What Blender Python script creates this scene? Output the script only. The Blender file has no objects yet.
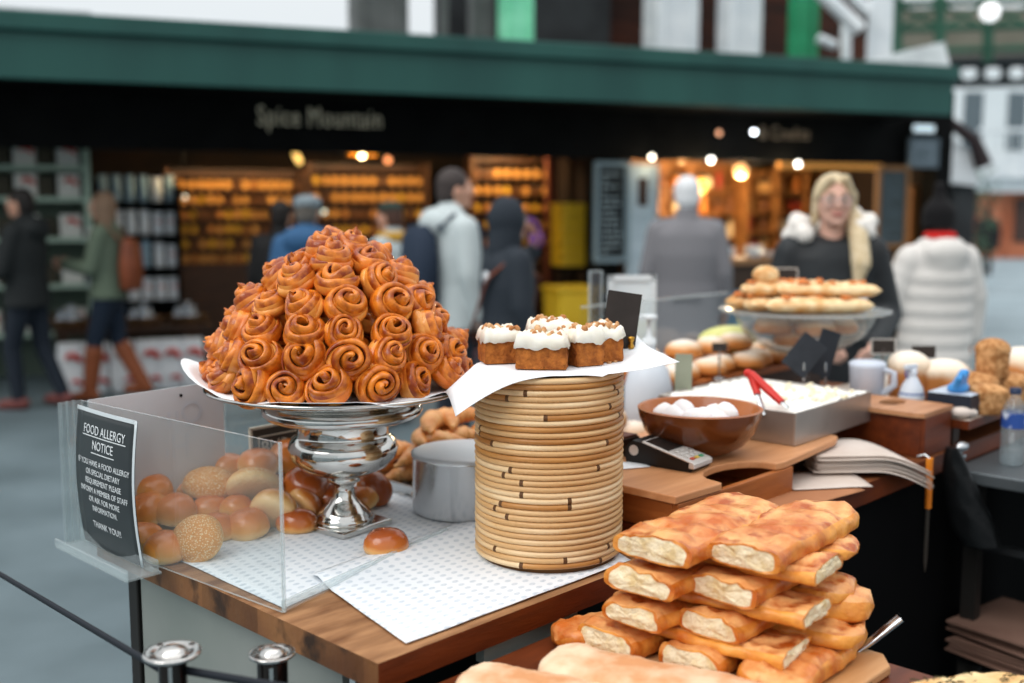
import bpy, bmesh, math, random
from mathutils import Vector, Matrix, Euler, noise
PI = math.pi
R = math.radians
SC = bpy.context.scene
COL = SC.collection

# ------------------------------------------------------------------ camera, sky, sun, exposure
FPX, TILT, EYE = 1080.0, R(6.93), 1.6
cam_d = bpy.data.cameras.new('camera')
cam = bpy.data.objects.new('camera', cam_d)
COL.objects.link(cam)
cam.location = (0, 0, EYE)
cam.rotation_euler = (PI / 2 - TILT, 0, 0)
cam_d.sensor_width = 36
cam_d.lens = 36 * FPX / 1024
cam_d.clip_end = 300
cam_d.dof.use_dof = True
cam_d.dof.focus_distance = 2.06
cam_d.dof.aperture_fstop = 1.6
SC.camera = cam

wd = bpy.data.worlds.new('market_sky')
SC.world = wd
wd.use_nodes = True
nt = wd.node_tree
nt.nodes.clear()
wo = nt.nodes.new('ShaderNodeOutputWorld')
bg = nt.nodes.new('ShaderNodeBackground')
tc = nt.nodes.new('ShaderNodeTexCoord')
sx = nt.nodes.new('ShaderNodeSeparateXYZ')
rp = nt.nodes.new('ShaderNodeValToRGB')
rp.color_ramp.elements[0].position = 0.48
rp.color_ramp.elements[0].color = (0.72, 0.79, 0.83, 1)
rp.color_ramp.elements[1].position = 0.72
rp.color_ramp.elements[1].color = (0.95, 0.98, 1.0, 1)
_e = rp.color_ramp.elements.new(0.86); _e.color = (1.0, 1.02, 1.04, 1)
_e = rp.color_ramp.elements.new(0.93); _e.color = (2.1, 2.1, 2.1, 1)
mp = nt.nodes.new('ShaderNodeMath')
mp.operation = 'MULTIPLY_ADD'
mp.inputs[1].default_value = 0.5
mp.inputs[2].default_value = 0.5
nt.links.new(tc.outputs['Generated'], sx.inputs[0])
nt.links.new(sx.outputs['Z'], mp.inputs[0])
nt.links.new(mp.outputs[0], rp.inputs[0])
nt.links.new(rp.outputs[0], bg.inputs[0])
bg.inputs[1].default_value = 1.0
nt.links.new(bg.outputs[0], wo.inputs[0])

sd = bpy.data.lights.new('daylight', 'SUN')
sd.energy = 1.45
sd.angle = R(36)
sd.color = (1.0, 0.97, 0.93)
sun = bpy.data.objects.new('daylight', sd)
COL.objects.link(sun)
sun.rotation_euler = Vector((0.5, 0.52, -0.7)).to_track_quat('-Z', 'Y').to_euler()

SC.view_settings.view_transform = 'Standard'
SC.view_settings.look = 'None'
SC.view_settings.gamma = 1
SC.view_settings.use_curve_mapping = False
SC.view_settings.exposure = 0.0
SC.cycles.use_denoising = True
SC.cycles.max_bounces = 10
SC.cycles.transparent_max_bounces = 16
SC.cycles.sample_clamp_indirect = 4
SC.cycles.caustics_reflective = False
SC.cycles.caustics_refractive = False

# ------------------------------------------------------------------ coordinates
_c, _s = math.cos(TILT), math.sin(TILT)
def ray(px, py):
    x = (px - 512) / FPX; y = -(py - 341.5) / FPX
    return Vector((x, _c + y * _s, -_s + y * _c))
def az(px, py, z):
    r = ray(px, py); t = (z - EYE) / r.z
    return Vector((r.x * t, r.y * t, z))
def ay(px, py, Y):
    r = ray(px, py); t = Y / r.y
    return Vector((r.x * t, Y, EYE + r.z * t))
TANG = R(46)
TM = Matrix.Translation((-0.208, 1.606, 0)) @ Matrix.Rotation(TANG, 4, 'Z')    # market table frame: x to the back right, y to the back left
def W(b, a, z): return TM @ Vector((b, a, z))
SANG = R(20.98)
SM = Matrix.Translation((-3.803, 8.2, 0)) @ Matrix.Rotation(SANG, 4, 'Z')      # shop front frame: x along the canopy, y into the shop
SMI = SM.inverted()
def S(u, v, z): return SM @ Vector((u, v, z))
def sv(px, py, v):
    o = SMI @ Vector((0, 0, EYE)); d = SMI.to_3x3() @ ray(px, py)
    t = (v - o.y) / d.y
    return (o.x + d.x * t, o.z + d.z * t)                                     # (u, z)

# ------------------------------------------------------------------ materials
def lin(h):
    if isinstance(h, (tuple, list)): return tuple(h[:3]) + (1,)
    h = h.lstrip('#'); o = []
    for i in (0, 2, 4):
        c = int(h[i:i + 2], 16) / 255
        o.append(c / 12.92 if c <= 0.04045 else ((c + 0.055) / 1.055) ** 2.4)
    return tuple(o) + (1,)
MATS = {}
def mat(name, col, rough=0.5, metal=0.0, col2=None, scale=8.0, lo=0.38, hi=0.62, bump=0.0, bscale=None, coat=0.0, stretch=(1, 1, 1), emis=0.0, ecol=None,
        zramp=None, sss=0.0, coord='Object', spec=0.3, extra=None):
    if name in MATS: return MATS[name]
    m = bpy.data.materials.new(name); m.use_nodes = True
    t = m.node_tree; p = t.nodes['Principled BSDF']
    p.inputs['Base Color'].default_value = lin(col)
    p.inputs['Roughness'].default_value = rough
    p.inputs['Metallic'].default_value = metal
    p.inputs['Specular IOR Level'].default_value = spec
    if coat:
        p.inputs['Coat Weight'].default_value = coat; p.inputs['Coat Roughness'].default_value = 0.12
    if sss:
        p.inputs['Subsurface Weight'].default_value = sss; p.inputs['Subsurface Scale'].default_value = 0.01
        p.inputs['Subsurface Radius'].default_value = (1.0, 0.5, 0.25)
    if emis:
        p.inputs['Emission Color'].default_value = lin(ecol or col); p.inputs['Emission Strength'].default_value = emis
    co = mpn = None
    if col2 or bump or zramp or extra:
        co = t.nodes.new('ShaderNodeTexCoord'); mpn = t.nodes.new('ShaderNodeMapping')
        mpn.inputs['Scale'].default_value = stretch
        t.links.new(co.outputs[coord], mpn.inputs[0])
    out = None
    if col2:
        n = t.nodes.new('ShaderNodeTexNoise'); n.inputs['Scale'].default_value = scale; n.inputs['Detail'].default_value = 5
        t.links.new(mpn.outputs[0], n.inputs['Vector'])
        r = t.nodes.new('ShaderNodeValToRGB')
        r.color_ramp.elements[0].position = lo; r.color_ramp.elements[1].position = hi
        r.color_ramp.elements[0].color = lin(col); r.color_ramp.elements[1].color = lin(col2)
        t.links.new(n.outputs['Fac'], r.inputs[0]); out = r.outputs[0]
        t.links.new(out, p.inputs['Base Color'])
    if zramp:                       # [(pos, colour)...] over the object's own height: pale base to browned top
        s = t.nodes.new('ShaderNodeSeparateXYZ'); t.links.new(co.outputs['Generated'], s.inputs[0])
        r2 = t.nodes.new('ShaderNodeValToRGB'); e = r2.color_ramp.elements
        while len(e) < len(zramp): e.new(0.5)
        for i, (q, c) in enumerate(zramp): e[i].position = q; e[i].color = lin(c)
        z = s.outputs['Z']
        nn = t.nodes.new('ShaderNodeTexNoise'); nn.inputs['Scale'].default_value = scale; nn.inputs['Detail'].default_value = 4
        t.links.new(mpn.outputs[0], nn.inputs['Vector'])
        ma = t.nodes.new('ShaderNodeMath'); ma.operation = 'MULTIPLY_ADD'; ma.inputs[1].default_value = 0.35; ma.inputs[2].default_value = -0.175
        t.links.new(nn.outputs['Fac'], ma.inputs[0])
        ad = t.nodes.new('ShaderNodeMath'); ad.operation = 'ADD'; t.links.new(z, ad.inputs[0]); t.links.new(ma.outputs[0], ad.inputs[1])
        t.links.new(ad.outputs[0], r2.inputs[0])
        if out:
            mx = t.nodes.new('ShaderNodeMix'); mx.data_type = 'RGBA'; mx.blend_type = 'MULTIPLY'; mx.inputs[0].default_value = 1
            t.links.new(r2.outputs[0], mx.inputs[6]); t.links.new(out, mx.inputs[7]); out = mx.outputs[2]
        else: out = r2.outputs[0]
        t.links.new(out, p.inputs['Base Color'])
    if extra: out = extra(t, co, mpn, p, out) or out
    if bump:
        n2 = t.nodes.new('ShaderNodeTexNoise'); n2.inputs['Scale'].default_value = bscale or scale * 3; n2.inputs['Detail'].default_value = 4
        t.links.new(mpn.outputs[0], n2.inputs['Vector'])
        b = t.nodes.new('ShaderNodeBump'); b.inputs['Strength'].default_value = bump; b.inputs['Distance'].default_value = 0.01
        t.links.new(n2.outputs['Fac'], b.inputs['Height']); t.links.new(b.outputs[0], p.inputs['Normal'])
    MATS[name] = m
    return m
def glassy(name, tint=(1, 1, 1), refl=0.04, rough=0.02, opacity=0.0, milk=(0.8, 0.85, 0.85)):
    if name in MATS: return MATS[name]
    m = bpy.data.materials.new(name); m.use_nodes = True
    t = m.node_tree; t.nodes.clear()
    o = t.nodes.new('ShaderNodeOutputMaterial'); tr = t.nodes.new('ShaderNodeBsdfTransparent'); gl = t.nodes.new('ShaderNodeBsdfGlossy')
    tr.inputs[0].default_value = tuple(tint) + (1,); gl.inputs['Roughness'].default_value = rough
    ge = t.nodes.new('ShaderNodeNewGeometry'); dt = t.nodes.new('ShaderNodeVectorMath'); dt.operation = 'DOT_PRODUCT'
    t.links.new(ge.outputs['Incoming'], dt.inputs[0]); t.links.new(ge.outputs['Normal'], dt.inputs[1])
    ab = t.nodes.new('ShaderNodeMath'); ab.operation = 'ABSOLUTE'; t.links.new(dt.outputs['Value'], ab.inputs[0])
    iv = t.nodes.new('ShaderNodeMath'); iv.operation = 'SUBTRACT'; iv.inputs[0].default_value = 1.0; t.links.new(ab.outputs[0], iv.inputs[1])
    pw_ = t.nodes.new('ShaderNodeMath'); pw_.operation = 'POWER'; pw_.inputs[1].default_value = 5.0; t.links.new(iv.outputs[0], pw_.inputs[0])
    fr = t.nodes.new('ShaderNodeMath'); fr.operation = 'MULTIPLY_ADD'; fr.inputs[1].default_value = 0.7; fr.inputs[2].default_value = refl; t.links.new(pw_.outputs[0], fr.inputs[0])
    mx = t.nodes.new('ShaderNodeMixShader')
    t.links.new(fr.outputs[0], mx.inputs[0]); t.links.new(tr.outputs[0], mx.inputs[1]); t.links.new(gl.outputs[0], mx.inputs[2])
    last = mx
    if opacity:
        d = t.nodes.new('ShaderNodeBsdfDiffuse'); d.inputs[0].default_value = tuple(milk) + (1,)
        m2 = t.nodes.new('ShaderNodeMixShader'); m2.inputs[0].default_value = opacity
        t.links.new(mx.outputs[0], m2.inputs[1]); t.links.new(d.outputs[0], m2.inputs[2]); last = m2
    t.links.new(last.outputs[0], o.inputs[0])
    MATS[name] = m
    return m

# ------------------------------------------------------------------ mesh builder
class MB:
    def __init__(s): s.v = []; s.f = []; s.m = []; s.sm = []
    def add(s, vs, fs, mi=0, smooth=False, M=None):
        k = len(s.v)
        for v in vs:
            v = Vector(v); s.v.append(M @ v if M is not None else v)
        for f in fs:
            s.f.append([k + i for i in f]); s.m.append(mi); s.sm.append(smooth)
        return s
    def box(s, x0, x1, y0, y1, z0, z1, mi=0, M=None):
        vs = [(x, y, z) for z in (z0, z1) for y in (y0, y1) for x in (x0, x1)]
        return s.add(vs, [(0, 2, 3, 1), (4, 5, 7, 6), (0, 1, 5, 4), (2, 6, 7, 3), (0, 4, 6, 2), (1, 3, 7, 5)], mi, False, M)
    def loft(s, rings, mi=0, smooth=True, closed=True, cap0=True, cap1=True, M=None, capm=None):
        n = len(rings[0]); vs = [p for r in rings for p in r]; fs = []
        for i in range(len(rings) - 1):
            for j in range(n if closed else n - 1):
                a = i * n + j; b = i * n + (j + 1) % n
                fs.append((a, b, b + n, a + n))
        s.add(vs, fs, mi, smooth, M)
        cm = mi if capm is None else capm
        if cap0: s.add(rings[0], [tuple(range(n - 1, -1, -1))], cm, False, M)
        if cap1: s.add(rings[-1], [tuple(range(n))], cm, False, M)
        return s
    def lathe(s, prof, n=32, mi=0, M=None, smooth=True, cap0=True, cap1=True):
        rings = [[(r * math.cos(2 * PI * j / n), r * math.sin(2 * PI * j / n), z) for j in range(n)] for r, z in prof]
        return s.loft(rings, mi, smooth, True, cap0 and prof[0][0] > 1e-5, cap1 and prof[-1][0] > 1e-5, M)
    def tube(s, pts, r, n=8, mi=0, M=None, cap=True, flat=1.0, smooth=True):
        pts = [Vector(p) for p in pts]; rings = []
        up = None
        for i, p in enumerate(pts):
            d = (pts[min(i + 1, len(pts) - 1)] - pts[max(i - 1, 0)])
            d = d.normalized() if d.length > 1e-9 else Vector((0, 0, 1))
            if up is None:
                up = Vector((0, 0, 1)) if abs(d.z) < 0.9 else Vector((0, 1, 0))
            x = d.cross(up).normalized(); up = x.cross(d).normalized()
            rr = r[i] if isinstance(r, (list, tuple)) else r
            rings.append([p + x * (rr * math.cos(2 * PI * j / n)) + up * (rr * flat * math.sin(2 * PI * j / n)) for j in range(n)])
        return s.loft(rings, mi, smooth, True, cap, cap, M)
    def ball(s, c, r, n=16, mi=0, M=None, rot=None):
        if not isinstance(r, (tuple, list)): r = (r, r, r)
        c = Vector(c); h = max(4, n // 2); rings = []
        for i in range(h + 1):
            t = PI * i / h
            ring = []
            for j in range(n):
                q = Vector((r[0] * max(math.sin(t), 1e-4) * math.cos(2 * PI * j / n), r[1] * max(math.sin(t), 1e-4) * math.sin(2 * PI * j / n), -r[2] * math.cos(t)))
                if rot is not None: q = rot @ q
                ring.append(c + q)
            rings.append(ring)
        return s.loft(rings, mi, True, True, True, True, M)
    def caps(s, p0, r0, p1, r1, n=12, mi=0, M=None):
        p0 = Vector(p0); p1 = Vector(p1); d = (p1 - p0)
        if d.length < 1e-6: return s.ball(p0, r0, n, mi, M)
        q = d.to_track_quat('Z', 'Y'); L = d.length; rings = []
        pr = [(r0 * math.cos(t), -r0 * math.sin(t)) for t in (PI * .5 * .98, PI * .33, PI * .16)] + [(r0, 0), (r1, L)] + \
             [(r1 * math.cos(t), L + r1 * math.sin(t)) for t in (PI * .16, PI * .33, PI * .5 * .98)]
        for rr, z in pr:
            rings.append([p0 + q @ Vector((rr * math.cos(2 * PI * j / n), rr * math.sin(2 * PI * j / n), z)) for j in range(n)])
        return s.loft(rings, mi, True, True, True, True, M)
    def grid(s, fn, nu, nv, mi=0, smooth=True, M=None):
        vs = [fn(i / nu, j / nv) for j in range(nv + 1) for i in range(nu + 1)]
        fs = [(j * (nu + 1) + i, j * (nu + 1) + i + 1, (j + 1) * (nu + 1) + i + 1, (j + 1) * (nu + 1) + i) for j in range(nv) for i in range(nu)]
        return s.add(vs, fs, mi, smooth, M)
    def prism(s, poly, z0, z1, mi=0, M=None):
        n = len(poly)
        b = [(x, y, z0) for x, y in poly]; t = [(x, y, z1) for x, y in poly]
        return s.add(b + t, [tuple(range(n - 1, -1, -1)), tuple(range(n, 2 * n))] + [(i, (i + 1) % n, n + (i + 1) % n, n + i) for i in range(n)], mi, False, M)
    def mesh(s, name, mats):
        me = bpy.data.meshes.new(name)
        me.from_pydata([tuple(v) for v in s.v], [], s.f)
        for m in mats: me.materials.append(m)
        for i, p in enumerate(me.polygons):
            p.material_index = min(s.m[i], len(mats) - 1); p.use_smooth = s.sm[i]
        me.update()
        return me
    def build(s, name, mats, parent=None, bevel=0, subsurf=0, solid=0, loc=None, rotz=None):
        if not isinstance(mats, (list, tuple)): mats = [mats]
        o = bpy.data.objects.new(name, s.mesh(name, mats)); COL.objects.link(o)
        if parent is not None: o.parent = parent
        if loc is not None: o.location = loc
        if rotz is not None: o.rotation_euler = (0, 0, rotz)
        if solid:
            md = o.modifiers.new('thickness', 'SOLIDIFY'); md.thickness = solid; md.offset = 1
        if bevel:
            md = o.modifiers.new('edges', 'BEVEL'); md.width = bevel; md.segments = 2; md.limit_method = 'ANGLE'; md.angle_limit = R(50)
        if subsurf:
            md = o.modifiers.new('round', 'SUBSURF'); md.levels = subsurf; md.render_levels = subsurf
        return o
def tag(o, label, cat, group=None, kind=None):
    o['label'] = label; o['category'] = cat
    if group: o['group'] = group
    if kind: o['kind'] = kind
    return o
def thing(name, label, cat, loc=(0, 0, 0), rotz=0.0, group=None, rot=None):
    o = bpy.data.objects.new(name, None); COL.objects.link(o); o.empty_display_size = 0.05
    o.location = loc; o.rotation_euler = rot if rot is not None else (0, 0, rotz)
    return tag(o, label, cat, group)
def struct(o):
    o['kind'] = 'structure'; return o
def kids(o): return [c for c in COL.objects if c.parent is o]
def dup(src, loc, rot=None, label=None, group=None, scale=None):
    r = src.copy(); COL.objects.link(r); r.location = loc
    if rot is not None: r.rotation_euler = rot
    if label: r['label'] = label
    if group: r['group'] = group
    if scale is not None: r.scale = (scale, scale, scale) if not isinstance(scale, (tuple, list)) else scale
    for ch in kids(src):
        c = ch.copy(); COL.objects.link(c); c.parent = r
        for g in kids(ch):
            d = g.copy(); COL.objects.link(d); d.parent = c
    return r
def bake(o):
    dg = bpy.context.evaluated_depsgraph_get()
    me = bpy.data.meshes.new_from_object(o.evaluated_get(dg))
    old = o.data; o.modifiers.clear(); o.data = me; me.name = old.name
    bpy.data.meshes.remove(old)
    return o
def blob(mb, name, m, voxel, parent=None, smooth=3, fac=0.5):
    """one continuous skin around overlapping volumes"""
    o = mb.build(name, m)
    rm = o.modifiers.new('skin', 'REMESH'); rm.mode = 'VOXEL'; rm.voxel_size = voxel; rm.use_smooth_shade = True
    if smooth:
        sm = o.modifiers.new('relax', 'SMOOTH'); sm.factor = fac; sm.iterations = smooth
    bake(o)
    if parent is not None: o.parent = parent
    return o
def text(name, body, size, m, parent=None, M=None, ext=0.0004, align='CENTER', sx=1.0, mirror=False, spacing=1.0, line=1.0):
    cu = bpy.data.curves.new(name, 'FONT'); cu.body = body; cu.size = size; cu.align_x = align; cu.align_y = 'CENTER'
    cu.extrude = ext; cu.space_character = spacing; cu.space_line = line; cu.resolution_u = 3
    t = bpy.data.objects.new(name, cu); COL.objects.link(t)
    dg = bpy.context.evaluated_depsgraph_get()
    me = bpy.data.meshes.new_from_object(t.evaluated_get(dg))
    bpy.data.objects.remove(t); bpy.data.curves.remove(cu)
    me.transform(Matrix.Diagonal((-sx if mirror else sx, 1, 1, 1)))
    if M is not None: me.transform(M)
    me.materials.clear(); me.materials.append(m)
    o = bpy.data.objects.new(name, me); COL.objects.link(o)
    if parent is not None: o.parent = parent
    return o
def STAND(x, y, z, yaw=0.0, lean=0.0):
    """text or a card drawn in x-y stood upright, its face to local -y"""
    return Matrix.Translation((x, y, z)) @ Matrix.Rotation(yaw, 4, 'Z') @ Matrix.Rotation(PI / 2 - lean, 4, 'X')
rnd = random.Random(7)
ORD = ['first', 'second', 'third', 'fourth', 'fifth', 'sixth', 'seventh', 'eighth', 'ninth', 'tenth', 'eleventh', 'twelfth', 'thirteenth', 'fourteenth', 'fifteenth', 'sixteenth', 'seventeenth', 'eighteenth', 'nineteenth', 'twentieth', 'twenty-first', 'twenty-second', 'twenty-third', 'twenty-fourth', 'twenty-fifth', 'twenty-sixth', 'twenty-seventh', 'twenty-eighth', 'twenty-ninth', 'thirtieth']
# ------------------------------------------------------------------ shared materials
asphalt = mat('asphalt', '#4f5d62', 0.55, col2='#69787e', scale=1.2, lo=0.3, hi=0.7, bump=0.12, bscale=40)
black = mat('matt_black', '#0a0b0b', 0.7, col2='#101111', scale=3, spec=0.06)
blackcloth = mat('black_cloth', '#080809', 0.9, spec=0.05)
green_paint = mat('dark_green_paint', '#1b4440', 0.5, col2='#27564f', scale=1.5, lo=0.25, hi=0.75, stretch=(1, 1, 0.25))
dark_wood = mat('dark_brown_wood', '#2a1a10', 0.5, col2='#3d2617', scale=6, stretch=(1, 1, 6))
white_paint = mat('white_paint', '#dfe4e6', 0.5, col2='#cfd6da', scale=3)
grey_paint = mat('grey_paint', '#8f9799', 0.6, col2='#a5adaf', scale=3)
bright_green = mat('bright_green_paint', '#62c096', 0.4, col2='#86dcb4', scale=2)
deep_green = mat('deep_green_paint', '#1d7a50', 0.4, col2='#2a8f62', scale=2)
steel = mat('brushed_steel', '#c9ccce', 0.22, 1.0, col2='#b4b8bb', scale=10, stretch=(1, 1, 20))
silver = mat('polished_silver', '#d6d5d1', 0.1, 1.0, col2='#c4c3c0', scale=14)
brass = mat('brass', '#b88a3a', 0.3, 1.0)
iron = mat('dark_iron', '#33312f', 0.45, 0.6)
paper_w = mat('white_paper', '#eceef0', 0.8, col2='#e2e5e8', scale=6, bump=0.1, bscale=20)
card_black = mat('black_card', '#2b2522', 0.75, col2='#322b28', scale=20)
card_blue = mat('blue_black_card', '#20242a', 0.7, col2='#272b32', scale=20)
clear = glassy('clear_glass', (0.97, 0.985, 0.985))
acrylic = glassy('clear_acrylic', (0.95, 0.97, 0.97), opacity=0.03)
acrylic_edge = glassy('acrylic_edge', (0.93, 0.96, 0.96), opacity=0.28, milk=(0.75, 0.82, 0.84))
acrylic_mid = glassy('acrylic_bend', (0.93, 0.96, 0.96), opacity=0.14, milk=(0.75, 0.82, 0.84))
frost = glassy('frosted_film', (0.95, 0.95, 0.95), opacity=0.88, milk=(0.70, 0.68, 0.70))

# ------------------------------------------------------------------ ground
g = MB(); g.add([(-60, -20, 0), (60, -20, 0), (60, 120, 0), (-60, 120, 0)], [(0, 1, 2, 3)])
struct(g.build('ground', asphalt))
pave = mat('pale_paving', '#7f8f96', 0.6, col2='#93a2a9', scale=0.8)
g = MB(); g.box(5.2, 30, 9.5, 60, 0.002, 0.012); struct(g.build('ground_paving', pave))

# ------------------------------------------------------------------ the shop block behind: structure
def sbox(name, u0, u1, v0, v1, z0, z1, m, parent=None):
    b = MB(); b.box(u0, u1, v0, v1, z0, z1)
    o = b.build(name, m)
    o.matrix_world = SM
    return o
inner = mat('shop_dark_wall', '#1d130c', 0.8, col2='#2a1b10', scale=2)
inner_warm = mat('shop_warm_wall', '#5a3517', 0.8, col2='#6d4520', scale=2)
UP1, UP2 = sv(598, 200, 1.0)[0], sv(620, 200, 1.0)[0]          # pillar between the two shops
UE1, UE2 = sv(935, 200, 1.0)[0], sv(950, 200, 1.0)[0]
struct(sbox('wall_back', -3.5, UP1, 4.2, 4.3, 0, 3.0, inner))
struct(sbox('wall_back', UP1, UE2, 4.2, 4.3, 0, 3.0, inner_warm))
struct(sbox('wall_front', -3.5, UE2, 1.0, 1.12, 2.12, 2.95, black))
struct(sbox('ceiling', -3.5, UE2, 1.12, 4.3, 2.86, 2.95, black))
struct(sbox('wall_pillar', UP1, UP2, 1.0, 1.3, 0, 2.12, black))
struct(sbox('wall_partition', UP2 - .06, UP2, 1.3, 4.2, 0, 2.86, inner))
struct(sbox('wall_right', UE1, UE2, 1.0, 1.25, 0, 2.12, black))
struct(sbox('wall_right', UE2 - .1, UE2, 1.25, 4.3, 0, 2.86, inner))

# canopy
UC = sv(953, 100, 0.0)[0]
cn = thing('shop_canopy', 'long dark green canopy running over both shop fronts', 'canopy', (-3.803, 8.2, 0), SANG)
b = MB(); b.box(-3.6, UC, 0, 0.06, 2.575, 2.93)
b.build('fascia', green_paint, cn, bevel=0.01)
b = MB(); b.box(-3.6, UC + .03, -0.05, 0.06, 2.93, 3.07)
b.build('fascia_cap', green_paint, cn, bevel=0.012)
b = MB(); b.box(-3.6, UC, 0.06, 1.0, 2.6, 2.66)
b.build('soffit', black, cn)
b = MB()
b.add([(-3.6, .06, 3.05), (UC, .06, 3.05), (UC, 3.2, 3.12), (-3.6, 3.2, 3.12), (-3.6, .06, 3.0), (UC, .06, 3.0), (UC, 3.2, 3.0), (-3.6, 3.2, 3.0)],
      [(0, 1, 2, 3), (7, 6, 5, 4), (0, 4, 5, 1), (1, 5, 6, 2), (2, 6, 7, 3), (3, 7, 4, 0)])
b.build('roof_sheet', grey_paint, cn)
u1 = sv(850, 62, .3)[0]
b = MB()
b.add([(u1, .1, 3.06), (UC + .05, .1, 3.06), (UC + .35, .55, 3.42), (u1, .55, 3.08), (u1, .55, 3.0), (UC + .3, .55, 3.0), (u1, .1, 3.0), (UC + .05, .1, 3.0)],
      [(0, 1, 2, 3), (3, 2, 5, 4), (1, 7, 5, 2), (0, 3, 4, 6), (6, 4, 5, 7), (0, 6, 7, 1)])
b.build('roof_slope', grey_paint, cn)

# shop lettering on the black front
let = mat('cream_lettering', '#e6d8bb', 0.6)
(ua, za), (ub, zb) = sv(258, 115, 0.98), sv(382, 121, 0.98)
o = text('shop_lettering', 'Spice Mountain', 0.25, let, None, None, 0.006, sx=0.8, spacing=1.12)
o.dimensions
wdt = max(v.co.x for v in o.data.vertices) - min(v.co.x for v in o.data.vertices)
o.data.transform(Matrix.Diagonal(((ub - ua) / wdt, 1, 1, 1)))
o.matrix_world = SM @ STAND((ua + ub) / 2, 0.993, (za + zb) / 2)
tag(o, 'cream Spice Mountain lettering on the black shop front', 'lettering')
let2 = mat('dim_lettering', '#85796a', 0.6)
(ua, za), (ub, zb) = sv(760, 132, 0.98), sv(810, 135, 0.98)
o = text('shop_lettering', '& Credits', 0.2, let2, None, None, 0.006, sx=0.8, spacing=1.05)
wdt = max(v.co.x for v in o.data.vertices) - min(v.co.x for v in o.data.vertices)
o.data.transform(Matrix.Diagonal(((ub - ua) / wdt, 1, 1, 1)))
o.matrix_world = SM @ STAND((ua + ub) / 2, 0.993, (za + zb) / 2)
tag(o, 'dim lettering on the black front of the shop with white bulbs', 'lettering')

# ------------------------------------------------------------------ above the canopy
VW = 5.2
def upper(px0, px1, m, name, v=VW, z0=2.9, z1=7.5, d=0.3):
    ua = sv(px0, 30, v)[0]; ub = sv(px1, 30, v)[0]
    return sbox(name, ua, ub, v, v + d, z0, z1, m)
brown_t = mat('brown_timber', '#2a1710', 0.8, col2='#482416', scale=2, stretch=(0.4, 1, 4))
char = mat('charcoal_board', '#26282a', 0.7, col2='#333638', scale=2)
struct(upper(-260, 92, grey_paint, 'wall_upper', z1=3.95))
struct(upper(440, 610, char, 'wall_upper', v=6.2))
struct(upper(610, 770, brown_t, 'wall_upper', v=6.4))
struct(upper(755, 880, brown_t, 'wall_upper', v=6.3, z1=5.4))
def column(px0, px1, m, label, v=VW):
    (u0, _), (u2, _) = sv(px0, 30, v), sv(px1, 30, v)
    w = (u2 - u0)
    t = thing('column', label, 'column', S((u0 + u2) / 2, v, 2.9), SANG)
    q = MB(); q.box(-w / 2, w / 2, -w * .35, w * .35, 0, 4.6); q.box(-w * .36, -w * .3, -w * .4, w * .4, 0, 4.6); q.box(w * .3, w * .36, -w * .4, w * .4, 0, 4.6)
    q.build('shaft', m, t, bevel=0.01)
    q = MB(); q.box(-w * .53, w * .53, -w * .45, w * .45, 0, 0.1); q.build('column_base', m, t, bevel=0.01)
    return t
greyc = mat('grey_render', '#4d5150', 0.7, col2='#5f6362', scale=3)
column(352, 404, greyc, 'wide dark grey column behind the bright gap above the canopy')
column(440, 448, greyc, 'thin grey post beside the narrow bright gap above the canopy')
column(470, 492, greyc, 'grey pillar left of the light green post above the canopy')
column(501, 530, bright_green, 'light green iron column in the middle above the canopy', 4.6)
column(650, 691, white_paint, 'wider white column above the canopy')
column(723, 755, white_paint, 'narrower white column above the canopy', 5.0)
column(791, 806, deep_green, 'deep green iron column near the end of the canopy', 4.6)
column(808, 817, deep_green, 'slim dark green post hard against the deep green column', 4.9)
# white diagonal stair of beams at the end
t = thing('market_stair', 'white and grey slanting beams beyond the deep green column', 'stair', ay(850, 60, 15))
for k, (x0, y0, x1, y1, r) in enumerate([(818, -10, 860, 30, .10), (845, -12, 868, 12, .09), (818, 38, 836, 46, .07), (846, 20, 846, 60, .08)]):
    p0 = ay(x0, y0, 15 + .3 * k) - t.location; p1 = ay(x1, y1, 15 + .3 * k) - t.location
    q = MB(); q.tube([p0, p1], r, 6); q.build('beam', white_paint, t)
p = ay(880, 30, 15.5)
t = thing('banner', 'pale white hanging banner at the end of the canopy roof', 'banner', p)
q = MB(); q.box(-.18, .18, -.02, .02, -.5, .45); q.build('cloth_panel', white_paint, t, bevel=0.05)
q = MB(); q.tube([(-.2, 0, .47), (.2, 0, .47)], .02); q.build('top_rod', grey_paint, t)

# green market roof trusses at far right
def far_box(m, Y, px0, py0, px1, py1, d, name, parent=None, root=None):
    a = ay(px0, py1, Y); c = ay(px1, py0, Y)
    q = MB(); q.box(a.x, c.x, Y, Y + d, a.z, c.z)
    return q.build(name, m, parent)
truss_g = mat('truss_green', '#1f4636', 0.5, col2='#2a5644', scale=1)
buff = mat('buff_roof_panel', '#6a685c', 0.8, col2='#7b796c', scale=0.6)
struct(far_box(buff, 27, 885, 8, 1200, 66, .3, 'wall_gable'))
t = thing('roof_truss', 'green lattice roof truss with a round white lamp high over the street', 'truss', (0, 25, 0))
def tb(px0, py0, px1, py1, r, nm, m=truss_g, Y=25.0):
    p0 = ay(px0, py0, Y); p1 = ay(px1, py1, Y); p0.y -= 25; p1.y -= 25
    q = MB(); q.tube([p0, p1], r, 6); return q.build(nm, m, t)
for yy in (4, 30, 52): tb(893, yy, 1100, yy - 6, .08, 'chord')
for xx in (897, 940, 988, 1036, 1080): tb(xx, -10, xx, 62, .13, 'upright')
for x0 in (897, 940, 988, 1036):
    tb(x0, 4, x0 + 46, 30, .05, 'brace'); tb(x0 + 46, 3, x0, 30, .05, 'brace')
t2 = thing('arched_truss', 'black truss with round openings under the green roof truss', 'truss', (0, 26, 0))
dk = mat('dark_truss', '#2b3133', 0.6)
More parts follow.
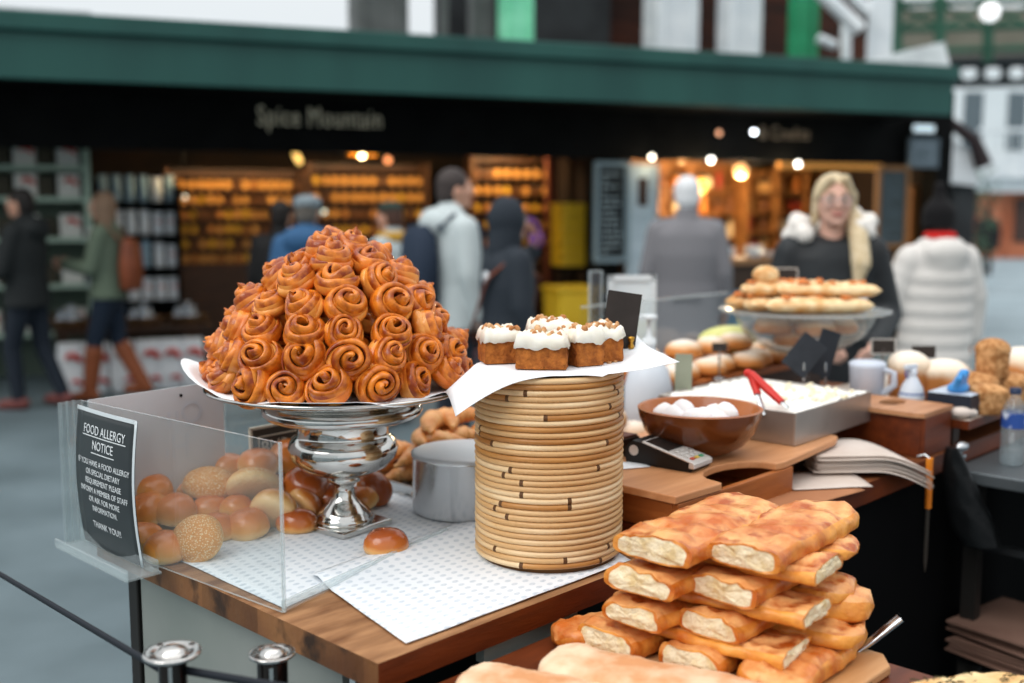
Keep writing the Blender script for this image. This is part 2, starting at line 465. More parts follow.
for yy, r in ((63, .16), (85, .1)):
    q = MB(); q.tube([ay(935, yy, 26) - Vector((0, 26, 0)), ay(1120, yy - 5, 26) - Vector((0, 26, 0))], r, 6); q.build('chord', dk, t2)
for k in range(7):
    c0 = ay(945 + k * 24, 73, 26) - Vector((0, 26, 0)); q = MB()
    q.tube([c0 + Vector((.25 * math.cos(a), 0, .22 * math.sin(a))) for a in [2 * PI * i / 16 for i in range(17)]], .06, 6)
    q.build('ring', dk, t2)
p = ay(990, 12, 24.5)
t = thing('street_globe_lamp', 'round white globe lamp hanging on the green roof truss', 'lamp', p)
q = MB(); q.ball((0, 0, 0), .2, 20); q.build('globe', mat('lamp_globe', '#ffffff', .4, emis=1.2), t)
q = MB(); q.tube([(0, 0, .18), (0, 0, .6)], .03); q.lathe([(.1, .17), (.08, .25), (.02, .28)], 16); q.build('hanger', truss_g, t)

# pale building across the street
pb = thing('pale_building', 'pale white building with a railing across the bright street', 'building', (0, 36, 0))
pw = mat('pale_render', '#d5dde0', 0.7, col2='#e6ecee', scale=0.4)
brick = mat('orange_brick', '#b3694a', 0.8, col2='#c98060', scale=1.5)
def pbx(m, px0, py0, px1, py1, dy, d, nm):
    Y = 36 + dy; a = ay(px0, py1, Y); c = ay(px1, py0, Y)
    q = MB(); q.box(a.x, c.x, dy, dy + d, max(a.z, 0), c.z); return q.build(nm, m, pb)
pbx(pw, 935, 70, 1250, 185, 0, 4, 'upper_wall')
pbx(brick, 985, 183, 1250, 262, .1, 4, 'brick_wall')
pbx(white_paint, 985, 178, 1250, 192, -.6, .7, 'ledge')
dkw = mat('dark_window', '#5e6a70', 0.2)
for x in (962, 1006, 1050): pbx(dkw, x, 92, x + 22, 150, -.05, .06, 'window')
pbx(mat('brown_window', '#4a3a34', 0.4), 1014, 198, 1040, 242, .02, .1, 'window')
pbx(white_paint, 940, 155, 1250, 178, -.9, .1, 'balcony_front')
for x in range(985, 1100, 12): pbx(white_paint, x, 130, x + 2, 156, -.9, .08, 'baluster')
pbx(white_paint, 980, 128, 1250, 132, -.95, .15, 'handrail')
pbx(brick, 992, 200, 1002, 262, -.25, .4, 'pier')
pbx(brick, 1040, 200, 1050, 262, -.25, .4, 'pier')

# next kiosk along the street
kx = thing('kiosk', 'kiosk with white boarded side and dark base beyond the canopy', 'kiosk', (0, 14.5, 0))
def kb(m, px0, py0, px1, py1, dy, d, nm):
    Y = 14.5 + dy; a = ay(px0, py1, Y); c = ay(px1, py0, Y)
    q = MB(); q.box(a.x, c.x, dy, dy + d, max(a.z, 0.0), c.z); return q.build(nm, m, kx, bevel=.01)
kb(char, 945, 176, 977, 400, 0, 1.5, 'base_panel')
a0 = ay(942, 128, 14.4); a1 = ay(976, 158, 14.4); a2 = ay(978, 186, 14.4); a3 = ay(942, 182, 14.4)
q = MB(); q.add([(a.x, y, a.z) for y in (-.1, 1.4) for a in (a0, a1, a2, a3)], [(0, 3, 2, 1), (4, 5, 6, 7), (0, 1, 5, 4), (1, 2, 6, 5), (2, 3, 7, 6), (3, 0, 4, 7)])
q.build('white_board', mat('white_boards', '#c9ced2', .7, col2='#dadfe2', scale=6, stretch=(.1, .1, 6)), kx)
a0 = ay(944, 118, 14.3); a1 = ay(974, 140, 14.3); a2 = ay(984, 166, 14.3)
q = MB(); q.tube([(a.x, -.2, a.z) for a in (a0, a1, a2)], [.07, .09, .12], 8); q.build('awning_arm', mat('awning_brown', '#2b2224', .7), kx)
# plant and bollard-like dark figure further off
pl = thing('potted_shrub', 'tall leafy green shrub beside the kiosk on the street', 'plant', az(972, 292, 0.0))
gp = mat('shrub_green', '#3a5a45', .6, col2='#5b7a5c', scale=5)
q = MB(); r2 = random.Random(3)
H = 16.0
for k in range(420):
    a = r2.uniform(0, 2 * PI); z = r2.uniform(.55, 2.35); rr = .42 * math.sqrt(r2.random()) * (1 - ((z - 1.3) / 1.5) ** 2 * .6)
    c0 = Vector((rr * math.cos(a), rr * math.sin(a), z)); d = Vector((r2.uniform(-1, 1), r2.uniform(-1, 1), r2.uniform(-.3, 1))).normalized() * .12
    s_ = d.cross(Vector((0, 0, 1))).normalized() * .035
    q.add([c0, c0 + d * .5 + s_, c0 + d, c0 + d * .5 - s_], [(0, 1, 2, 3)], 0)
fo = q.build('foliage', gp, pl); fo['kind'] = 'stuff'
q = MB(); q.tube([(0, 0, .3), (.02, 0, 1.0), (0, .02, 1.9)], [.03, .025, .012]); q.build('stem', dark_wood, pl)
q = MB(); q.lathe([(.17, 0), (.24, .45), (.26, .46), (.26, .5), (.22, .5), (.21, .42), (0, .42)], 20); q.build('pot', char, pl)
# ------------------------------------------------------------------ inside the spice shop
amber = mat('amber_spice', '#cf8a3c', 0.4, col2='#e3ab5c', scale=3, sss=0)
ambers = [amber, mat('ochre_spice', '#b87a3a', .4), mat('yellow_spice', '#d9a534', .4), mat('brown_spice', '#6b4426', .4)]
lidm = mat('jar_lid', '#31231a', .4)
def jar_mesh(m):
    q = MB(); q.lathe([(.028, 0), (.033, .006), (.033, .075), (.027, .088)], 12, 0); q.lathe([(.03, .088), (.03, .104), (0, .106)], 12, 1)
    return q.mesh('spice_jar', [m, lidm])
jms = [jar_mesh(m) for m in ambers]
shelf_wood = mat('shelf_wood', '#4a2e1a', .6, col2='#5d3b22', scale=5, stretch=(1, 1, 6))
njar = [0]
def rack(px0, px1, pytop, pybot, v, rows, name_label, jar_label, grp, pitch=.078, skip=0.0, rows_from=0, cols=None):
    u0, zt = sv(px0, pytop, v); u1, _ = sv(px1, pytop, v); _, zb = sv((px0 + px1) / 2, pybot, v)
    t = thing('spice_rack', name_label, 'rack', S((u0 + u1) / 2, v, 0), SANG)
    w = u1 - u0; dz = (zt - zb) / rows
    for k in range(rows + 1):
        q = MB(); q.box(-w / 2, w / 2, -.11, .11, zb + k * dz - .02, zb + k * dz); q.build('shelf_board', shelf_wood, t)
    for s_ in (-1, 1):
        q = MB(); q.box(s_ * w / 2 - .02, s_ * w / 2 + .02, -.12, .12, 0, zt + .06); q.build('side_panel', shelf_wood, t)
    q = MB(); q.box(-w / 2, w / 2, .11, .13, 0, zt + .06); q.build('back_panel', dark_wood, t)
    q = MB(); q.box(-w / 2 + .02, w / 2 - .02, -.1, -.08, 0.02, zb - .03); q.build('base_front', dark_wood, t)
    n = cols or int((w - .06) / pitch)
    for k in range(rows_from, rows):
        for i in range(n):
            if rnd.random() < skip: continue
            x = -w / 2 + .04 + .03 + (w - .14) * i / max(1, n - 1)
            o = bpy.data.objects.new('spice_jar', jms[0 if k >= rows - 2 and rnd.random() < .7 else rnd.randrange(4)]); COL.objects.link(o)
            o.location = S((u0 + u1) / 2 + x, v - .04 + rnd.uniform(-.02, .02), zb + k * dz + .0005)
            tag(o, '%s, %s shelf, %s from the left' % (jar_label, ['lowest', 'second', 'third', 'fourth', 'fifth', 'sixth'][k], ORD[i]), 'jar', grp); njar[0] += 1
    return t
rack(166, 302, 174, 262, 2.7, 6, 'long dark wooden rack of amber spice jars behind the woman in green', 'spice jar on the long rack', 'jars on the long spice rack', .088)
rack(308, 424, 168, 250, 3.0, 5, 'wooden rack of spice jars behind the man in the grey cap', 'spice jar on the middle rack', 'jars on the middle spice rack', .1)
rack(470, 550, 160, 262, 2.6, 6, 'narrow rack of spice jars behind the hooded person with purple glove', 'spice jar on the narrow rack', 'jars on the narrow spice rack', .11)
# post of the narrow rack
(u0, z0) = sv(551, 160, 2.1)
t = thing('wooden_post', 'red-brown wooden post beside the yellow crates', 'post', S(u0, 2.1, 0), SANG)
q = MB(); q.box(-.05, .05, -.05, .05, .02, 2.5); q.build('post_shaft', mat('red_wood', '#5d2d1c', .6), t, bevel=.006)
q = MB(); q.box(-.08, .08, -.08, .08, 0, .08); q.build('post_foot', dark_wood, t)
# pale green box shelf at far left
pgreen = mat('pale_green_paint', '#a9bfae', .6)
u1, zt = sv(85, 140, 2.2); _, zm = sv(40, 187, 2.2); zz = [sv(40, y, 2.2)[1] for y in (290, 240, 190, 171 + 12)]
t = thing('box_shelf', 'pale green shelf of gift boxes at the left of the spice shop', 'shelf', S(u1, 2.2, 0), SANG)
lev = [sv(40, y, 2.2)[1] for y in (330, 283, 237, 199 , 166)]
lev = [lev[0], lev[1], lev[2], sv(40, 197, 2.2)[1], sv(40, 166, 2.2)[1]]
for z in lev + [sv(40, 136, 2.2)[1]]:
    q = MB(); q.box(-2.2, 0, -.2, .2, z - .045, z); q.build('shelf_board', pgreen, t)
for x in (-2.2, -1.1, 0):
    q = MB(); q.box(x - .03, x + .03, -.21, .21, 0, sv(40, 136, 2.2)[1]); q.build('upright', pgreen, t)
q = MB(); q.box(-2.2, 0, .2, .23, 0, sv(40, 136, 2.2)[1]); q.build('back_panel', mat('dull_green', '#5c6a5f', .7), t)
boxw = mat('gift_box', '#dedcd4', .6); redp = mat('red_print', '#c8301f', .6); darkbox = mat('dark_box', '#3f3a2c', .6)
def chili(q, x, z, s, y, mi):
    """curled red pepper mark, lying just proud of a face at local y"""
    pts = [(x + s * (.45 * math.cos(a) * (1 - a / 5)), y, z + s * .35 * math.sin(a)) for a in [i * .35 for i in range(9)]]
    q.tube(pts, [s * .05, s * .11, s * .14, s * .15, s * .14, s * .12, s * .1, s * .07, s * .03], 6, mi, flat=1, cap=True)
def gbox(m, w, h, mark=True):
    q = MB(); q.box(-w / 2, w / 2, -.06, .06, 0, h, 0)
    if mark: chili(q, 0, h * .5, w * .85, -.0605, 1)
    return q.mesh('gift_box', [m, redp])
gw, gd = gbox(boxw, .19, .21), gbox(darkbox, .13, .18, False)
gx = [(-.1, gw, .19), (-.3, gd, .13), (-.47, gw, .19), (-.67, gd, .13), (-.84, gw, .19), (-1.25, gw, .19), (-1.45, gd, .13)]
for k, z in enumerate(lev):
    for i, (x, me, w) in enumerate(gx):
        o = bpy.data.objects.new('gift_box', me); COL.objects.link(o); o.location = SM @ Vector((u1 - .06 + x, 2.1, z + .001)); o.rotation_euler = (0, 0, SANG)
        nm = 'pale red-marked gift box' if me is gw else 'narrow dark gift box'
        sh = ['bottom', 'second lowest', 'middle', 'second highest', 'top'][k]
        tag(o, nm + ' on the %s green board, %s from the right' % (sh, ORD[i]), 'box', 'gift boxes on the %s green board' % sh)
# packet display rack in the middle left
u0, zt = sv(136, 182, 2.3); _, zb = sv(136, 300, 2.3)
t = thing('packet_stand', 'dark display stand of white packets beside the woman in green', 'stand', S(u0, 2.35, 0), SANG)
for k in range(4):
    z = zb + (zt - zb) * k / 3.6
    q = MB(); q.box(-.38, .38, -.14 - .05 * (3 - k) * .5, .14, z - .02, z); q.build('tier', black, t)
q = MB(); q.box(-.38, .38, .14, .17, 0, zt); q.build('back_board', black, t)
for s_ in (-1, 1):
    q = MB(); q.box(s_ * .37 - .015, s_ * .37 + .015, -.15, .17, 0, zt); q.build('side_panel', black, t)
pk = mat('white_packet', '#e2e5e8', .45, col2='#c9ced3', scale=12); pk2 = mat('dark_packet', '#2e3336', .4); pk3 = mat('pale_blue_packet', '#8aa5b5', .4)
def packet(m, w, h, mark):
    q = MB(); n = 8
    rings = []
    for i in range(n + 1):
        f = i / n; z = h * f; tk = .028 * math.sin(PI * min(1, f * 1.15 + .1)) ** .6 if f < .85 else .004
        tk = max(tk, .003)
        rings.append([(-w / 2, 0, z), (-w / 4, -tk, z), (w / 4, -tk, z), (w / 2, 0, z), (w / 4, tk, z), (-w / 4, tk, z)])
    q.loft(rings, 0)
    if mark: chili(q, 0, h * .5, w * .6, -.031, 1)
    return q.mesh('spice_packet', [m, redp])
pms = [packet(pk, .1, .24, False), packet(pk, .11, .22, True), packet(pk2, .09, .2, False), packet(pk3, .09, .26, False)]
for k in range(4):
    z = zb + (zt - zb) * k / 3.6
    for i in range(6):
        mi = [1, 0, 0, 3][k] if rnd.random() < .6 else rnd.randrange(4)
        o = bpy.data.objects.new('spice_packet', pms[mi]); COL.objects.link(o)
        o.location = S(u0 - .31 + i * .125, 2.33 - .03 * (3 - k), z + .001); o.rotation_euler = (R(-6), 0, SANG)
        sh = ['lowest', 'second', 'third', 'top'][k]
        tag(o, ['white foil', 'white red-marked', 'dark', 'pale blue'][mi] + ' spice packet on the %s tier of the dark stand, %s from the left' % (sh, ORD[i]), 'packet', 'packets on the %s tier' % sh)
# low counter with clear bags in baskets, big white bags below
ua, zc = sv(55, 328, 1.6); ub, _ = sv(212, 328, 1.6)
t = thing('low_table', 'low dark table of baskets at the shop front', 'table', S((ua + ub) / 2, 1.68, 0), SANG)
w = ub - ua
q = MB(); q.box(-w / 2, w / 2, -.28, .28, zc - .06, zc); q.build('table_top', dark_wood, t, bevel=.005)
for sx_ in (-1, 1):
    for sy_ in (-1, 1):
        q = MB(); q.box(sx_ * (w / 2 - .06) - .03, sx_ * (w / 2 - .06) + .03, sy_ * .25 - .03, sy_ * .25 + .03, 0, zc - .06); q.build('leg', dark_wood, t)
sackm = mat('white_sack', '#e6eaec', .5, col2='#d6dbdf', scale=4)
def sack():
    q = MB(); rings = []
    for i in range(9):
        f = i / 8; z = .44 * f; k = .9 + .1 * math.sin(PI * f)
        hx, hy = .108 * k, (.085 * (1 - f * .55)) * k
        rings.append([(hx * (abs(math.cos(a)) ** .4) * (1 if math.cos(a) > 0 else -1), hy * (abs(math.sin(a)) ** .5) * (1 if math.sin(a) > 0 else -1), z) for a in [2 * PI * j / 20 for j in range(20)]])
    q.loft(rings, 0); chili(q, 0.01, .27, .19, -.078, 1); chili(q, .04, .07, .12, -.098, 1)
    return q.mesh('white_bag', [sackm, redp])
sm_ = sack()
names = ['first', 'second', 'third', 'fourth', 'fifth', 'sixth']
for i, px in enumerate((70, 95, 122, 147, 169, 192)):
    u, _ = sv(px, 360, 1.2)
    o = bpy.data.objects.new('white_bag', sm_); COL.objects.link(o); o.location = S(u, 1.2, 0.0); o.rotation_euler = (0, 0, SANG + R(rnd.uniform(-8, 8)))
    tag(o, 'big white bag with red curled mark on the floor, %s from the left' % names[i], 'bag', 'white bags standing below the low table')
wick = mat('dark_wicker', '#4d3622', .7, col2='#6b4c30', scale=20, bump=.3)
clearbag = mat('clear_bag', '#b8c1cb', .2, col2='#6f7c88', scale=14, lo=.45, hi=.55)
for i, px in enumerate((72, 144, 188)):
    u, _ = sv(px, 326, 1.62)
    c0 = S(u, 1.62, zc + .001)
    side = ['nearest the man in black', 'right of the woman in green', 'at the right end'][i]
    t = thing('wicker_basket', 'shallow wicker basket on the low table, ' + side, 'basket', c0, SANG)
    q = MB(); q.lathe([(.13, 0), (.17, .05), (.18, .07), (.165, .07), (.15, .05), (.12, .012), (0, .012)], 20); q.build('basket_body', wick, t)
    q = MB(); q.tube([(.175 * math.cos(a), .175 * math.sin(a), .07) for a in [2 * PI * j / 24 for j in range(25)]], .012, 6); q.build('basket_rim', wick, t)
    for j in range(5):
        a = j * 2.4; rr = .09 if j else 0
        q = MB(); q.ball((0, 0, .05), (.055, .05, .05), 10); q.lathe([(.02, .09), (.012, .105), (.035, .135), (.03, .14), (0, .14)], 8)
        o = q.build('sweet_bag', clearbag); o.location = S(u + rr * math.cos(a), 1.62 + rr * math.sin(a), zc + .015 + (.05 if j == 0 else 0)); tag(o, 'clear bag %s the basket %s' % (['topmost in', 'at right of', 'back left in', 'at front of', 'back right in'][j], side), 'bag', 'clear bags in the basket ' + side)
# yellow crates and yellow box by the pillar
yel = mat('yellow_plastic', '#c9a01c', .45, col2='#d6b02c', scale=3)
u0, z0 = sv(557, 266, 1.5); u1, z1 = sv(582, 203, 1.5)
for k in range(5):
    h = (z1 - z0) / 5
    q = MB(); w = (u1 - u0)
    q.box(-w / 2, w / 2, -.15, .15, 0, h * .72); q.box(-w / 2 - .01, w / 2 + .01, -.16, .16, h * .72, h * .98)
    o = q.build('yellow_crate', yel, None, bevel=.008); o.location = S((u0 + u1) / 2, 1.5, z0 + k * h); o.rotation_euler = (0, 0, SANG)
    tag(o, 'yellow plastic crate on the rack by the black pillar, ' + ['bottom of five', 'second from bottom', 'middle one', 'second from top', 'topmost of five'][k], 'crate', 'stacked yellow crates')
t = thing('crate_stand', 'dark stand under the stack of yellow crates', 'stand', S((u0 + u1) / 2, 1.5, 0), SANG)
q = MB(); q.box(-.15, .15, -.18, .18, z0 - .04, z0 - .001); q.build('stand_top', black, t)
for s_ in (-1, 1):
    for s2 in (-1, 1):
        q = MB(); q.box(s_ * .13 - .02, s_ * .13 + .02, s2 * .15 - .02, s2 * .15 + .02, 0, z0 - .04); q.build('leg', black, t)
u0, z0 = sv(541, 330, 1.0); u1, z1 = sv(584, 284, 1.0)
t = thing('yellow_bin', 'large yellow tub standing by the black pillar', 'bin', S((u0 + u1) / 2, .8, 0), SANG)
w = u1 - u0
q = MB(); q.lathe([(w * .5, 0), (w * .56, .02), (w * .66, z1 - .04)], 4, 0, Matrix.Rotation(PI / 4, 4, 'Z'), smooth=False); q.build('bin_body', yel, t, bevel=.03)
q = MB(); q.box(-w / 2, w / 2, -w / 2, w / 2, z1 - .05, z1); q.build('bin_lid', yel, t, bevel=.02)

# chalkboards and posters
blueframe = mat('blue_grey_frame', '#7d9098', .5); chalk = mat('chalkboard', '#1d2326', .8, col2='#262d30', scale=4); chalkw = mat('chalk', '#9fb0b5', .8); chalkd = mat('chalk_faint', '#55636a', .8)
def board(px0, py0, px1, py1, v, name, label, cat, frame, face, lines=0, lm=None, yaw=0.0):
    (u0, zt), (u1, zb) = sv(px0, py0, v), sv(px1, py1, v); w = u1 - u0; h = zt - zb
    t = thing(name, label, cat, S((u0 + u1) / 2, v, zb), SANG + yaw)
    fq = MB(); fq.box(-w / 2 + .03, w / 2 - .03, -.012, .012, .03, h - .03)
    q = MB(); f = .05
    q.box(-w / 2, w / 2, -.025, .02, 0, f); q.box(-w / 2, w / 2, -.025, .02, h - f, h); q.box(-w / 2, -w / 2 + f, -.025, .02, f, h - f); q.box(w / 2 - f, w / 2, -.025, .02, f, h - f)
    q.build('board_frame', frame, t, bevel=.004)
    if lines:
        q = fq
        for k in range(lines):
            z = h - .1 - (h - .18) * (k + .5) / lines; x = -w / 2 + .09
            while x < w / 2 - .12:
                ln = rnd.uniform(.015, .05) * min(1, w / .4); q.box(x, min(x + ln, w / 2 - .08), -.0145, -.012, z - .012, z + .01, 1); x += ln + .02 * min(1, w / .4)
                if rnd.random() < .12: break
    fq.build('board_face', [face, lm or face], t)
    return t
board(594, 161, 628, 262, .93, 'menu_chalkboard', 'tall chalkboard in a blue grey frame on the black pillar', 'chalkboard', blueframe, chalk, 14, chalkw)
pt = board(627, 164, 656, 290, .95, 'wall_poster', 'tall pale poster with a small dark picture beside the framed chalkboard', 'poster', mat('poster_edge', '#9fb0b8', .6), mat('poster_pale', '#b9c9d2', .6, col2='#a9bcc6', scale=3), 6, mat('poster_print', '#9cb0bb', .6))
(u0, z0), (u1, z1) = sv(633, 206, .93), sv(643, 178, .93)
q = MB(); q.box(-(u1 - u0) / 2, (u1 - u0) / 2, -.018, -.012, z0 - pt.location.z, z1 - pt.location.z); q.build('poster_picture', dark_wood, pt)
board(877, 166, 906, 248, .93, 'menu_chalkboard', 'grey chalkboard in a wooden frame near the end of the shop front', 'chalkboard', mat('pine_frame', '#8a6038', .6), mat('slate_grey', '#3d4649', .8), 16, chalkd)
board(909, 120, 937, 137, .9, 'light_box', 'small bright light box sign high under the canopy end', 'sign', black, mat('lightbox_face', '#cfe2ea', .5, emis=.7))
board(909, 138, 937, 168, .9, 'price_list', 'grey blue price list hanging under the light box', 'sign', mat('list_edge', '#5d6b74', .6), mat('list_face', '#6d7b85', .6, col2='#7f8c95', scale=8), 8, chalkd)

# lamps
def lamp_light(loc, e, col, r=.08):
    l = bpy.data.lights.new('bulb_light', 'POINT'); l.energy = e; l.color = col; l.shadow_soft_size = r
    o = bpy.data.objects.new('bulb_light', l); COL.objects.link(o); return o, loc
def bulb(px, py, v, r, colr, strength, label, watt=0, name='pendant_bulb', lc=(1, .75, .45), shade=None):
    u, z = sv(px, py, v); p = S(u, v, z)
    t = thing(name, label, 'lamp', p, SANG)
    q = MB(); q.ball((0, 0, 0), r, 16); q.build('bulb', mat('glow_' + colr.strip('#') + str(strength), colr, .4, emis=strength), t)
    q = MB(); q.lathe([(.012, max(r, .03)), (.02, r + .01), (.02, r + .06), (.005, r + .07)], 10); q.build('lamp_holder', black, t)
    top = (2.1 if v < 1.0 else 2.86) - z
    if v < 1.0: top = 2.58 - z
    q = MB(); q.tube([(0, 0, r + .05), (0, 0, max(top, r + .1))], .006, 6); q.build('lamp_cord', black, t)
    if shade:
        q = MB(); q.lathe([(.03, .09), (.07, .08), (.15, .0), (.145, .0), (.065, .07), (.03, .08)], 20, cap0=False, cap1=False); q.build('lamp_shade', mat('amber_shade', '#c9801a', .4, emis=.8, ecol='#d98a1e'), t)
    if watt:
        l, _ = lamp_light(p, watt, lc, r); l.parent = t; l.location = (0, -.0, -r - .04)
    return t
bulb(652, 157, .8, .022, '#fff4e0', 9, 'white bulb over the framed chalkboard and poster', 1.5)
bulb(711, 160, .8, .026, '#fffaf0', 9, 'white bulb above the man in the grey coat', 6)
bulb(719, 133, .7, .024, '#e8a680', 2.5, 'dim pinkish bulb above the white bulb of the right shop')
bulb(754, 132, .6, .022, '#eef6ff', 9, 'cold white bulb beside the dim lettering', 2, lc=(.9, .95, 1))
bulb(798, 164, .8, .027, '#fff8ec', 9, 'white bulb above the blonde woman', 6)
bulb(763, 155, 1.8, .05, '#e8b070', 3, 'warm round bulb deeper in the right shop')
bulb(741, 171, 2.2, .08, '#f0b878', 2.2, 'large warm globe lamp deeper in the right shop', 75)
bulb(682, 154, 2.4, .08, '#f0c090', 2.0, 'peach globe lamp at the back of the right shop', 75)
bulb(700, 186, 2.6, .09, '#d88830', 1.8, 'amber globe lamp by the man in the grey coat', 40)
bulb(362, 155, 1.5, .028, '#fff0c0', 10, 'amber shaded lamp in the spice shop', 14, shade=True)
bulb(388, 160, 1.9, .035, '#e8905a', 2.5, 'small pinkish bulb beside the amber shaded lamp')
bulb(324, 212, 2.0, .022, '#c9d8c8', 2.0, 'small pale bulb low beside the blue jacket')
bulb(185, 197, 2.3, .02, '#d8d0b8', 2.0, 'tiny pale bulb in front of the long spice rack')
u, z = sv(296, 155, 1.5)
t = thing('spot_lamp', 'slanted yellow tube lamp in the spice shop', 'lamp', S(u, 1.5, z), SANG)
q = MB(); q.caps((-.025, 0, .06), .03, (.03, 0, -.06), .03); q.build('lamp_tube', mat('tube_glow', '#f0c068', .4, emis=2.2), t)
q = MB(); q.tube([(-.03, 0, .08), (-.05, 0, .2), (-.05, 0, 2.86 - z)], .012, 6); q.build('lamp_arm', black, t)
# strip lamps over the racks
for (px0, px1, py, v, e, lb) in ((170, 300, 160, 2.25, 15, 'long spice rack'), (312, 422, 154, 2.5, 13, 'middle spice rack'), (474, 538, 146, 2.15, 20, 'narrow spice rack')):
    ua, z = sv(px0, py, v); ub, _ = sv(px1, py, v); w = ub - ua; z = max(z, 2.25)
    t = thing('strip_lamp', 'dark strip lamp over the ' + lb, 'lamp', S((ua + ub) / 2, v, z), SANG)
    q = MB(); q.box(-w / 2, w / 2, -.03, .03, 0, .05); q.build('housing', black, t)
    for s_ in (-1, 1):
        q = MB(); q.tube([(s_ * w * .4, 0, .05), (s_ * w * .4, 0, 2.87 - z)], .008, 6); q.build('hanger', black, t)
    q = MB(); q.box(-w / 2 + .03, w / 2 - .03, -.02, .02, -.012, 0); q.build('diffuser', mat('warm_strip', '#ffc878', .4, emis=3), t)
    l = bpy.data.lights.new('strip_light', 'AREA'); l.shape = 'RECTANGLE'; l.size = w; l.size_y = .06; l.energy = e; l.color = (1, .72, .38)
    lo = bpy.data.objects.new('strip_light', l); COL.objects.link(lo); lo.parent = t; lo.location = (0, 0, -.02); lo.rotation_euler = (R(28), 0, 0)

# ------------------------------------------------------------------ inside the right shop
goods = [mat('good_orange', '#c4742c', .5), mat('good_tan', '#b98a52', .6), mat('good_brown', '#6b3f1f', .5), mat('good_red', '#8d3320', .5), mat('good_cream', '#cbb48c', .6), mat('good_dark', '#2b211a', .5)]
def good_mesh(m, kind):
    q = MB()
    if kind == 0: q.lathe([(.045, 0), (.05, .01), (.05, .13), (.03, .16)], 12, 0); q.lathe([(.033, .16), (.033, .18), (0, .182)], 12, 1)
    elif kind == 1:
        q.box(-.07, .07, -.05, .05, 0, .17, 0); q.box(-.072, .072, -.052, .052, .13, .172, 1)
    else: q.lathe([(.04, 0), (.042, .01), (.042, .15), (.015, .2), (.015, .25)], 12, 0); q.lathe([(.018, .25), (.018, .27), (0, .272)], 12, 1)
    return q.mesh('shop_item', [m, goods[5]])
gms = [(good_mesh(m, k), k, n) for m, n in zip(goods[:5], ('orange', 'tan', 'brown', 'red', 'cream')) for k in range(3)]
def unit(px0, px1, py0, py1, v, rows, label, where):
    (u0, zt), (u1, zb) = sv(px0, py0, v), sv(px1, py1, v); w = u1 - u0; uc = (u0 + u1) / 2
    t = thing('wall_shelf', label, 'shelf', S(uc, v, 0), SANG)
    wm = mat('warm_shelf_wood', '#8a5a2c', .6, col2='#6f451f', scale=5)
    for s_ in (-1, 0, 1):
        q = MB(); q.box(s_ * w / 2 - .025, s_ * w / 2 + .025, -.15, .15, 0, zt + .05); q.build('upright', wm, t)
    q = MB(); q.box(-w / 2, w / 2, .15, .18, 0, zt + .05); q.build('back_panel', wm, t)
    for k in range(rows + 1):
        z = zb + (zt - zb) * k / rows
        q = MB(); q.box(-w / 2, w / 2, -.16, .15, z - .025, z); q.build('shelf_board', wm, t)
        if k == rows: break
        n = int(w / .19)
        for i in range(n):
            if rnd.random() < .12: continue
            me, kd, cn_ = gms[rnd.randrange(len(gms))]
            o = bpy.data.objects.new(['goods_jar', 'goods_box', 'goods_bottle'][kd], me); COL.objects.link(o)
            x = -w / 2 + .1 + (w - .2) * i / max(1, n - 1)
            o.location = S(uc + x + rnd.uniform(-.015, .015), v - .02, z + .001); o.rotation_euler = (0, 0, SANG)
            rw = ['lowest', 'second', 'third', 'fourth', 'fifth'][k]
            tag(o, cn_ + ' ' + ['jar', 'box', 'bottle'][kd] + ' on the %s board %s, %s along' % (rw, where, ORD[i]), ['jar', 'box', 'bottle'][kd], 'goods on the %s board %s' % (rw, where))
unit(628, 735, 162, 262, 3.2, 4, 'tall warm wooden shelf behind the man in the grey coat', 'behind the man in the grey coat')
unit(742, 800, 172, 250, 3.0, 4, 'wooden goods shelf behind the hanging bulbs', 'behind the hanging bulbs')
unit(815, 876, 178, 260, 3.0, 4, 'wooden goods shelf behind the blonde woman', 'behind the blonde woman')
(u0, z0), (u1, z1) = sv(778, 168, 2.0), sv(882, 152, 2.0)
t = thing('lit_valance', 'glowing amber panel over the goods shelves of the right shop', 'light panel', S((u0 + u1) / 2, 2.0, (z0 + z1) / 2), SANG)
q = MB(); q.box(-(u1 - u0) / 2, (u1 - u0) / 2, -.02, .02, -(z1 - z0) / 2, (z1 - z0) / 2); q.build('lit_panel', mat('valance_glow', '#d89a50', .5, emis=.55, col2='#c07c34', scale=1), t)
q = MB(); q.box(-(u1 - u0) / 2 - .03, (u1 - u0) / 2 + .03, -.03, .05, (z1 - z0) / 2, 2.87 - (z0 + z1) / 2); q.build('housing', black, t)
# wooden panel near chalkboard
(u0, z0), (u1, z1) = sv(906, 300, 1.4), sv(918, 186, 1.4)
t = thing('timber_screen', 'light timber screen at the right end of the shop', 'screen', S((u0 + u1) / 2, 1.4, 0), SANG)
q = MB(); q.box(-(u1 - u0) / 2, (u1 - u0) / 2, -.03, .03, .1, z1); q.build('screen_panel', mat('screen_wood', '#9a6637', .6, col2='#7d4f28', scale=3, stretch=(1, 1, .2)), t)
q = MB(); q.box(-(u1 - u0) / 2, (u1 - u0) / 2, -.06, .06, 0, .1); q.build('screen_foot', dark_wood, t)
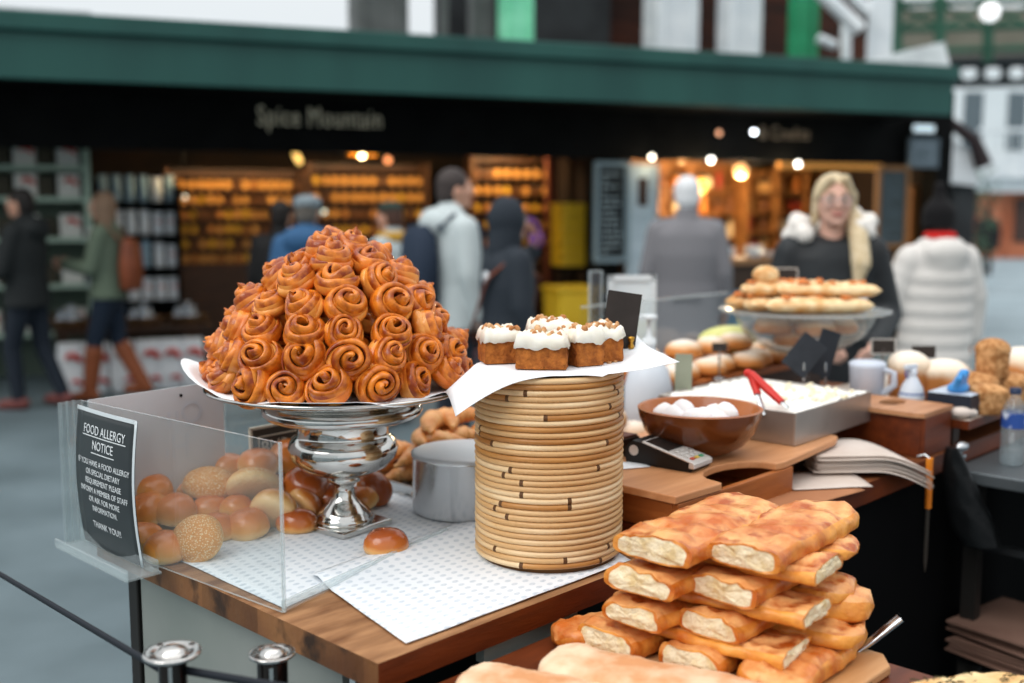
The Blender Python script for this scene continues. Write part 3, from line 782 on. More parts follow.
# produce counter with white bowls
(u0, zc), (u1, _) = sv(712, 258, .7), sv(775, 258, .7)
t = thing('shop_counter', 'wooden counter of white bowls in front of the right shop', 'counter', S((u0 + u1) / 2, .75, 0), SANG)
w = u1 - u0
q = MB(); q.box(-w / 2, w / 2, -.3, .3, zc - .06, zc); q.build('counter_top', mat('counter_wood', '#9a7250', .5, col2='#86603f', scale=4), t, bevel=.006)
q = MB(); q.box(-w / 2 + .04, w / 2 - .04, -.26, .26, .0, zc - .06); q.build('counter_body', mat('counter_body', '#3a2c22', .7), t)
cer = mat('white_ceramic', '#d4dade', .25)
for i, (dx, dy, st) in enumerate(((-.22, -.12, 3), (.05, -.14, 2), (.26, -.08, 1), (-.1, .12, 2), (.2, .14, 3))):
    for k in range(st):
        q = MB(); q.lathe([(.04, 0), (.05, .008), (.11, .05), (.105, .052), (.05, .014), (0, .012)], 20)
        o = q.build('white_bowl', cer); o.location = S((u0 + u1) / 2 + dx * w / .62, .75 + dy, zc + .001 + k * .03)
        tag(o, 'white bowl %s in the %s stack on the shop counter' % (['lowest', 'second up', 'third up'][k], ['front left', 'front middle', 'front right', 'back left', 'back right'][i]), 'bowl', 'white bowls on the shop counter')
cr = mat('crate_blue', '#5f7f93', .5)
(u0, z0) = sv(745, 292, .35)
t = thing('blue_crate', 'pale blue crate under the counter of white bowls', 'crate', S(u0, .3, 0), SANG)
q = MB(); q.box(-.2, .2, -.15, .15, .03, .3 + max(0, z0 - .3)); q.build('crate_body', cr, t, bevel=.01)
q = MB(); q.box(-.22, .22, -.17, .17, .0, .03); q.build('crate_foot', char, t)
# jars/dark items in front of the poster
(u0, z0), (u1, _) = sv(632, 292, .5), sv(660, 292, .5)
t = thing('tasting_table', 'small table of white cups below the pale poster', 'table', S((u0 + u1) / 2, .5, 0), SANG)
q = MB(); q.box(-.28, .28, -.2, .2, z0 - .1, z0 - .05); q.build('table_top', mat('counter_wood', '#9a7250'), t)
for s_ in (-1, 1):
    for s2 in (-1, 1):
        q = MB(); q.box(s_ * .25 - .02, s_ * .25 + .02, s2 * .17 - .02, s2 * .17 + .02, 0, z0 - .1); q.build('leg', dark_wood, t)
for i in range(7):
    q = MB(); q.lathe([(.03, 0), (.042, .1), (.038, .1), (.027, .005), (0, .005)], 14)
    o = q.build('paper_cup', cer if i % 3 else mat('blue_cup', '#5a6a80', .5)); o.location = S((u0 + u1) / 2 - .21 + (i % 4) * .14, .43 + .14 * (i // 4), z0 - .05)
    tag(o, ('white' if i % 3 else 'dark blue') + ' cup on the small table below the poster, %s row, %s from the left' % (['front', 'back'][i // 4], ORD[i % 4]), 'cup', 'cups below the poster')
# ------------------------------------------------------------------ people
skin = mat('skin', '#c99880', .55, sss=.05); skin2 = mat('skin_pale', '#d8ab98', .5, sss=.05)
eyew = mat('eye_white', '#b4aca4', .3); iris = mat('iris_dark', '#33302c', .3); lipm = mat('lips', '#b46a62', .5)
def hand(q, w, d, n, k=1.0, curl=.3):
    """palm, four unequal fingers with a bend, thumb leaving the side of the palm"""
    w = Vector(w); d = Vector(d).normalized(); n = Vector(n); n = (n - d * n.dot(d)).normalized(); s_ = d.cross(n)
    pc = w + d * .045 * k
    rot = Matrix((s_, d, n)).transposed()
    q.ball(pc, (.04 * k, .05 * k, .018 * k), 12, rot=rot)
    for off, ln in ((-.029, .058), (-.010, .074), (.010, .08), (.029, .07)):
        b = w + d * .082 * k + s_ * off * k
        m1 = b + (d * math.cos(curl) + n * math.sin(curl)) * ln * .5 * k
        m2 = m1 + (d * math.cos(curl * 2.4) + n * math.sin(curl * 2.4)) * ln * .5 * k
        q.caps(b, .0098 * k, m1, .009 * k, 8); q.caps(m1, .009 * k, m2, .0078 * k, 8)
    tb0 = w + d * .025 * k + s_ * .03 * k
    t1 = tb0 + (d * .7 + s_ * .65 + n * .25).normalized() * .04 * k
    t2 = t1 + (d * .9 + s_ * .2 + n * .35).normalized() * .03 * k
    q.caps(tb0, .014 * k, t1, .0115 * k, 8); q.caps(t1, .0115 * k, t2, .009 * k, 8)
def figure(name, label, loc, yaw, H=1.75, arms=None, legs=None, coat=None, coat_len=.85, coat_r=1.0, trousers='#1d2530', shoes='#3a2c26', boots=None, hair=None, hairc='#3a2a20',
           headyaw=0.0, hands=None, puffer=False, hood=None, lean=0.0, collar=True, sk=None, fit=0.0):
    s = H / 1.75; sk = sk or skin
    V = lambda x, y, z: Vector((x * s, y * s, z * s))
    arms = arms or {}; legs = legs or {}
    J = {}
    for sd, sg in (('R', -1), ('L', 1)):
        J[sd] = arms.get(sd, (V(sg * .235, .02, 1.14), V(sg * .25, -.05, .9)))
        J['k' + sd] = legs.get(sd, (V(sg * .095, -.01, .5), V(sg * .1, .02, .09)))
    hd = V(0, -.015, 1.625); hr = Matrix.Rotation(headyaw, 3, 'Z')
    hp = lambda x, y, z: hd + hr @ V(x, y, z)
    q = MB()
    q.ball(hd, (.075 * s, .094 * s, .108 * s), 20, rot=hr)
    q.ball(hp(0, -.035, -.06), (.055 * s, .056 * s, .055 * s), 14, rot=hr)
    q.caps(hp(0, -.088, .012), .009 * s, hp(0, -.108, -.022), .013 * s, 8)                       # nose
    q.caps(hp(-.03, -.08, .028), .012 * s, hp(.03, -.08, .028), .012 * s, 8)                     # brow
    q.ball(hp(0, -.075, -.092), (.024 * s, .02 * s, .018 * s), 10)                              # chin
    q.ball(hp(-.035, -.07, -.02), .024 * s, 10); q.ball(hp(.035, -.07, -.02), .024 * s, 10)
    for sg in (-1, 1): q.ball(hp(sg * .077, .005, -.01), (.012 * s, .022 * s, .034 * s), 10, rot=hr)
    q.caps(V(0, .01, 1.42), .058 * s, hd + V(0, .015, -.06), .054 * s)
    q.caps(V(-.13, .01, 1.4), .06 * s, V(.13, .01, 1.4), .06 * s)
    q.ball(V(0, .005, 1.27), (.15 * s, .095 * s, .2 * s), 18); q.ball(V(0, 0, 1.05), (.125 * s, .09 * s, .18 * s), 16); q.ball(V(0, .01, .92), (.155 * s, .105 * s, .13 * s), 16)
    for sd, sg in (('R', -1), ('L', 1)):
        el, wr = J[sd]; sh = V(sg * .175, .01, 1.4)
        q.caps(sh, .05 * s, el, .04 * s); q.caps(el, .04 * s, wr, .028 * s)
        d, n = (hands or {}).get(sd, ((wr - el), Vector((-sg, 0, 0))))
        hand(q, wr, d, n, s)
        kn, an = J['k' + sd]
        q.caps(V(sg * .09, .01, .92), .082 * s, kn, .052 * s); q.caps(kn, .052 * s, an, .036 * s)
        q.caps(an + V(0, .03, -.04), .035 * s, an + V(sg * .015, -.13, -.055), .028 * s)
    body = blob(q, name, sk, .0085 * s, None, 2)
    body.location = loc; body.rotation_euler = (lean, 0, yaw)
    tag(body, label, 'person')
    # eyes
    for sg in (-1, 1):
        e = MB(); e.ball(hp(sg * .031, -.083, .006), .0125 * s, 10); e.ball(hp(sg * .031, -.0905, .006), .0078 * s, 8, 1); e.build('eye', [eyew, iris], body)
    e = MB(); e.caps(hp(-.02, -.094, -.056), .006 * s, hp(.02, -.094, -.056), .006 * s, 8); e.ball(hp(0, -.097, -.058), (.014 * s, .006 * s, .009 * s), 8); e.build('mouth', lipm, body)
    # trousers, shoes
    q = MB(); q.ball(V(0, .01, .92), (.175 * s, .125 * s, .15 * s), 18)
    for sd, sg in (('R', -1), ('L', 1)):
        kn, an = J['k' + sd]
        q.caps(V(sg * .09, .01, .9), .1 * s, kn, .07 * s); q.caps(kn, .07 * s, an + (kn - an) * .02, .056 * s)
    blob(q, 'trousers', mat('trousers_' + trousers, trousers, .85, col2=trousers, bump=.1), .016 * s, body, 3)
    for sd, sg in (('R', -1), ('L', 1)):
        kn, an = J['k' + sd]; q = MB()
        q.caps(an + V(0, .035, -.035), .05 * s, an + V(sg * .015, -.14, -.05), .04 * s); q.ball(an + V(0, .0, -.01), .052 * s, 12)
        mn = an.z - .09 * s
        if boots: q.caps(an, .06 * s, an + (kn - an) * .85, .078 * s)
        b_ = blob(q, 'boot' if boots else 'shoe', mat('shoe_' + (boots or shoes), boots or shoes, .55), .012 * s, body, 2)
    # coat
    if coat:
        cm = coat if not isinstance(coat, str) else mat('coat_' + coat, coat, .8, col2=coat, bump=.15, bscale=8)
        q = MB(); k = coat_r; zb = coat_len
        if puffer:
            n = 9
            for i in range(n):
                z = zb + (1.42 - zb) * (i + .5) / n; f = (z - zb) / (1.42 - zb)
                rx = (.245 - .02 * f) * k * (1 - .3 * max(0, (f - .72) / .28) ** 2); q.ball(V(0, .005, z), (rx * s, .19 * s * k, (1.42 - zb) / n * 1.25 * s), 22)
        else:
            q.caps(V(-.135, .01, 1.405), .078 * s, V(.135, .01, 1.405), .078 * s, 14)
            rings = []
            for z, rx, ry in ((1.45, .12, .1), (1.38, .2, .125), (1.25, .2, .14), (1.08, .18, .13), (.95, .19, .14), (max(zb, .8), .2, .155), (zb, .205 if zb > .75 else .235, .16 if zb > .75 else .2)):
                if z < zb: continue
                rings.append([V(rx * k * math.cos(a), .005 + ry * k * math.sin(a), z) for a in [2 * PI * j / 28 for j in range(28)]])
            q.loft(rings, 0)
        for sd, sg in (('R', -1), ('L', 1)):
            el, wr = J[sd]; sh = V(sg * .175, .01, 1.4); w2 = el + (wr - el) * .93
            ra, rb, rc = (.088, .08, .07) if puffer else (.082, .066, .054)
            if puffer:
                for t0 in range(4): q.ball(sh.lerp(el, (t0 + .4) / 4), (ra * s, ra * s, .1 * s), 14); q.ball(el.lerp(w2, (t0 + .5) / 4), (rb * .92 * s, rb * .92 * s, .085 * s), 14)
            q.caps(sh, ra * .95 * s, el, rb * s * .95); q.caps(el, rb * s * .95, w2, rc * s)
        if collar: q.caps(V(0, .02, 1.43), .09 * s, V(0, .02, 1.5), .078 * s)
        if hood == 'down':
            q.ball(V(0, .115, 1.43), (.15 * s, .085 * s, .095 * s), 16); q.caps(V(-.1, .03, 1.47), .055 * s, V(.1, .03, 1.47), .055 * s)
        blob(q, 'coat', cm, .015 * s, body, 7 if puffer else 4)
    if hood == 'up':
        q = MB(); q.ball(hp(0, .025, .01), (.105 * s, .118 * s, .135 * s), 18, rot=hr); q.caps(hp(0, .03, -.05), .1 * s, V(0, .03, 1.45), .1 * s)
        blob(q, 'hood', mat('hood_' + str(coat), coat if isinstance(coat, str) else '#222222', .85), .014 * s, body, 3)
        # (the face opening is turned away)
    hm = mat('hair_' + hairc, hairc, .6, col2=hairc, bump=.4, bscale=60, stretch=(3, 3, .4))
    if hair:
        q = MB(); q.ball(hp(0, .018, .028), (.086 * s, .098 * s, .098 * s), 18, rot=hr); q.ball(hp(0, .045, -.02), (.078 * s, .07 * s, .085 * s), 14, rot=hr)
        if hair == 'long':
            for x, y in ((-.06, .04), (0, .06), (.06, .04), (-.075, .0), (.075, .0)): q.caps(hp(x, y, 0), .05 * s, hp(x * 1.1, y + .02, -.2), .035 * s)
        o = blob(q, 'hair', hm, .01 * s, body, 2)
    if hair == 'short' or hair == 'long': pass
    body['hs'] = 1.0
    del body['hs']
    return body, hp, V, hm
def extra(body, name, q, m, vox=.012, smooth=2): return blob(q, name, m, vox, body, smooth)

# far left: dark-haired man in a black hooded jacket, walking to the left
p = az(33, 408, 0)
b_, hp, V, _ = figure('person', 'man in a black hooded jacket walking past the gift boxes', p, R(-96), 1.78, coat='#1b1f20', coat_len=.82, trousers='#1a222c', shoes='#6b3a36', hair='short', hairc='#1a1614', hood='down',
    arms={'L': (Vector((.25, -.06, 1.12)), Vector((.2, -.3, 1.1))), 'R': (Vector((-.25, -.04, 1.12)), Vector((-.2, -.28, 1.08)))}, legs={'L': (Vector((.09, -.1, .5)), Vector((.09, -.06, .09))), 'R': (Vector((-.09, .06, .5)), Vector((-.09, .22, .11)))}, coat_r=1.08)
# woman in green jacket
p = az(113, 400, 0)
b_, hp, V, _ = figure('person', 'woman in a green jacket and tall brown boots walking left', p, R(-90), 1.76, coat='#5a6757', coat_len=.86, trousers='#182433', boots='#7d4326', hair='long', hairc='#7b6350',
    arms={'L': (Vector((.21, -.06, 1.12)), Vector((.1, -.32, 1.16))), 'R': (Vector((-.21, -.06, 1.12)), Vector((-.1, -.33, 1.14)))}, legs={'L': (Vector((.08, -.1, .5)), Vector((.08, -.16, .09))), 'R': (Vector((-.08, .04, .5)), Vector((-.08, .24, .13)))})
q = MB(); q.ball(V(0, -.12, 1.12), (.075, .05, .26), 14); q.ball(V(0, -.11, 1.38), (.06, .05, .08), 12); extra(b_, 'white_shirt', q, mat('white_shirt', '#c9cdd0', .8), .014)
q = MB(); q.ball(V(.09, -.24, 1.14), (.045, .04, .05), 10); extra(b_, 'cuff', q, mat('white_shirt', '#c9cdd0'), .014)
tan = mat('brown_leather', '#84462c', .5, col2='#6e3822', scale=6)
q = MB()
rings = [[V(.14 * k * (abs(math.cos(a)) ** .5) * (1 if math.cos(a) > 0 else -1), .2 + .075 * k2 * math.sin(a), z) for a in [2 * PI * j / 20 for j in range(20)]] for z, k, k2 in ((.93, .8, .6), (.96, 1, 1), (1.15, 1, 1.05), (1.3, .9, .8), (1.36, .6, .4))]
q.loft(rings, 0); q.tube([V(.1, .15, 1.34), V(.12, .05, 1.47), V(.12, -.08, 1.42), V(.13, -.1, 1.25)], .018, 8, flat=.5); q.tube([V(-.1, .15, 1.34), V(-.12, .05, 1.47), V(-.12, -.08, 1.42), V(-.13, -.1, 1.25)], .018, 8, flat=.5)
q.build('backpack', tan, b_)
# person in black behind the blue jacket
p = ay(281, 216, 8.4); p.z = 0
figure('person', 'person in black standing behind the blue jacket, mostly in shade', p, R(170), 1.68, coat='#0f0f10', coat_len=.6, trousers='#111112', hair='short', hairc='#15100d', coat_r=1.1)
# blue jacket and grey cap
p = ay(307, 205, 7.4); p.z = 0
b_, hp, V, _ = figure('person', 'man in a blue jacket and grey flat cap seen from behind', p, R(175), 1.71, coat='#2f567c', coat_len=.78, trousers='#20242a', hair='short', hairc='#5b5650', coat_r=1.15, hood='down')
q = MB(); q.ball(hp(0, .005, .06), (.1, .115, .062), 16); q.ball(hp(0, -.095, .045), (.075, .05, .014), 12); extra(b_, 'flat_cap', q, mat('grey_tweed', '#7e8a90', .9, col2='#6c787e', scale=40))
# yellow scarf
p = ay(391, 213, 8.0); p.z = 0
b_, hp, V, _ = figure('person', 'person with brown hair and a mustard scarf behind the pastries', p, R(-120), 1.67, coat='#a9b3b5', coat_len=.7, trousers='#20242a', hair='short', hairc='#4a3228', coat_r=1.1)
q = MB()
for k in range(10): q.ball(V(.085 * math.cos(2 * PI * k / 10), .015 + .085 * math.sin(2 * PI * k / 10), 1.47), .05, 10)
extra(b_, 'scarf', q, mat('mustard_wool', '#b48a35', .9), .014)
q = MB(); q.ball(hp(0, .01, .07), (.09, .1, .05), 14); extra(b_, 'dark_cap', q, mat('dark_green_felt', '#2c3a33', .9))
# white hooded jacket
p = ay(453, 200, 6.7); p.z = 0
b_, hp, V, _ = figure('person', 'dark-haired man in a pale hooded jacket with a navy backpack strap', p, R(120), 1.86, coat='#b9c3c4', coat_len=.82, trousers='#232a34', hair='short', hairc='#3a3230', coat_r=1.1, hood='down', headyaw=R(-15))
nv = mat('navy_fabric', '#232f40', .8)
q = MB(); q.tube([V(-.12, -.16, 1.1), V(-.13, -.1, 1.42), V(-.12, .06, 1.48), V(-.12, .16, 1.4)], .03, 8, flat=.5); q.tube([V(.12, -.16, 1.1), V(.13, -.1, 1.42), V(.12, .06, 1.48), V(.12, .16, 1.4)], .03, 8, flat=.5)
q.build('backpack_strap', nv, b_)
q = MB(); rings = [[V(.15 * k * (abs(math.cos(a)) ** .5) * (1 if math.cos(a) > 0 else -1), .22 + .08 * k * math.sin(a), z) for a in [2 * PI * j / 20 for j in range(20)]] for z, k in ((.92, .8), (.96, 1), (1.2, 1.02), (1.36, .9), (1.42, .5))]
q.loft(rings, 0); q.build('backpack', nv, b_)
# dark hood, purple glove
p = ay(508, 232, 6.0); p.z = 0
b_, hp, V, _ = figure('person', 'person in a dark hooded coat raising a purple glove', p, R(115), 1.66, coat='#262d35', coat_len=.75, trousers='#20252c', coat_r=1.1, hood='up',
    arms={'L': (Vector((.27, -.1, 1.12)), Vector((.14, -.23, 1.38)))}, hands={'L': (Vector((-.1, .05, 1)), Vector((-.3, .9, 0)))})
q = MB(); hand(q, Vector((.14, -.235, 1.375)), (-.1, .05, 1), (-.3, .9, 0), 1.25); extra(b_, 'purple_glove', q, mat('purple_wool', '#8a5a9a', .9), .009)
q = MB(); q.tube([V(-.17, .04, 1.43), V(-.1, .175, 1.3), V(.1, .19, 1.0), V(.22, .1, .86), V(.24, -.02, .84)], .016, 8, flat=.5); q.tube([V(-.17, .04, 1.43), V(-.1, -.15, 1.3), V(.1, -.19, 1.05), V(.23, -.1, .87)], .016, 8, flat=.5); q.build('bag_strap', tan, b_)
q = MB(); q.ball(V(.27, -.03, .8), (.07, .13, .1), 14); extra(b_, 'shoulder_bag', q, mat('plum_leather', '#4a2a2c', .5), .014)
q = MB(); q.lathe([(.0, 0), (.035, .004), (.035, .012), (0, .014)], 16, 0, Matrix.Translation(V(-.05, .155, 1.3)) @ Matrix.Rotation(-PI / 2, 4, 'X')); q.build('round_badge', white_paint, b_)
# grey coat
p = ay(687, 200, 7.2); p.z = 0
b_, hp, V, _ = figure('person', 'white-haired man in a long grey coat seen from behind', p, R(172), 1.83, coat='#77767a', coat_len=.55, trousers='#4a4448', hair='short', hairc='#d8dadc', coat_r=1.12)
q = MB(); q.box(-.09, .09, .166, .182, 1.02, 1.055); q.build('coat_half_belt', mat('coat_#77767a', '#77767a'), b_, bevel=.005)
# white puffer, black bobble hat
p = ay(939, 220, 6.3); p.z = 0
b_, hp, V, _ = figure('person', 'person in a long white puffer coat and black bobble hat', p, R(186), 1.66, coat=mat('white_nylon', '#d3cfca', .5, col2='#c9c5c0', scale=3), coat_len=.55, trousers='#222428', shoes='#2a2422', hair='short', hairc='#2a2220', puffer=True, hood='down',
    coat_r=.98, arms={'L': (Vector((.27, -.02, 1.05)), Vector((.25, -.14, .98))), 'R': (Vector((-.25, -.02, 1.06)), Vector((-.25, -.04, .84)))})
q = MB(); q.ball(hp(0, .01, .03), (.094, .105, .1), 18); q.ball(hp(0, .01, -.02), (.094, .105, .06), 18); q.caps(hp(0, .01, .09), .07, hp(0, .01, .15), .04); q.ball(hp(0, .01, .2), .036, 12); extra(b_, 'bobble_hat', q, mat('black_wool', '#0f0e10', .95, bump=.3, bscale=60))
q = MB(); q.lathe([(.08, 0), (.094, .015), (.09, .035), (.07, .045)], 20, 0, Matrix.Translation(V(0, .02, 1.51))); q.build('red_scarf', mat('red_wool', '#c21f1c', .9), b_)
# far figure in black
p = az(985, 276, 0)
figure('person', 'distant person in black at the end of the street', p, R(160), 1.66, coat='#17181a', coat_len=.7, trousers='#17181a', hair='short', hairc='#15100d', coat_r=1.25, puffer=True)
# blonde vendor facing the camera
p = ay(833, 215, 4.9); p.z = 0
b_, hp, V, _ = figure('person', 'blonde woman with glasses in a black jacket facing the stall', p, R(-6), 1.765, coat=mat('black_jacket', '#1c1f22', .6, col2='#25292c', scale=5, bump=.2), coat_len=.8, trousers='#1d2023', hairc='#cdb993', coat_r=1.0, collar=False, sk=skin2,
    arms={'L': (Vector((.26, -.0, 1.13)), Vector((.14, -.26, 1.02))), 'R': (Vector((-.26, -.0, 1.13)), Vector((-.1, -.26, 1.02)))})
hm = mat('blonde_hair', '#dccbab', .5, col2='#c8b28a', scale=30, bump=.5, bscale=50, stretch=(4, 4, .3))
q = MB(); q.ball(hp(0, .028, .032), (.088, .1, .098), 20); q.ball(hp(0, .05, -.02), (.08, .075, .09), 14)
for sg in (-1, 1):
    q.caps(hp(sg * .03, -.075, .098), .022, hp(sg * .08, -.02, .02), .018); q.caps(hp(sg * .08, -.015, .03), .02, hp(sg * .08, .01, -.09), .018)
q.caps(hp(.085, .01, -.06), .035, hp(.1, -.06, -.16), .043); q.caps(hp(.1, -.06, -.16), .043, hp(.105, -.105, -.27), .045); q.caps(hp(.105, -.105, -.27), .042, hp(.085, -.12, -.38), .015)
extra(b_, 'hair', q, hm, .0085, 1)
q = MB()
rf = random.Random(5)
for k in range(26):
    a = 2 * PI * k / 26
    if math.sin(a) < -.75: continue
    for j in range(2): q.ball(V(.165 * math.cos(a) + rf.uniform(-.02, .02), .04 + .12 * math.sin(a) + rf.uniform(-.02, .02), 1.5 + rf.uniform(-.03, .05) + .03 * math.sin(a)), rf.uniform(.03, .045), 8)
extra(b_, 'fur_hood', q, mat('white_fur', '#e2ddd6', .95, bump=.8, bscale=40), .011, 1)
gm = mat('glasses_frame', '#8a8f96', .3, .6)
q = MB()
for sg in (-1, 1):
    q.tube([hp(sg * .033 + .027 * math.cos(a), -.103, .004 + .02 * math.sin(a)) for a in [2 * PI * i / 20 for i in range(21)]], .0022, 6)
    q.tube([hp(sg * .06, -.102, .008), hp(sg * .08, -.03, .01)], .002, 6)
q.tube([hp(-.008, -.105, .008), hp(.008, -.105, .008)], .002, 6); q.build('glasses', gm, b_)
q = MB()
for sg in (-1, 1): q.caps(hp(sg * .018, -.094, .034), .004, hp(sg * .047, -.085, .036), .003, 6)
q.build('eyebrows', mat('brow_hair', '#9a8262', .8), b_)
# ------------------------------------------------------------------ bread materials and shapes
bun_m = mat('glazed_bun', '#ffffff', .32, zramp=[(.0, '#efcf9c'), (.28, '#e8bb7c'), (.46, '#dd9a4c'), (.75, '#d27f38'), (1, '#c46d30')], scale=14, coat=.45, spec=.3)
bun_dark = mat('dark_glazed_bun', '#ffffff', .25, zramp=[(.0, '#e6bf86'), (.25, '#dda05a'), (.42, '#c06c2a'), (.75, '#a5501e'), (1, '#94441a')], scale=14, coat=.6, spec=.3)
def seedy(t, co, mpn, p, out):
    v = t.nodes.new('ShaderNodeTexVoronoi'); v.inputs['Scale'].default_value = 260; t.links.new(mpn.outputs[0], v.inputs['Vector'])
    r = t.nodes.new('ShaderNodeValToRGB'); r.color_ramp.elements[0].position = .28; r.color_ramp.elements[0].color = (1, 1, 1, 1); r.color_ramp.elements[1].position = .42; r.color_ramp.elements[1].color = (0, 0, 0, 1)
    t.links.new(v.outputs['Distance'], r.inputs[0])
    mx = t.nodes.new('ShaderNodeMix'); mx.data_type = 'RGBA'; t.links.new(r.outputs[0], mx.inputs[0]); t.links.new(out, mx.inputs[6]); mx.inputs[7].default_value = lin('#ecd2a4')
    t.links.new(mx.outputs[2], p.inputs['Base Color']); return mx.outputs[2]
bun_seed = mat('seeded_bun', '#ffffff', .5, zramp=[(.0, '#efcf9c'), (.3, '#e8bb7c'), (.48, '#dc9c54'), (1, '#cf8a42')], scale=14, extra=seedy, bump=.4, bscale=180)
def bun_mesh(m, R0, Hh, ox=1.0, seed=0):
    q = MB(); n = 28; rings = []
    prof = [(.02, 0), (.55, .0), (.82, .03), (.95, .12), (1.0, .27), (.985, .42), (.92, .6), (.78, .78), (.58, .91), (.32, .98), (.1, 1.0), (.001, 1.0)]
    for r, z in prof:
        ring = []
        for j in range(n):
            a = 2 * PI * j / n; k = 1 + .05 * noise.noise(Vector((math.cos(a) * 1.2, math.sin(a) * 1.2, seed * 3.1 + z)))
            ring.append((R0 * r * k * math.cos(a) * ox, R0 * r * k * math.sin(a), Hh * z * (1 + .03 * noise.noise(Vector((math.cos(a), math.sin(a), seed + 9))))))
        rings.append(ring)
    q.loft(rings, 0)
    return q.mesh('burger_bun', [m])
BM = {'p': [bun_mesh(bun_m, .047, .055, 1, i) for i in range(3)], 'd': [bun_mesh(bun_dark, .047, .055, 1.12, i + 5) for i in range(2)], 's': [bun_mesh(bun_seed, .052, .05, 1, 8), bun_mesh(bun_seed, .05, .052, 1.2, 9)]}
# ------------------------------------------------------------------ the market table
edge_blocks = mat('worn_table_wood', '#6b3c18', .45, col2='#8f5a26', scale=7, lo=.3, hi=.7, bump=.25, bscale=30)
def blocks(t, co, mpn, p, out):
    b = t.nodes.new('ShaderNodeTexVoronoi'); b.inputs['Scale'].default_value = 9; b.feature = 'F1'
    m2 = t.nodes.new('ShaderNodeMapping'); m2.inputs['Scale'].default_value = (.6, 1, .05); t.links.new(co.outputs['Object'], m2.inputs[0]); t.links.new(m2.outputs[0], b.inputs['Vector'])
    mx = t.nodes.new('ShaderNodeMix'); mx.data_type = 'RGBA'; mx.blend_type = 'MULTIPLY'; mx.inputs[0].default_value = .55
    t.links.new(out, mx.inputs[6]); bwn = t.nodes.new('ShaderNodeSeparateColor'); t.links.new(b.outputs['Color'], bwn.inputs[0]); t.links.new(bwn.outputs[0], mx.inputs[7])
    n = t.nodes.new('ShaderNodeTexNoise'); n.inputs['Scale'].default_value = 14; n.inputs['Detail'].default_value = 6; t.links.new(mpn.outputs[0], n.inputs['Vector'])
    r = t.nodes.new('ShaderNodeValToRGB'); r.color_ramp.elements[0].position = .52; r.color_ramp.elements[0].color = (0, 0, 0, 1); r.color_ramp.elements[1].position = .66; r.color_ramp.elements[1].color = (1, 1, 1, 1)
    t.links.new(n.outputs['Fac'], r.inputs[0])
    m3 = t.nodes.new('ShaderNodeMix'); m3.data_type = 'RGBA'; t.links.new(r.outputs[0], m3.inputs[0]); t.links.new(mx.outputs[2], m3.inputs[6]); m3.inputs[7].default_value = lin('#3a2413')
    s2 = t.nodes.new('ShaderNodeHueSaturation'); s2.inputs['Saturation'].default_value = .9; s2.inputs['Value'].default_value = .85; t.links.new(m3.outputs[2], s2.inputs['Color'])
    t.links.new(s2.outputs[0], p.inputs['Base Color']); return s2.outputs[0]
worn = mat('worn_block_wood', '#7a4518', .45, col2='#a0682c', scale=6, lo=.3, hi=.7, bump=.25, bscale=30, extra=blocks)
red_wood = mat('oiled_red_wood', '#4e1f0a', .4, col2='#6c2f10', scale=5, stretch=(1.2, 9, 9), lo=.3, hi=.7, bump=.12, bscale=30)
pale_top = mat('worn_table_surface', '#a67a54', .55, col2='#70492c', scale=7, lo=.35, hi=.65, stretch=(1, 4, 1), bump=.1)
steel_panel = mat('dull_steel_panel', '#8f958f', .45, .3, col2='#989c97', scale=4)
def edge_split(q, x0, x1, y0, y1, z0, z1):
    """table slab: top 2, left front edge 0, right front edge 1"""
    vs = [(x, y, z) for z in (z0, z1) for y in (y0, y1) for x in (x0, x1)]
    q.add(vs, [(4, 5, 7, 6)], 2); q.add(vs, [(0, 4, 6, 2)], 0); q.add(vs, [(0, 1, 5, 4)], 1); q.add(vs, [(2, 6, 7, 3), (1, 3, 7, 5), (0, 2, 3, 1)], 0)
TW = 1.2
t = thing('market_table', 'wooden market table with worn edge carrying buns and pastries', 'table', W(0, 0, 0), TANG)
q = MB(); edge_split(q, 0, TW, 0, .965, .853, .9); q.build('table_top', [worn, red_wood, pale_top], t)
q = MB(); q.box(.035, .05, .14, .84, .18, .853); q.build('front_panel', steel_panel, t)
q = MB(); q.box(.06, TW - .05, .1, .115, .18, .853); q.build('side_panel', black, t)
for x, y in ((.03, .85), (.03, .06), (TW - .08, .85), (TW - .08, .06)):
    q = MB(); q.box(x, x + .04, y, y + .04, 0, .853); q.build('leg', iron, t, bevel=.003)
q = MB(); q.box(.25, .5, .02, .04, .815, .853); q.build('side_rail', steel_panel, t)

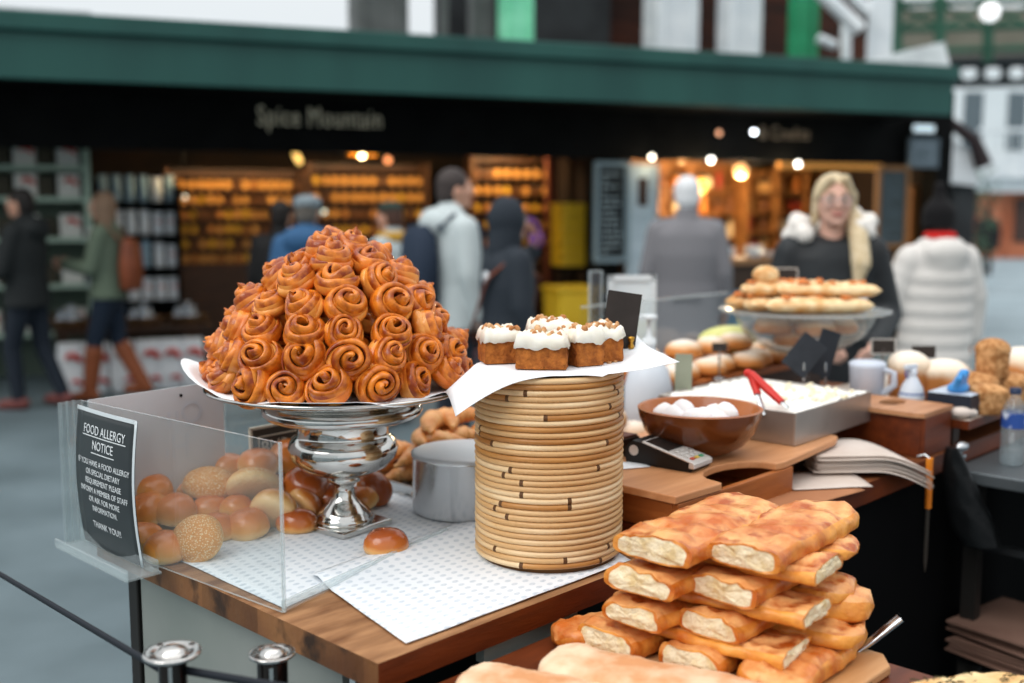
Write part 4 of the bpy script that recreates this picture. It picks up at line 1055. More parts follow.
# patterned greaseproof sheets
def logos(t, co, mpn, p, out):
    def vm(op, a, b=None):
        n = t.nodes.new('ShaderNodeVectorMath'); n.operation = op; t.links.new(a, n.inputs[0])
        if b is not None: n.inputs[1].default_value = b
        return n
    m2 = t.nodes.new('ShaderNodeMapping'); m2.inputs['Rotation'].default_value = (0, 0, R(-38)); m2.inputs['Scale'].default_value = (26, 34, 1); t.links.new(co.outputs['Object'], m2.inputs[0])
    def dots(off):
        a = vm('ADD', m2.outputs[0], off); f = vm('FRACTION', a.outputs[0]); s = vm('SUBTRACT', f.outputs[0], (.5, .5, 0)); k = vm('MULTIPLY', s.outputs[0], (1, 1.25, 0)); l = vm('LENGTH', k.outputs[0])
        r = t.nodes.new('ShaderNodeValToRGB'); r.color_ramp.elements[0].position = .19; r.color_ramp.elements[0].color = (1, 1, 1, 1); r.color_ramp.elements[1].position = .24; r.color_ramp.elements[1].color = (0, 0, 0, 1)
        t.links.new(l.outputs['Value'], r.inputs[0]); return r
    r1, r2 = dots((0, 0, 0)), dots((.5, .5, 0))
    mxx = t.nodes.new('ShaderNodeMath'); mxx.operation = 'MAXIMUM'; t.links.new(r1.outputs[0], mxx.inputs[0]); t.links.new(r2.outputs[0], mxx.inputs[1])
    n = t.nodes.new('ShaderNodeTexNoise'); n.inputs['Scale'].default_value = 190; t.links.new(co.outputs['Object'], n.inputs['Vector'])
    mu = t.nodes.new('ShaderNodeMath'); mu.operation = 'MULTIPLY'; t.links.new(mxx.outputs[0], mu.inputs[0]); t.links.new(n.outputs['Fac'], mu.inputs[1])
    mx = t.nodes.new('ShaderNodeMix'); mx.data_type = 'RGBA'; t.links.new(mu.outputs[0], mx.inputs[0]); t.links.new(out, mx.inputs[6]); mx.inputs[7].default_value = lin('#a9b6c3')
    t.links.new(mx.outputs[2], p.inputs['Base Color']); return mx.outputs[2]
logo_paper = mat('printed_paper', '#e6eaee', .75, col2='#dde2e7', scale=5, extra=logos, bump=.12, bscale=16)
def sheet(name, label, corners, zf, m, n=24, cat='paper'):
    """thin sheet spanning four table-frame corners, its height given by zf(b, a)"""
    q = MB(); c = [Vector((x, y, 0)) for x, y in corners]
    def fn(i, j):
        p = (c[0] * (1 - i) + c[1] * i) * (1 - j) + (c[3] * (1 - i) + c[2] * i) * j
        return (p.x, p.y, zf(p.x, p.y) + .0012 * noise.noise(p * 9))
    q.grid(fn, n, n)
    o = q.build(name, m, None, solid=.0008); o.location = W(0, 0, 0); o.rotation_euler = (0, 0, TANG)
    return tag(o, label, cat)
sheet('greaseproof_sheet', 'printed white paper sheet under the buns and the silver urn', [(.03, .3), (.75, .46), (.72, .94), (.04, .93)], lambda b, a: .902, logo_paper)
sheet('greaseproof_sheet', 'printed white paper sheet on the table corner below the cane drum', [(.075, .022), (.66, .018), (.86, .5), (.16, .40)], lambda b, a: .9042 + .01 * max(0, 1 - abs(a - .36 - .05 * b) / .06) * (1 if b < .62 else 0), logo_paper)

# ------------------------------------------------------------------ acrylic bun box
AZ0, AH = .903, .302
t = thing('acrylic_box', 'clear acrylic display box holding the burger buns', 'display box', W(0, 0, 0), TANG)
def pane(q_, p0, p1, z0, z1, th, mats, nm):
    d = Vector((p1[0] - p0[0], p1[1] - p0[1], 0)); nrm = Vector((-d.y, d.x, 0)).normalized() * th
    q = MB(); a = Vector((p0[0], p0[1], 0)); b = Vector((p1[0], p1[1], 0))
    lo = [a, b, b + nrm, a + nrm]; vs = [v + Vector((0, 0, z)) for z in (z0, z1) for v in lo]
    q.add(vs, [(0, 1, 5, 4), (2, 3, 7, 6)], 0); q.add(vs, [(4, 5, 6, 7), (0, 3, 2, 1), (1, 2, 6, 5), (3, 0, 4, 7)], 1)
    return q.build(nm, mats, t)
fL, fR = (-.03, .93), (.02, .283)
pane(t, fR, fL, AZ0, AZ0 + AH, .005, [acrylic, acrylic_edge], 'front_pane')
pane(t, (fL[0] + .008, fL[1] - .006), (.315, .955), AZ0, AZ0 + AH, .005, [frost, acrylic_edge], 'frosted_back_pane')
pane(t, (.32, .955), (.66, .985), AZ0, AZ0 + AH, .005, [acrylic, acrylic_edge], 'clear_back_pane')
q = MB(); q.add([(fR[0], fR[1], AZ0), (.535, .42, AZ0), (.535, .42, AZ0 + .012), (fR[0], fR[1], AZ0 + .02), (fR[0] - .003, fR[1] + .005, AZ0), (.532, .425, AZ0), (.532, .425, AZ0 + .012), (fR[0] - .003, fR[1] + .005, AZ0 + .02)],
      [(0, 1, 2, 3), (7, 6, 5, 4), (3, 2, 6, 7), (0, 3, 7, 4), (1, 5, 6, 2)]); q.build('side_lip', acrylic_edge, t)
q = MB(); q.tube([(fR[0], fR[1], AZ0), (fR[0], fR[1], AZ0 + AH)], .0035, 8); q.build('front_edge', acrylic_edge, t)
q = MB()
q.box(-.1, -.03, .62, .935, AZ0, AZ0 + .006); q.box(-.104, -.098, .62, .935, AZ0, AZ0 + .02); q.box(-.05, -.036, .62, .935, AZ0 + .006, AZ0 + .03)
q.build('sign_tray', acrylic_mid, t, bevel=.002)
q = MB()
for y in (.937, .943, .95): q.tube([(-.075 + (y - .937) * 2.5, y, AZ0), (-.075 + (y - .937) * 2.5, y, AZ0 + AH)], .002, 6)
q.box(-.08, -.03, .935, .94, AZ0, AZ0 + AH); q.build('sign_slot_end', acrylic_mid, t)
for x in (.06, .2):
    q = MB(); q.lathe([(.0035, -.003), (.0035, .003)], 10, 0, Matrix.Translation((x, .944, AZ0 + AH - .02)) @ Matrix.Rotation(PI / 2, 4, 'X')); q.build('drill_hole', black, t)
# queue sticker, read from the street side
stick = mat('faint_sticker', '#c9c9cf', .5)
text('queue_sticker', 'Queue\n Here', .075, stick, t, Matrix.Translation((.155, .9405, AZ0 + .2)) @ Matrix.Rotation(R(4.2), 4, 'Z') @ Matrix.Rotation(PI / 2, 4, 'X'), .0002, mirror=True)
q = MB(); q.box(.13, .134, .9395, .9405, AZ0 + .07, AZ0 + .12); q.build('sticker_arrow', stick, t)
# allergy notice: gently curled card in the slot
t = thing('allergy_notice', 'black food allergy notice card with white lettering in the clear slot', 'sign', W(-.045, .79, AZ0 + .008), TANG)
NB = mat('notice_black', '#2c3133', .35, col2='#343a3c', scale=5)
NW = .255; NH = .288
def curl(x, z):
    """card bows outward; x along the card, z up"""
    return -.012 * math.sin(PI * min(1, max(0, z / NH))) - .004 * math.cos(PI * x / NW)
ROT = Matrix.Rotation(-PI / 2, 4, 'Z')
q = MB(); q.grid(lambda i, j: ((i - .5) * NW, curl((i - .5) * NW, j * NH), j * NH), 10, 16, 0, True, ROT); q.build('notice_card', NB, t, solid=.0012)
def frame_strip(x0, x1, z0, z1):
    q.grid(lambda i, j: (x0 + (x1 - x0) * i, curl(x0 + (x1 - x0) * i, z0 + (z1 - z0) * j) - .0022, z0 + (z1 - z0) * j), 8, 16, 0, True, ROT)
q = MB(); frame_strip(-NW / 2, NW / 2, NH - .007, NH + .001); frame_strip(NW / 2 - .006, NW / 2 + .002, 0, NH); q.build('card_edge', mat('card_edge', '#c8d0d3', .4), t, solid=.001)
nl = mat('notice_letters', '#d7dcde', .6)
def ntext(body, size, z, nm, sx_=1.0):
    o = text(nm, body, size, nl, t, None, .0002, sx=sx_, spacing=1.0, line=1.15)
    for v in o.data.vertices:
        x, zz = v.co.x, v.co.y + z
        v.co = ROT @ Vector((x, curl(x, zz) - .0022 - v.co.z, zz))
    return o
ntext('FOOD ALLERGY\nNOTICE', .026, NH - .056, 'notice_title', .95)
q = MB(); 
for z, w in ((NH - .053, .185), (NH - .086, .1)): frame_strip(-w / 2, w / 2, z - .001, z + .001)
q.build('title_underline', nl, t)
ntext('IF YOU HAVE A FOOD ALLERGY\nOR SPECIAL DIETARY\nREQUIREMENT PLEASE\nINFORM A MEMBER OF STAFF\nOR ASK FOR MORE\nINFORMATION.', .0165, NH - .155, 'notice_text', .93)
ntext('THANK YOU!!', .019, NH - .237, 'notice_thanks', 1.0)

# burger sign on the clear back pane
t = thing('burger_sign', 'small dark BURGER BUNS sign with pale lettering behind the buns', 'sign', W(.475, .93, .0) + Vector((0, 0, 1.0)), TANG, rot=(0, 0, TANG + R(3)))
q = MB(); q.box(-.11, .11, -.002, .002, -.09, .085); q.build('sign_card', mat('sign_dark', '#3a342c', .5), t, bevel=.0)
pale = mat('sign_pale', '#cfc8b8', .6)
q = MB()
for x0, x1, z0, z1 in ((-.113, .113, .083, .089), (-.113, .113, -.093, -.087), (-.113, -.107, -.09, .087), (.107, .113, -.09, .087), (-.09, .09, .062, .065), (-.09, .09, -.072, -.069), (-.09, -.087, -.07, .065), (.087, .09, -.07, .065)): q.box(x0, x1, -.004, .003, z0, z1)
q.build('sign_border', pale, t)
text('sign_lettering', 'BURGER\nBUNS', .045, pale, t, Matrix.Translation((0, -.0035, .012)) @ Matrix.Rotation(PI / 2, 4, 'X'), .0004)
q = MB(); q.box(-.05, .05, -.01, .03, -.098, -.09); q.build('sign_foot', acrylic_edge, t)

# ------------------------------------------------------------------ burger buns
def put_bun(kind, i, loc, rot, label, grp='burger buns in the acrylic box', sc=1.0):
    o = bpy.data.objects.new('burger_bun', BM[kind][i % len(BM[kind])]); COL.objects.link(o)
    o.location = loc; o.rotation_euler = rot; o.scale = (sc, sc, sc); return tag(o, label, 'bun', grp)
def bun_at(px, py, z, kind, label, rx=0, ry=0, rz=0, sc=1.0, i=0, grp='burger buns in the acrylic box'):
    """centre seen at the pixel, lying at height z; tilt given in degrees"""
    c0 = az(px, py, z); e = Euler((R(rx), R(ry), R(rz))); off = e.to_matrix() @ Vector((0, 0, .026 * sc))
    return put_bun(kind, i, c0 - off, e, label, grp, sc)
bun_at(196, 537, .947, 's', 'round sesame bun leaning at the front of the box', 52, 6, -8, 1.0)
bun_at(166, 546, .93, 'p', 'glossy golden bun tucked beside the leaning sesame bun', 8, 0, 10, .98)
bun_at(143, 536, .93, 'p', 'golden bun nearest the bottom of the allergy notice', 0, 4, 40, .95, 1)
bun_at(146, 508, .955, 'p', 'golden bun half hidden behind the allergy notice', 30, -20, 0, 1.0, 2)
bun_at(176, 508, .955, 'p', 'plain golden bun behind the leaning sesame bun', 15, 5, 0, .98)
bun_at(154, 487, .99, 'p', 'golden bun topmost next to the allergy notice', 10, -10, 80, .9, 1)
bun_at(183, 488, .965, 'p', 'small pale bun behind the large seeded bun', 0, 0, 0, .85, 2)
bun_at(209, 481, .99, 's', 'large oval seeded bun on top of the heap', 12, 4, -10, 1.05, 1)
bun_at(211, 508, .94, 'p', 'bun under the large oval seeded bun', 0, 0, 20, 1.0)
bun_at(218, 526, .928, 'p', 'small golden bun right of the leaning sesame bun', 4, 10, 0, .9, 1)
bun_at(247, 523, .93, 'p', 'golden bun with a pale base on the paper right of the heap', 6, -8, 30, 1.02, 2)
bun_at(237, 506, .95, 'p', 'small bun squeezed above the pale based bun', 0, 0, 50, .82)
bun_at(254, 484, .985, 's', 'pale floury bun turned on its side over the big tilted bun', -55, 10, 20, 1.05, 1)
bun_at(275, 507, .95, 'p', 'big tilted bun showing its pale base behind the corner of the box', -48, 30, 20, 1.12)
bun_at(228, 465, 1.0, 'p', 'pinkish bun at the back behind the oval seeded bun', 0, 0, 0, .95, 1)
bun_at(258, 462, 1.01, 'p', 'smooth bun in front of the small dark sign', 10, 0, 30, 1.05, 2)
bun_at(289, 455, 1.01, 'p', 'golden bun right of the small dark sign by the urn', 20, 25, 0, 1.1)
bun_at(307, 483, .98, 'd', 'dark glossy bun under the belly of the silver urn', 15, 20, -20, 1.08)
bun_at(308, 504, .94, 'd', 'slim dark bun standing on edge below the dark glossy bun', -35, 55, 0, .9, 1)
bun_at(331, 495, .95, 'd', 'dark bun behind the stem of the silver urn', 20, 0, 0, .95)
bun_at(297, 520, .925, 'd', 'dark bun hidden low behind the big tilted bun', 0, 0, 0, .9, 1)
bun_at(270, 470, .965, 'p', 'bun in the middle of the heap below the smooth bun', 0, 0, 0, 1.0)
bun_at(190, 500, .925, 'p', 'bun at the bottom of the heap behind the plain golden bun', 0, 0, 0, 1.0)
bun_at(230, 490, .935, 'p', 'bun at the bottom of the heap below the pinkish bun', 0, 0, 0, 1.0)
bun_at(255, 497, .935, 'p', 'bun at the bottom of the heap behind the floury bun', 0, 0, 0, 1.0)
bun_at(290, 480, .95, 'p', 'bun at the bottom of the heap beside the urn', 0, 0, 0, 1.0)
bun_at(376, 488, .945, 'd', 'bun standing on edge right of the urn stem', 50, 45, 10, .9, 0, 'buns around the urn')
bun_at(362, 497, .93, 'p', 'pale bun behind the base of the silver urn', 20, -20, 0, .85, 0, 'buns around the urn')
bun_at(386, 541, .927, 'd', 'single glossy bun lying beside the square urn base', 0, 0, 30, .92, 1, 'buns around the urn')

# ------------------------------------------------------------------ silver urn stand
UX = Vector((-.372, 2.335, 0))
t = thing('silver_urn', 'silver pedestal urn holding up the tray of cinnamon buns', 'urn', UX + Vector((0, 0, .903)), R(52))
q = MB(); q.box(-.075, .075, -.075, .075, 0, .014); q.build('square_base', silver, t, bevel=.003)
q = MB(); q.lathe([(.064, .014), (.067, .02), (.061, .026), (.06, .03), (.053, .04), (.037, .055), (.026, .07), (.0225, .088), (.026, .1), (.037, .104), (.037, .114), (.03, .118)], 40); q.build('stem', silver, t)
q = MB(); q.lathe([(.03, .116), (.062, .122), (.096, .138), (.116, .16), (.121, .18), (.115, .197), (.104, .206), (.1, .21), (.1, .214), (.1, .236), (.106, .242)], 56); q.build('belly', silver, t)
q = MB(); prof = [(.1, .238), (.125, .243), (.15, .245), (.168, .252), (.176, .262), (.173, .273), (.162, .28), (.15, .284), (.148, .3), (.1, .302), (0, .302)]; q.lathe(prof, 64); q.build('flared_rim', silver, t)
# tray and its paper
TZ = .903 + .3025
TC = Vector((-.375, 2.335, TZ))
t = thing('silver_tray', 'round silver tray under the heap of cinnamon buns', 'tray', TC)
q = MB(); q.lathe([(0, 0), (.2, 0), (.262, .004), (.284, .012), (.289, .016), (.285, .019), (.262, .01), (.2, .005), (0, .005)], 64); q.build('tray_plate', silver, t)
q = MB(); q.tube([(.287 * math.cos(a), .287 * math.sin(a), .0165) for a in [2 * PI * j / 64 for j in range(65)]], .004, 6); q.build('tray_rim', silver, t)
q = MB(); rings = []
for k in range(0, 15):
    f = k / 14; ring = []
    for j in range(72):
        th = 2 * PI * j / 72; r = .29 + .012 * math.sin(4 * th + 1) + .008 * noise.noise(Vector((math.cos(th) * 3, math.sin(th) * 3, 1)))
        left = max(0, math.cos(th - PI - .15)) ** 10; r += .035 * left; rr = r * f; over = max(0, rr - .262)
        ring.append((rr * math.cos(th) if f else .001 * math.cos(th), rr * math.sin(th) if f else .001 * math.sin(th), .0065 + .2 * over + 1.5 * left * over ** 1.35 - (.55 * over * max(0, math.sin(5 * th)) if math.sin(th) < -.1 else 0) + (.0145 if over > 0 else .0145 * f) + .002 * noise.noise(Vector((rr * math.cos(th) * 14, rr * math.sin(th) * 14, 2)))))
    rings.append(ring)
q.loft(rings, 0, True, True, False, False)
o = q.build('tray_paper', paper_w, None, solid=.0008); o.location = TC; tag(o, 'white paper sheet between the silver tray and the cinnamon buns', 'paper')

# ------------------------------------------------------------------ cinnamon buns
crust = mat('cinnamon_crust', '#8a360a', .28, col2='#de8024', scale=40, lo=.38, hi=.6, bump=.25, bscale=70, coat=.4, spec=.2)
filling = mat('cinnamon_filling', '#4a1a0a', .4, col2='#6d2b10', scale=60, bump=.6, bscale=160, coat=.2)
pale_crust = mat('pale_dough', '#eaa04a', .34, col2='#cc6a16', scale=24, bump=.15, bscale=80, coat=.45)
def swirl(seed):
    r = random.Random(seed); q = MB()
    turns = r.uniform(2.2, 3.0); N = 72; R1 = .0345; t0 = R1 / turns * .55
    dom = r.uniform(.008, .024); hh = r.uniform(.0185, .0215); ph = r.uniform(0, 6.28); el = r.uniform(0, .12); ea = r.uniform(0, 3); tw = r.uniform(-.5, .5)
    rings = []
    for i in range(N + 1):
        f = i / N; phi = ph + turns * 2 * PI * f
        rad = .0025 + (R1 - .0025) * f ** .95
        rad *= 1 + el * math.cos(2 * (phi - ea))
        th = t0 * (1.0 + .1 * math.sin(4 * phi + seed)) * min(1, .95 + f * 3) * min(1, (1 - f) * 9 + .12)
        h = hh * (.92 + .1 * math.sin(2 * phi + seed)) * min(1, (1 - f) * 7 + .2)
        zc = .024 + dom * (1 - f) ** 1.2 - .003 * f + .0025 * math.sin(1.7 * phi) + tw * .012 * f * math.sin(phi)
        cx, cy = rad * math.cos(phi), rad * math.sin(phi); ring = []
        for j in range(14):
            a = 2 * PI * j / 14; ca, sa = math.cos(a), math.sin(a)
            rr = th * ca; zz = h * (abs(sa) ** .9) * (1 if sa > 0 else -1)
            ring.append((cx + rr * math.cos(phi), cy + rr * math.sin(phi), max(.001, zc + zz - .3 * rr * (1 if sa > 0 else -.6))))
        rings.append(ring)
    k0 = len(q.f); n = 14
    q.loft(rings, 0)
    for i in range(N):
        for j in range(n):
            idx = k0 + i * n + j; a = 2 * PI * (j + .5) / n
            if math.cos(a) < -.45 and -.6 < math.sin(a) < .8 and i > N * .2: q.m[idx] = 1
            elif math.cos(a) > .55 and math.sin(a) < .62: q.m[idx] = 2
    q.ball((0, 0, .019), (.036, .036, .017), 20, 2)
    return q.mesh('cinnamon_bun', [crust, filling, pale_crust])
SW = [swirl(s) for s in range(9)]
def bun_pile():
    rp_ = random.Random(21); out = []
    rows = [(.25, .026, 17, 72), (.236, .076, 16, 66), (.21, .127, 14, 58), (.175, .175, 12, 50), (.132, .22, 9, 42), (.084, .258, 6, 34), (.038, .284, 3, 22)]
    for k, (r0, z0, n, tilt) in enumerate(rows):
        for i in range(n):
            a = 2 * PI * (i + .5 * (k % 2)) / n + rp_.uniform(-.05, .05)
            rr = r0 + rp_.uniform(-.012, .008); tl_ = R(tilt + rp_.uniform(-26, 16)); az_ = a + rp_.uniform(-.35, .35)
            axis = Vector((math.cos(az_) * math.sin(tl_), math.sin(az_) * math.sin(tl_), math.cos(tl_)))
            p = TC + Vector((rr * math.cos(a) * 1.0, rr * math.sin(a), z0 + .02 + rp_.uniform(-.006, .006)))
            o = bpy.data.objects.new('cinnamon_bun', SW[rp_.randrange(9)]); COL.objects.link(o)
            sc = rp_.uniform(1.13, 1.3); o.scale = (sc, sc, sc)
            qt = axis.to_track_quat('Z', 'Y') @ Euler((0, 0, rp_.uniform(0, 6.28))).to_quaternion()
            o.rotation_euler = qt.to_euler(); o.location = p - axis * .026 + Vector((0, 0, .004))
            out.append((o, k, a))
    for r0, z0, n in ((.165, .03, 11), (.08, .03, 5), (.155, .085, 10), (.07, .085, 4), (.12, .14, 8), (.04, .14, 2), (.085, .19, 5), (.03, .225, 2)):
        for i in range(n):
            a = 2 * PI * i / n; o = bpy.data.objects.new('cinnamon_bun', SW[i % 9]); COL.objects.link(o); o.scale = (1.15,) * 3
            o.location = TC + Vector((r0 * math.cos(a), r0 * math.sin(a), z0)); o.rotation_euler = (0, 0, a * 3)
            tag(o, 'cinnamon bun buried inside the heap, glimpsed only through gaps', 'pastry', 'cinnamon buns inside the heap')
    rn = ['bottom', 'second', 'third', 'fourth', 'fifth', 'sixth', 'top']
    for k in range(7):
        ring = [(o, a) for o, kk, a in out if kk == k]
        front = sorted([x for x in ring if math.sin(x[1]) < .12], key=lambda x: x[0].location.x)
        for i, (o, a) in enumerate(front):
            tag(o, 'swirled cinnamon bun in the %s row up the heap, %s from the left' % (rn[k], ORD[i]), 'pastry', 'cinnamon buns in the heap')
        for o, a in ring:
            if 'label' not in o: tag(o, 'swirled cinnamon bun round the far side of the heap, %s row' % rn[k], 'pastry', 'cinnamon buns behind, %s row' % rn[k])
bun_pile()
# ------------------------------------------------------------------ cane drum with carrot cake
cane = mat('honey_cane', '#d6b07e', .4, col2='#c0925c', scale=5, lo=.3, hi=.7, stretch=(1, 1, 14), bump=.15, bscale=60, coat=.15)
cane_node = mat('cane_joint', '#5a3a1e', .6)
cane_gap = mat('cane_shadow_core', '#6e4a28', .8)
cane2 = mat('pale_cane', '#e2c79e', .4, col2='#d0a976', scale=6, stretch=(1, 1, 10), coat=.15)
DC = Vector((.075, 2.152, .905)); DR = .151; DH = .384
t = thing('cane_drum', 'tall drum of coiled cane standing on the table under the carrot cake', 'drum', DC)
q = MB(); NT = 32; seg = 120; rr_ = random.Random(4); tube_r = .0063
k0 = 0; pts = []; rad = []
for i in range(NT * seg + 1):
    a = 2 * PI * i / seg; z = tube_r + (DH - 2 * tube_r) * i / (NT * seg)
    wob = .0012 * noise.noise(Vector((math.cos(a) * 2, math.sin(a) * 2, z * 30)))
    pts.append((( DR - tube_r + wob) * math.cos(a), (DR - tube_r + wob) * math.sin(a), z)); rad.append(tube_r)
nodes = set(); i = 10
while i < NT * seg: nodes.add(i); i += rr_.choice([rr_.randrange(16, 60), rr_.randrange(40, 130)])
rings = []
for i, p in enumerate(pts):
    a = 2 * PI * i / seg; er = Vector((math.cos(a), math.sin(a), 0)); r = tube_r * (1.1 if (i in nodes or i - 1 in nodes) else 1.0)
    rings.append([Vector(p) + er * (r * math.cos(b)) + Vector((0, 0, r * math.sin(b))) for b in [2 * PI * j / 8 for j in range(8)]])
q.loft(rings, 0)
cur = 0
for i in range(NT * seg):
    if i in nodes: cur = rr_.choice([0, 0, 3, 3, 4])
    for j in range(8): q.m[i * 8 + j] = 1 if i in nodes and j in (0, 1, 7, 6) else cur
q.build('cane_coil', [cane, cane_node, cane_gap, cane2, mat('amber_cane', '#bb8548', .4, col2='#a06a34', scale=6, stretch=(1, 1, 10), coat=.15)], t)
q = MB(); q.lathe([(0, .0), (DR - .012, .0), (DR - .012, DH - .006), (0, DH - .006)], 40); q.build('drum_core', cane_gap, t)
# paper over the drum
PZ = DC.z + DH + .001
def drape(i, j):
    x = -.205 + .43 * i; y = -.146 + .35 * j
    c_, s_ = math.cos(R(9)), math.sin(R(9)); xx = c_ * x - s_ * y; yy = s_ * x + c_ * y
    r = math.hypot(xx, yy); z = .001
    if r > DR - .003:
        e = r - DR + .003; k = max(0, min(1, -xx / r)); fr = max(0, -yy / r)
        z -= e * (.95 * k * k + .3 * fr) - (.3 * e if xx > .1 else 0)
    return (xx, yy, z + .0025 * noise.noise(Vector((xx * 16, yy * 16, 5))) * (1 if r > DR - .03 else .3))
q = MB(); q.grid(drape, 40, 36); o = q.build('cake_paper', paper_w, None, solid=.0008); o.location = (DC.x, DC.y, PZ); tag(o, 'white paper sheet draped over the cane drum under the cake', 'paper')
cake_m = mat('carrot_cake', '#b56a2a', .85, col2='#8a4a1a', scale=70, lo=.35, hi=.65, bump=.9, bscale=90)
frost_m = mat('cream_frosting', '#ece5d8', .55, col2='#ddd2c0', scale=12, bump=.25, bscale=40, sss=.1)
nut_m = mat('chopped_walnut', '#a86a38', .6, col2='#d0a678', scale=50)
def cake(loc, rz, w, d, h, label, seed):
    r = random.Random(seed); t = thing('carrot_cake_slice', label, 'cake slice', loc, rz, 'carrot cake slices on the drum')
    q = MB(); n = 12
    def wall(p, k):
        return Vector(p) + Vector((.003 * noise.noise(Vector(p) * 70 + Vector((seed, 0, k))), .003 * noise.noise(Vector(p) * 70 + Vector((0, seed, k + 3))), 0))
    per = [(-w / 2 + w * i / n, -d / 2) for i in range(n)] + [(w / 2, -d / 2 + d * i / n) for i in range(n)] + [(w / 2 - w * i / n, d / 2) for i in range(n)] + [(-w / 2, d / 2 - d * i / n) for i in range(n)]
    rings = [[wall((x, y, h * k / 6), k) for x, y in per] for k in range(7)]
    q.loft(rings, 0, True); q.build('sponge', cake_m, t)
    q = MB()
    def fz(i, j):
        x = (i - .5) * (w + .006); y = (j - .5) * (d + .006); e = min(i, 1 - i, j, 1 - j)
        z = h + .019 * min(1, e * 7) ** .5 + .011 * noise.noise(Vector((x * 45, y * 45, seed))) + .006 * noise.noise(Vector((x * 120, y * 120, seed))) - (.008 if e < .01 else 0)
        return (x, y, max(z, h - .006 + .012 * noise.noise(Vector((x * 60, y * 60, seed)))))
    q.grid(fz, 18, 18); q.build('frosting', frost_m, t, solid=.002)
    for k in range(16):
        x, y = r.uniform(-.42, .42) * w, r.uniform(-.42, .42) * d
        z = h + .019 + .011 * noise.noise(Vector((x * 45, y * 45, seed))) ; q = MB(); s_ = r.uniform(.004, .0075)
        q.ball((x, y, z + .002), (s_ * 1.3, s_, s_ * .8), 6, rot=Euler((r.random() * 3, r.random() * 3, r.random() * 3)).to_matrix()); q.build('nut_piece', nut_m, t)
    return t
CZ = PZ + .004
cake((DC.x - .1, DC.y + .035, CZ), R(14), .075, .075, .048, 'carrot cake slice at the left end of the drum', 1)
cake((DC.x - .015, DC.y - .045, CZ), R(-6), .098, .075, .046, 'large carrot cake slice in front with a thick cream top', 2)
cake((DC.x + .062, DC.y + .005, CZ), R(28), .06, .085, .05, 'narrow carrot cake slice right of the large front one', 3)
cake((DC.x + .112, DC.y + .06, CZ), R(22), .055, .075, .052, 'carrot cake slice at the right end by the black card', 4)
cake((DC.x + .005, DC.y + .075, CZ), R(10), .085, .07, .06, 'carrot cake slice piled with walnuts behind the large front one', 5)
for i, (dx, dy) in enumerate(((.15, .03), (.135, .012), (.175, .06))):
    q = MB(); q.ball((0, 0, .003), (.006, .004, .003), 6); o = q.build('cake_crumb', nut_m); o.location = (DC.x + dx * .9, DC.y + dy, PZ + .001)
    tag(o, 'walnut crumb on the paper, %s from the cake' % ['first', 'second', 'third'][i], 'crumb', 'crumbs on the cake paper')
def price_card(px0, px1, pytop, pybot, Y, lean, yaw, label, face=None, edge=None, foot='clips', zfoot=None, roll=0.0):
    a0 = ay(px0, pybot, Y); b0 = ay(px1, pytop, Y); w = b0.x - a0.x; h = (b0.z - a0.z)
    t = thing('price_card', label, 'sign', Vector(((a0.x + b0.x) / 2, Y, a0.z if zfoot is None else zfoot)), yaw)
    dz = 0 if zfoot is None else a0.z - zfoot
    M = Matrix.Translation((0, 0, dz)) @ Matrix.Rotation(-lean, 4, 'X') @ Matrix.Translation((0, 0, h / 2)) @ Matrix.Rotation(roll, 4, 'Y') @ Matrix.Translation((0, 0, -h / 2))
    q = MB(); q.box(-w / 2, w / 2, -.0015, .0015, 0, h, 0, M); q.build('card', face or card_black, t)
    if edge:
        e = .004; q = MB()
        for x0, x1, z0, z1 in ((-w / 2 - e, w / 2 + e, h, h + e), (-w / 2 - e, w / 2 + e, -e, 0), (-w / 2 - e, -w / 2, 0, h), (w / 2, w / 2 + e, 0, h)): q.box(x0, x1, -.003, .003, z0, z1, 0, M)
        q.build('card_frame', edge, t)
    if foot == 'clips':
        for s_ in (-.2, .24):
            q = MB(); q.lathe([(.006, 0), (.0075, .004), (.004, .012), (.007, .018), (.008, .024), (0, .026)], 12, 0, Matrix.Translation((s_ * w, -.008, 0))); q.build('brass_clip', brass, t)
    elif foot == 'pin':
        q = MB(); q.tube([(0, .002, dz + h * .3), (0, .002, 0)], .003, 6); q.tube([(.02 * math.cos(a), .02 * math.sin(a) + .002, .003) for a in [2 * PI * j / 14 for j in range(15)]], .0025, 6); q.build('wire_stand', steel, t)
    else:
        q = MB(); q.box(-w * .35, w * .35, -.02, .02, 0, .004); q.build('stand_foot', steel, t)
    return t
t = price_card(605, 640, 292, 348, DC.y + .115, R(8), R(6), 'blank black price card clipped up behind the carrot cake', roll=R(9), edge=None)
for o in kids(t):
    pass

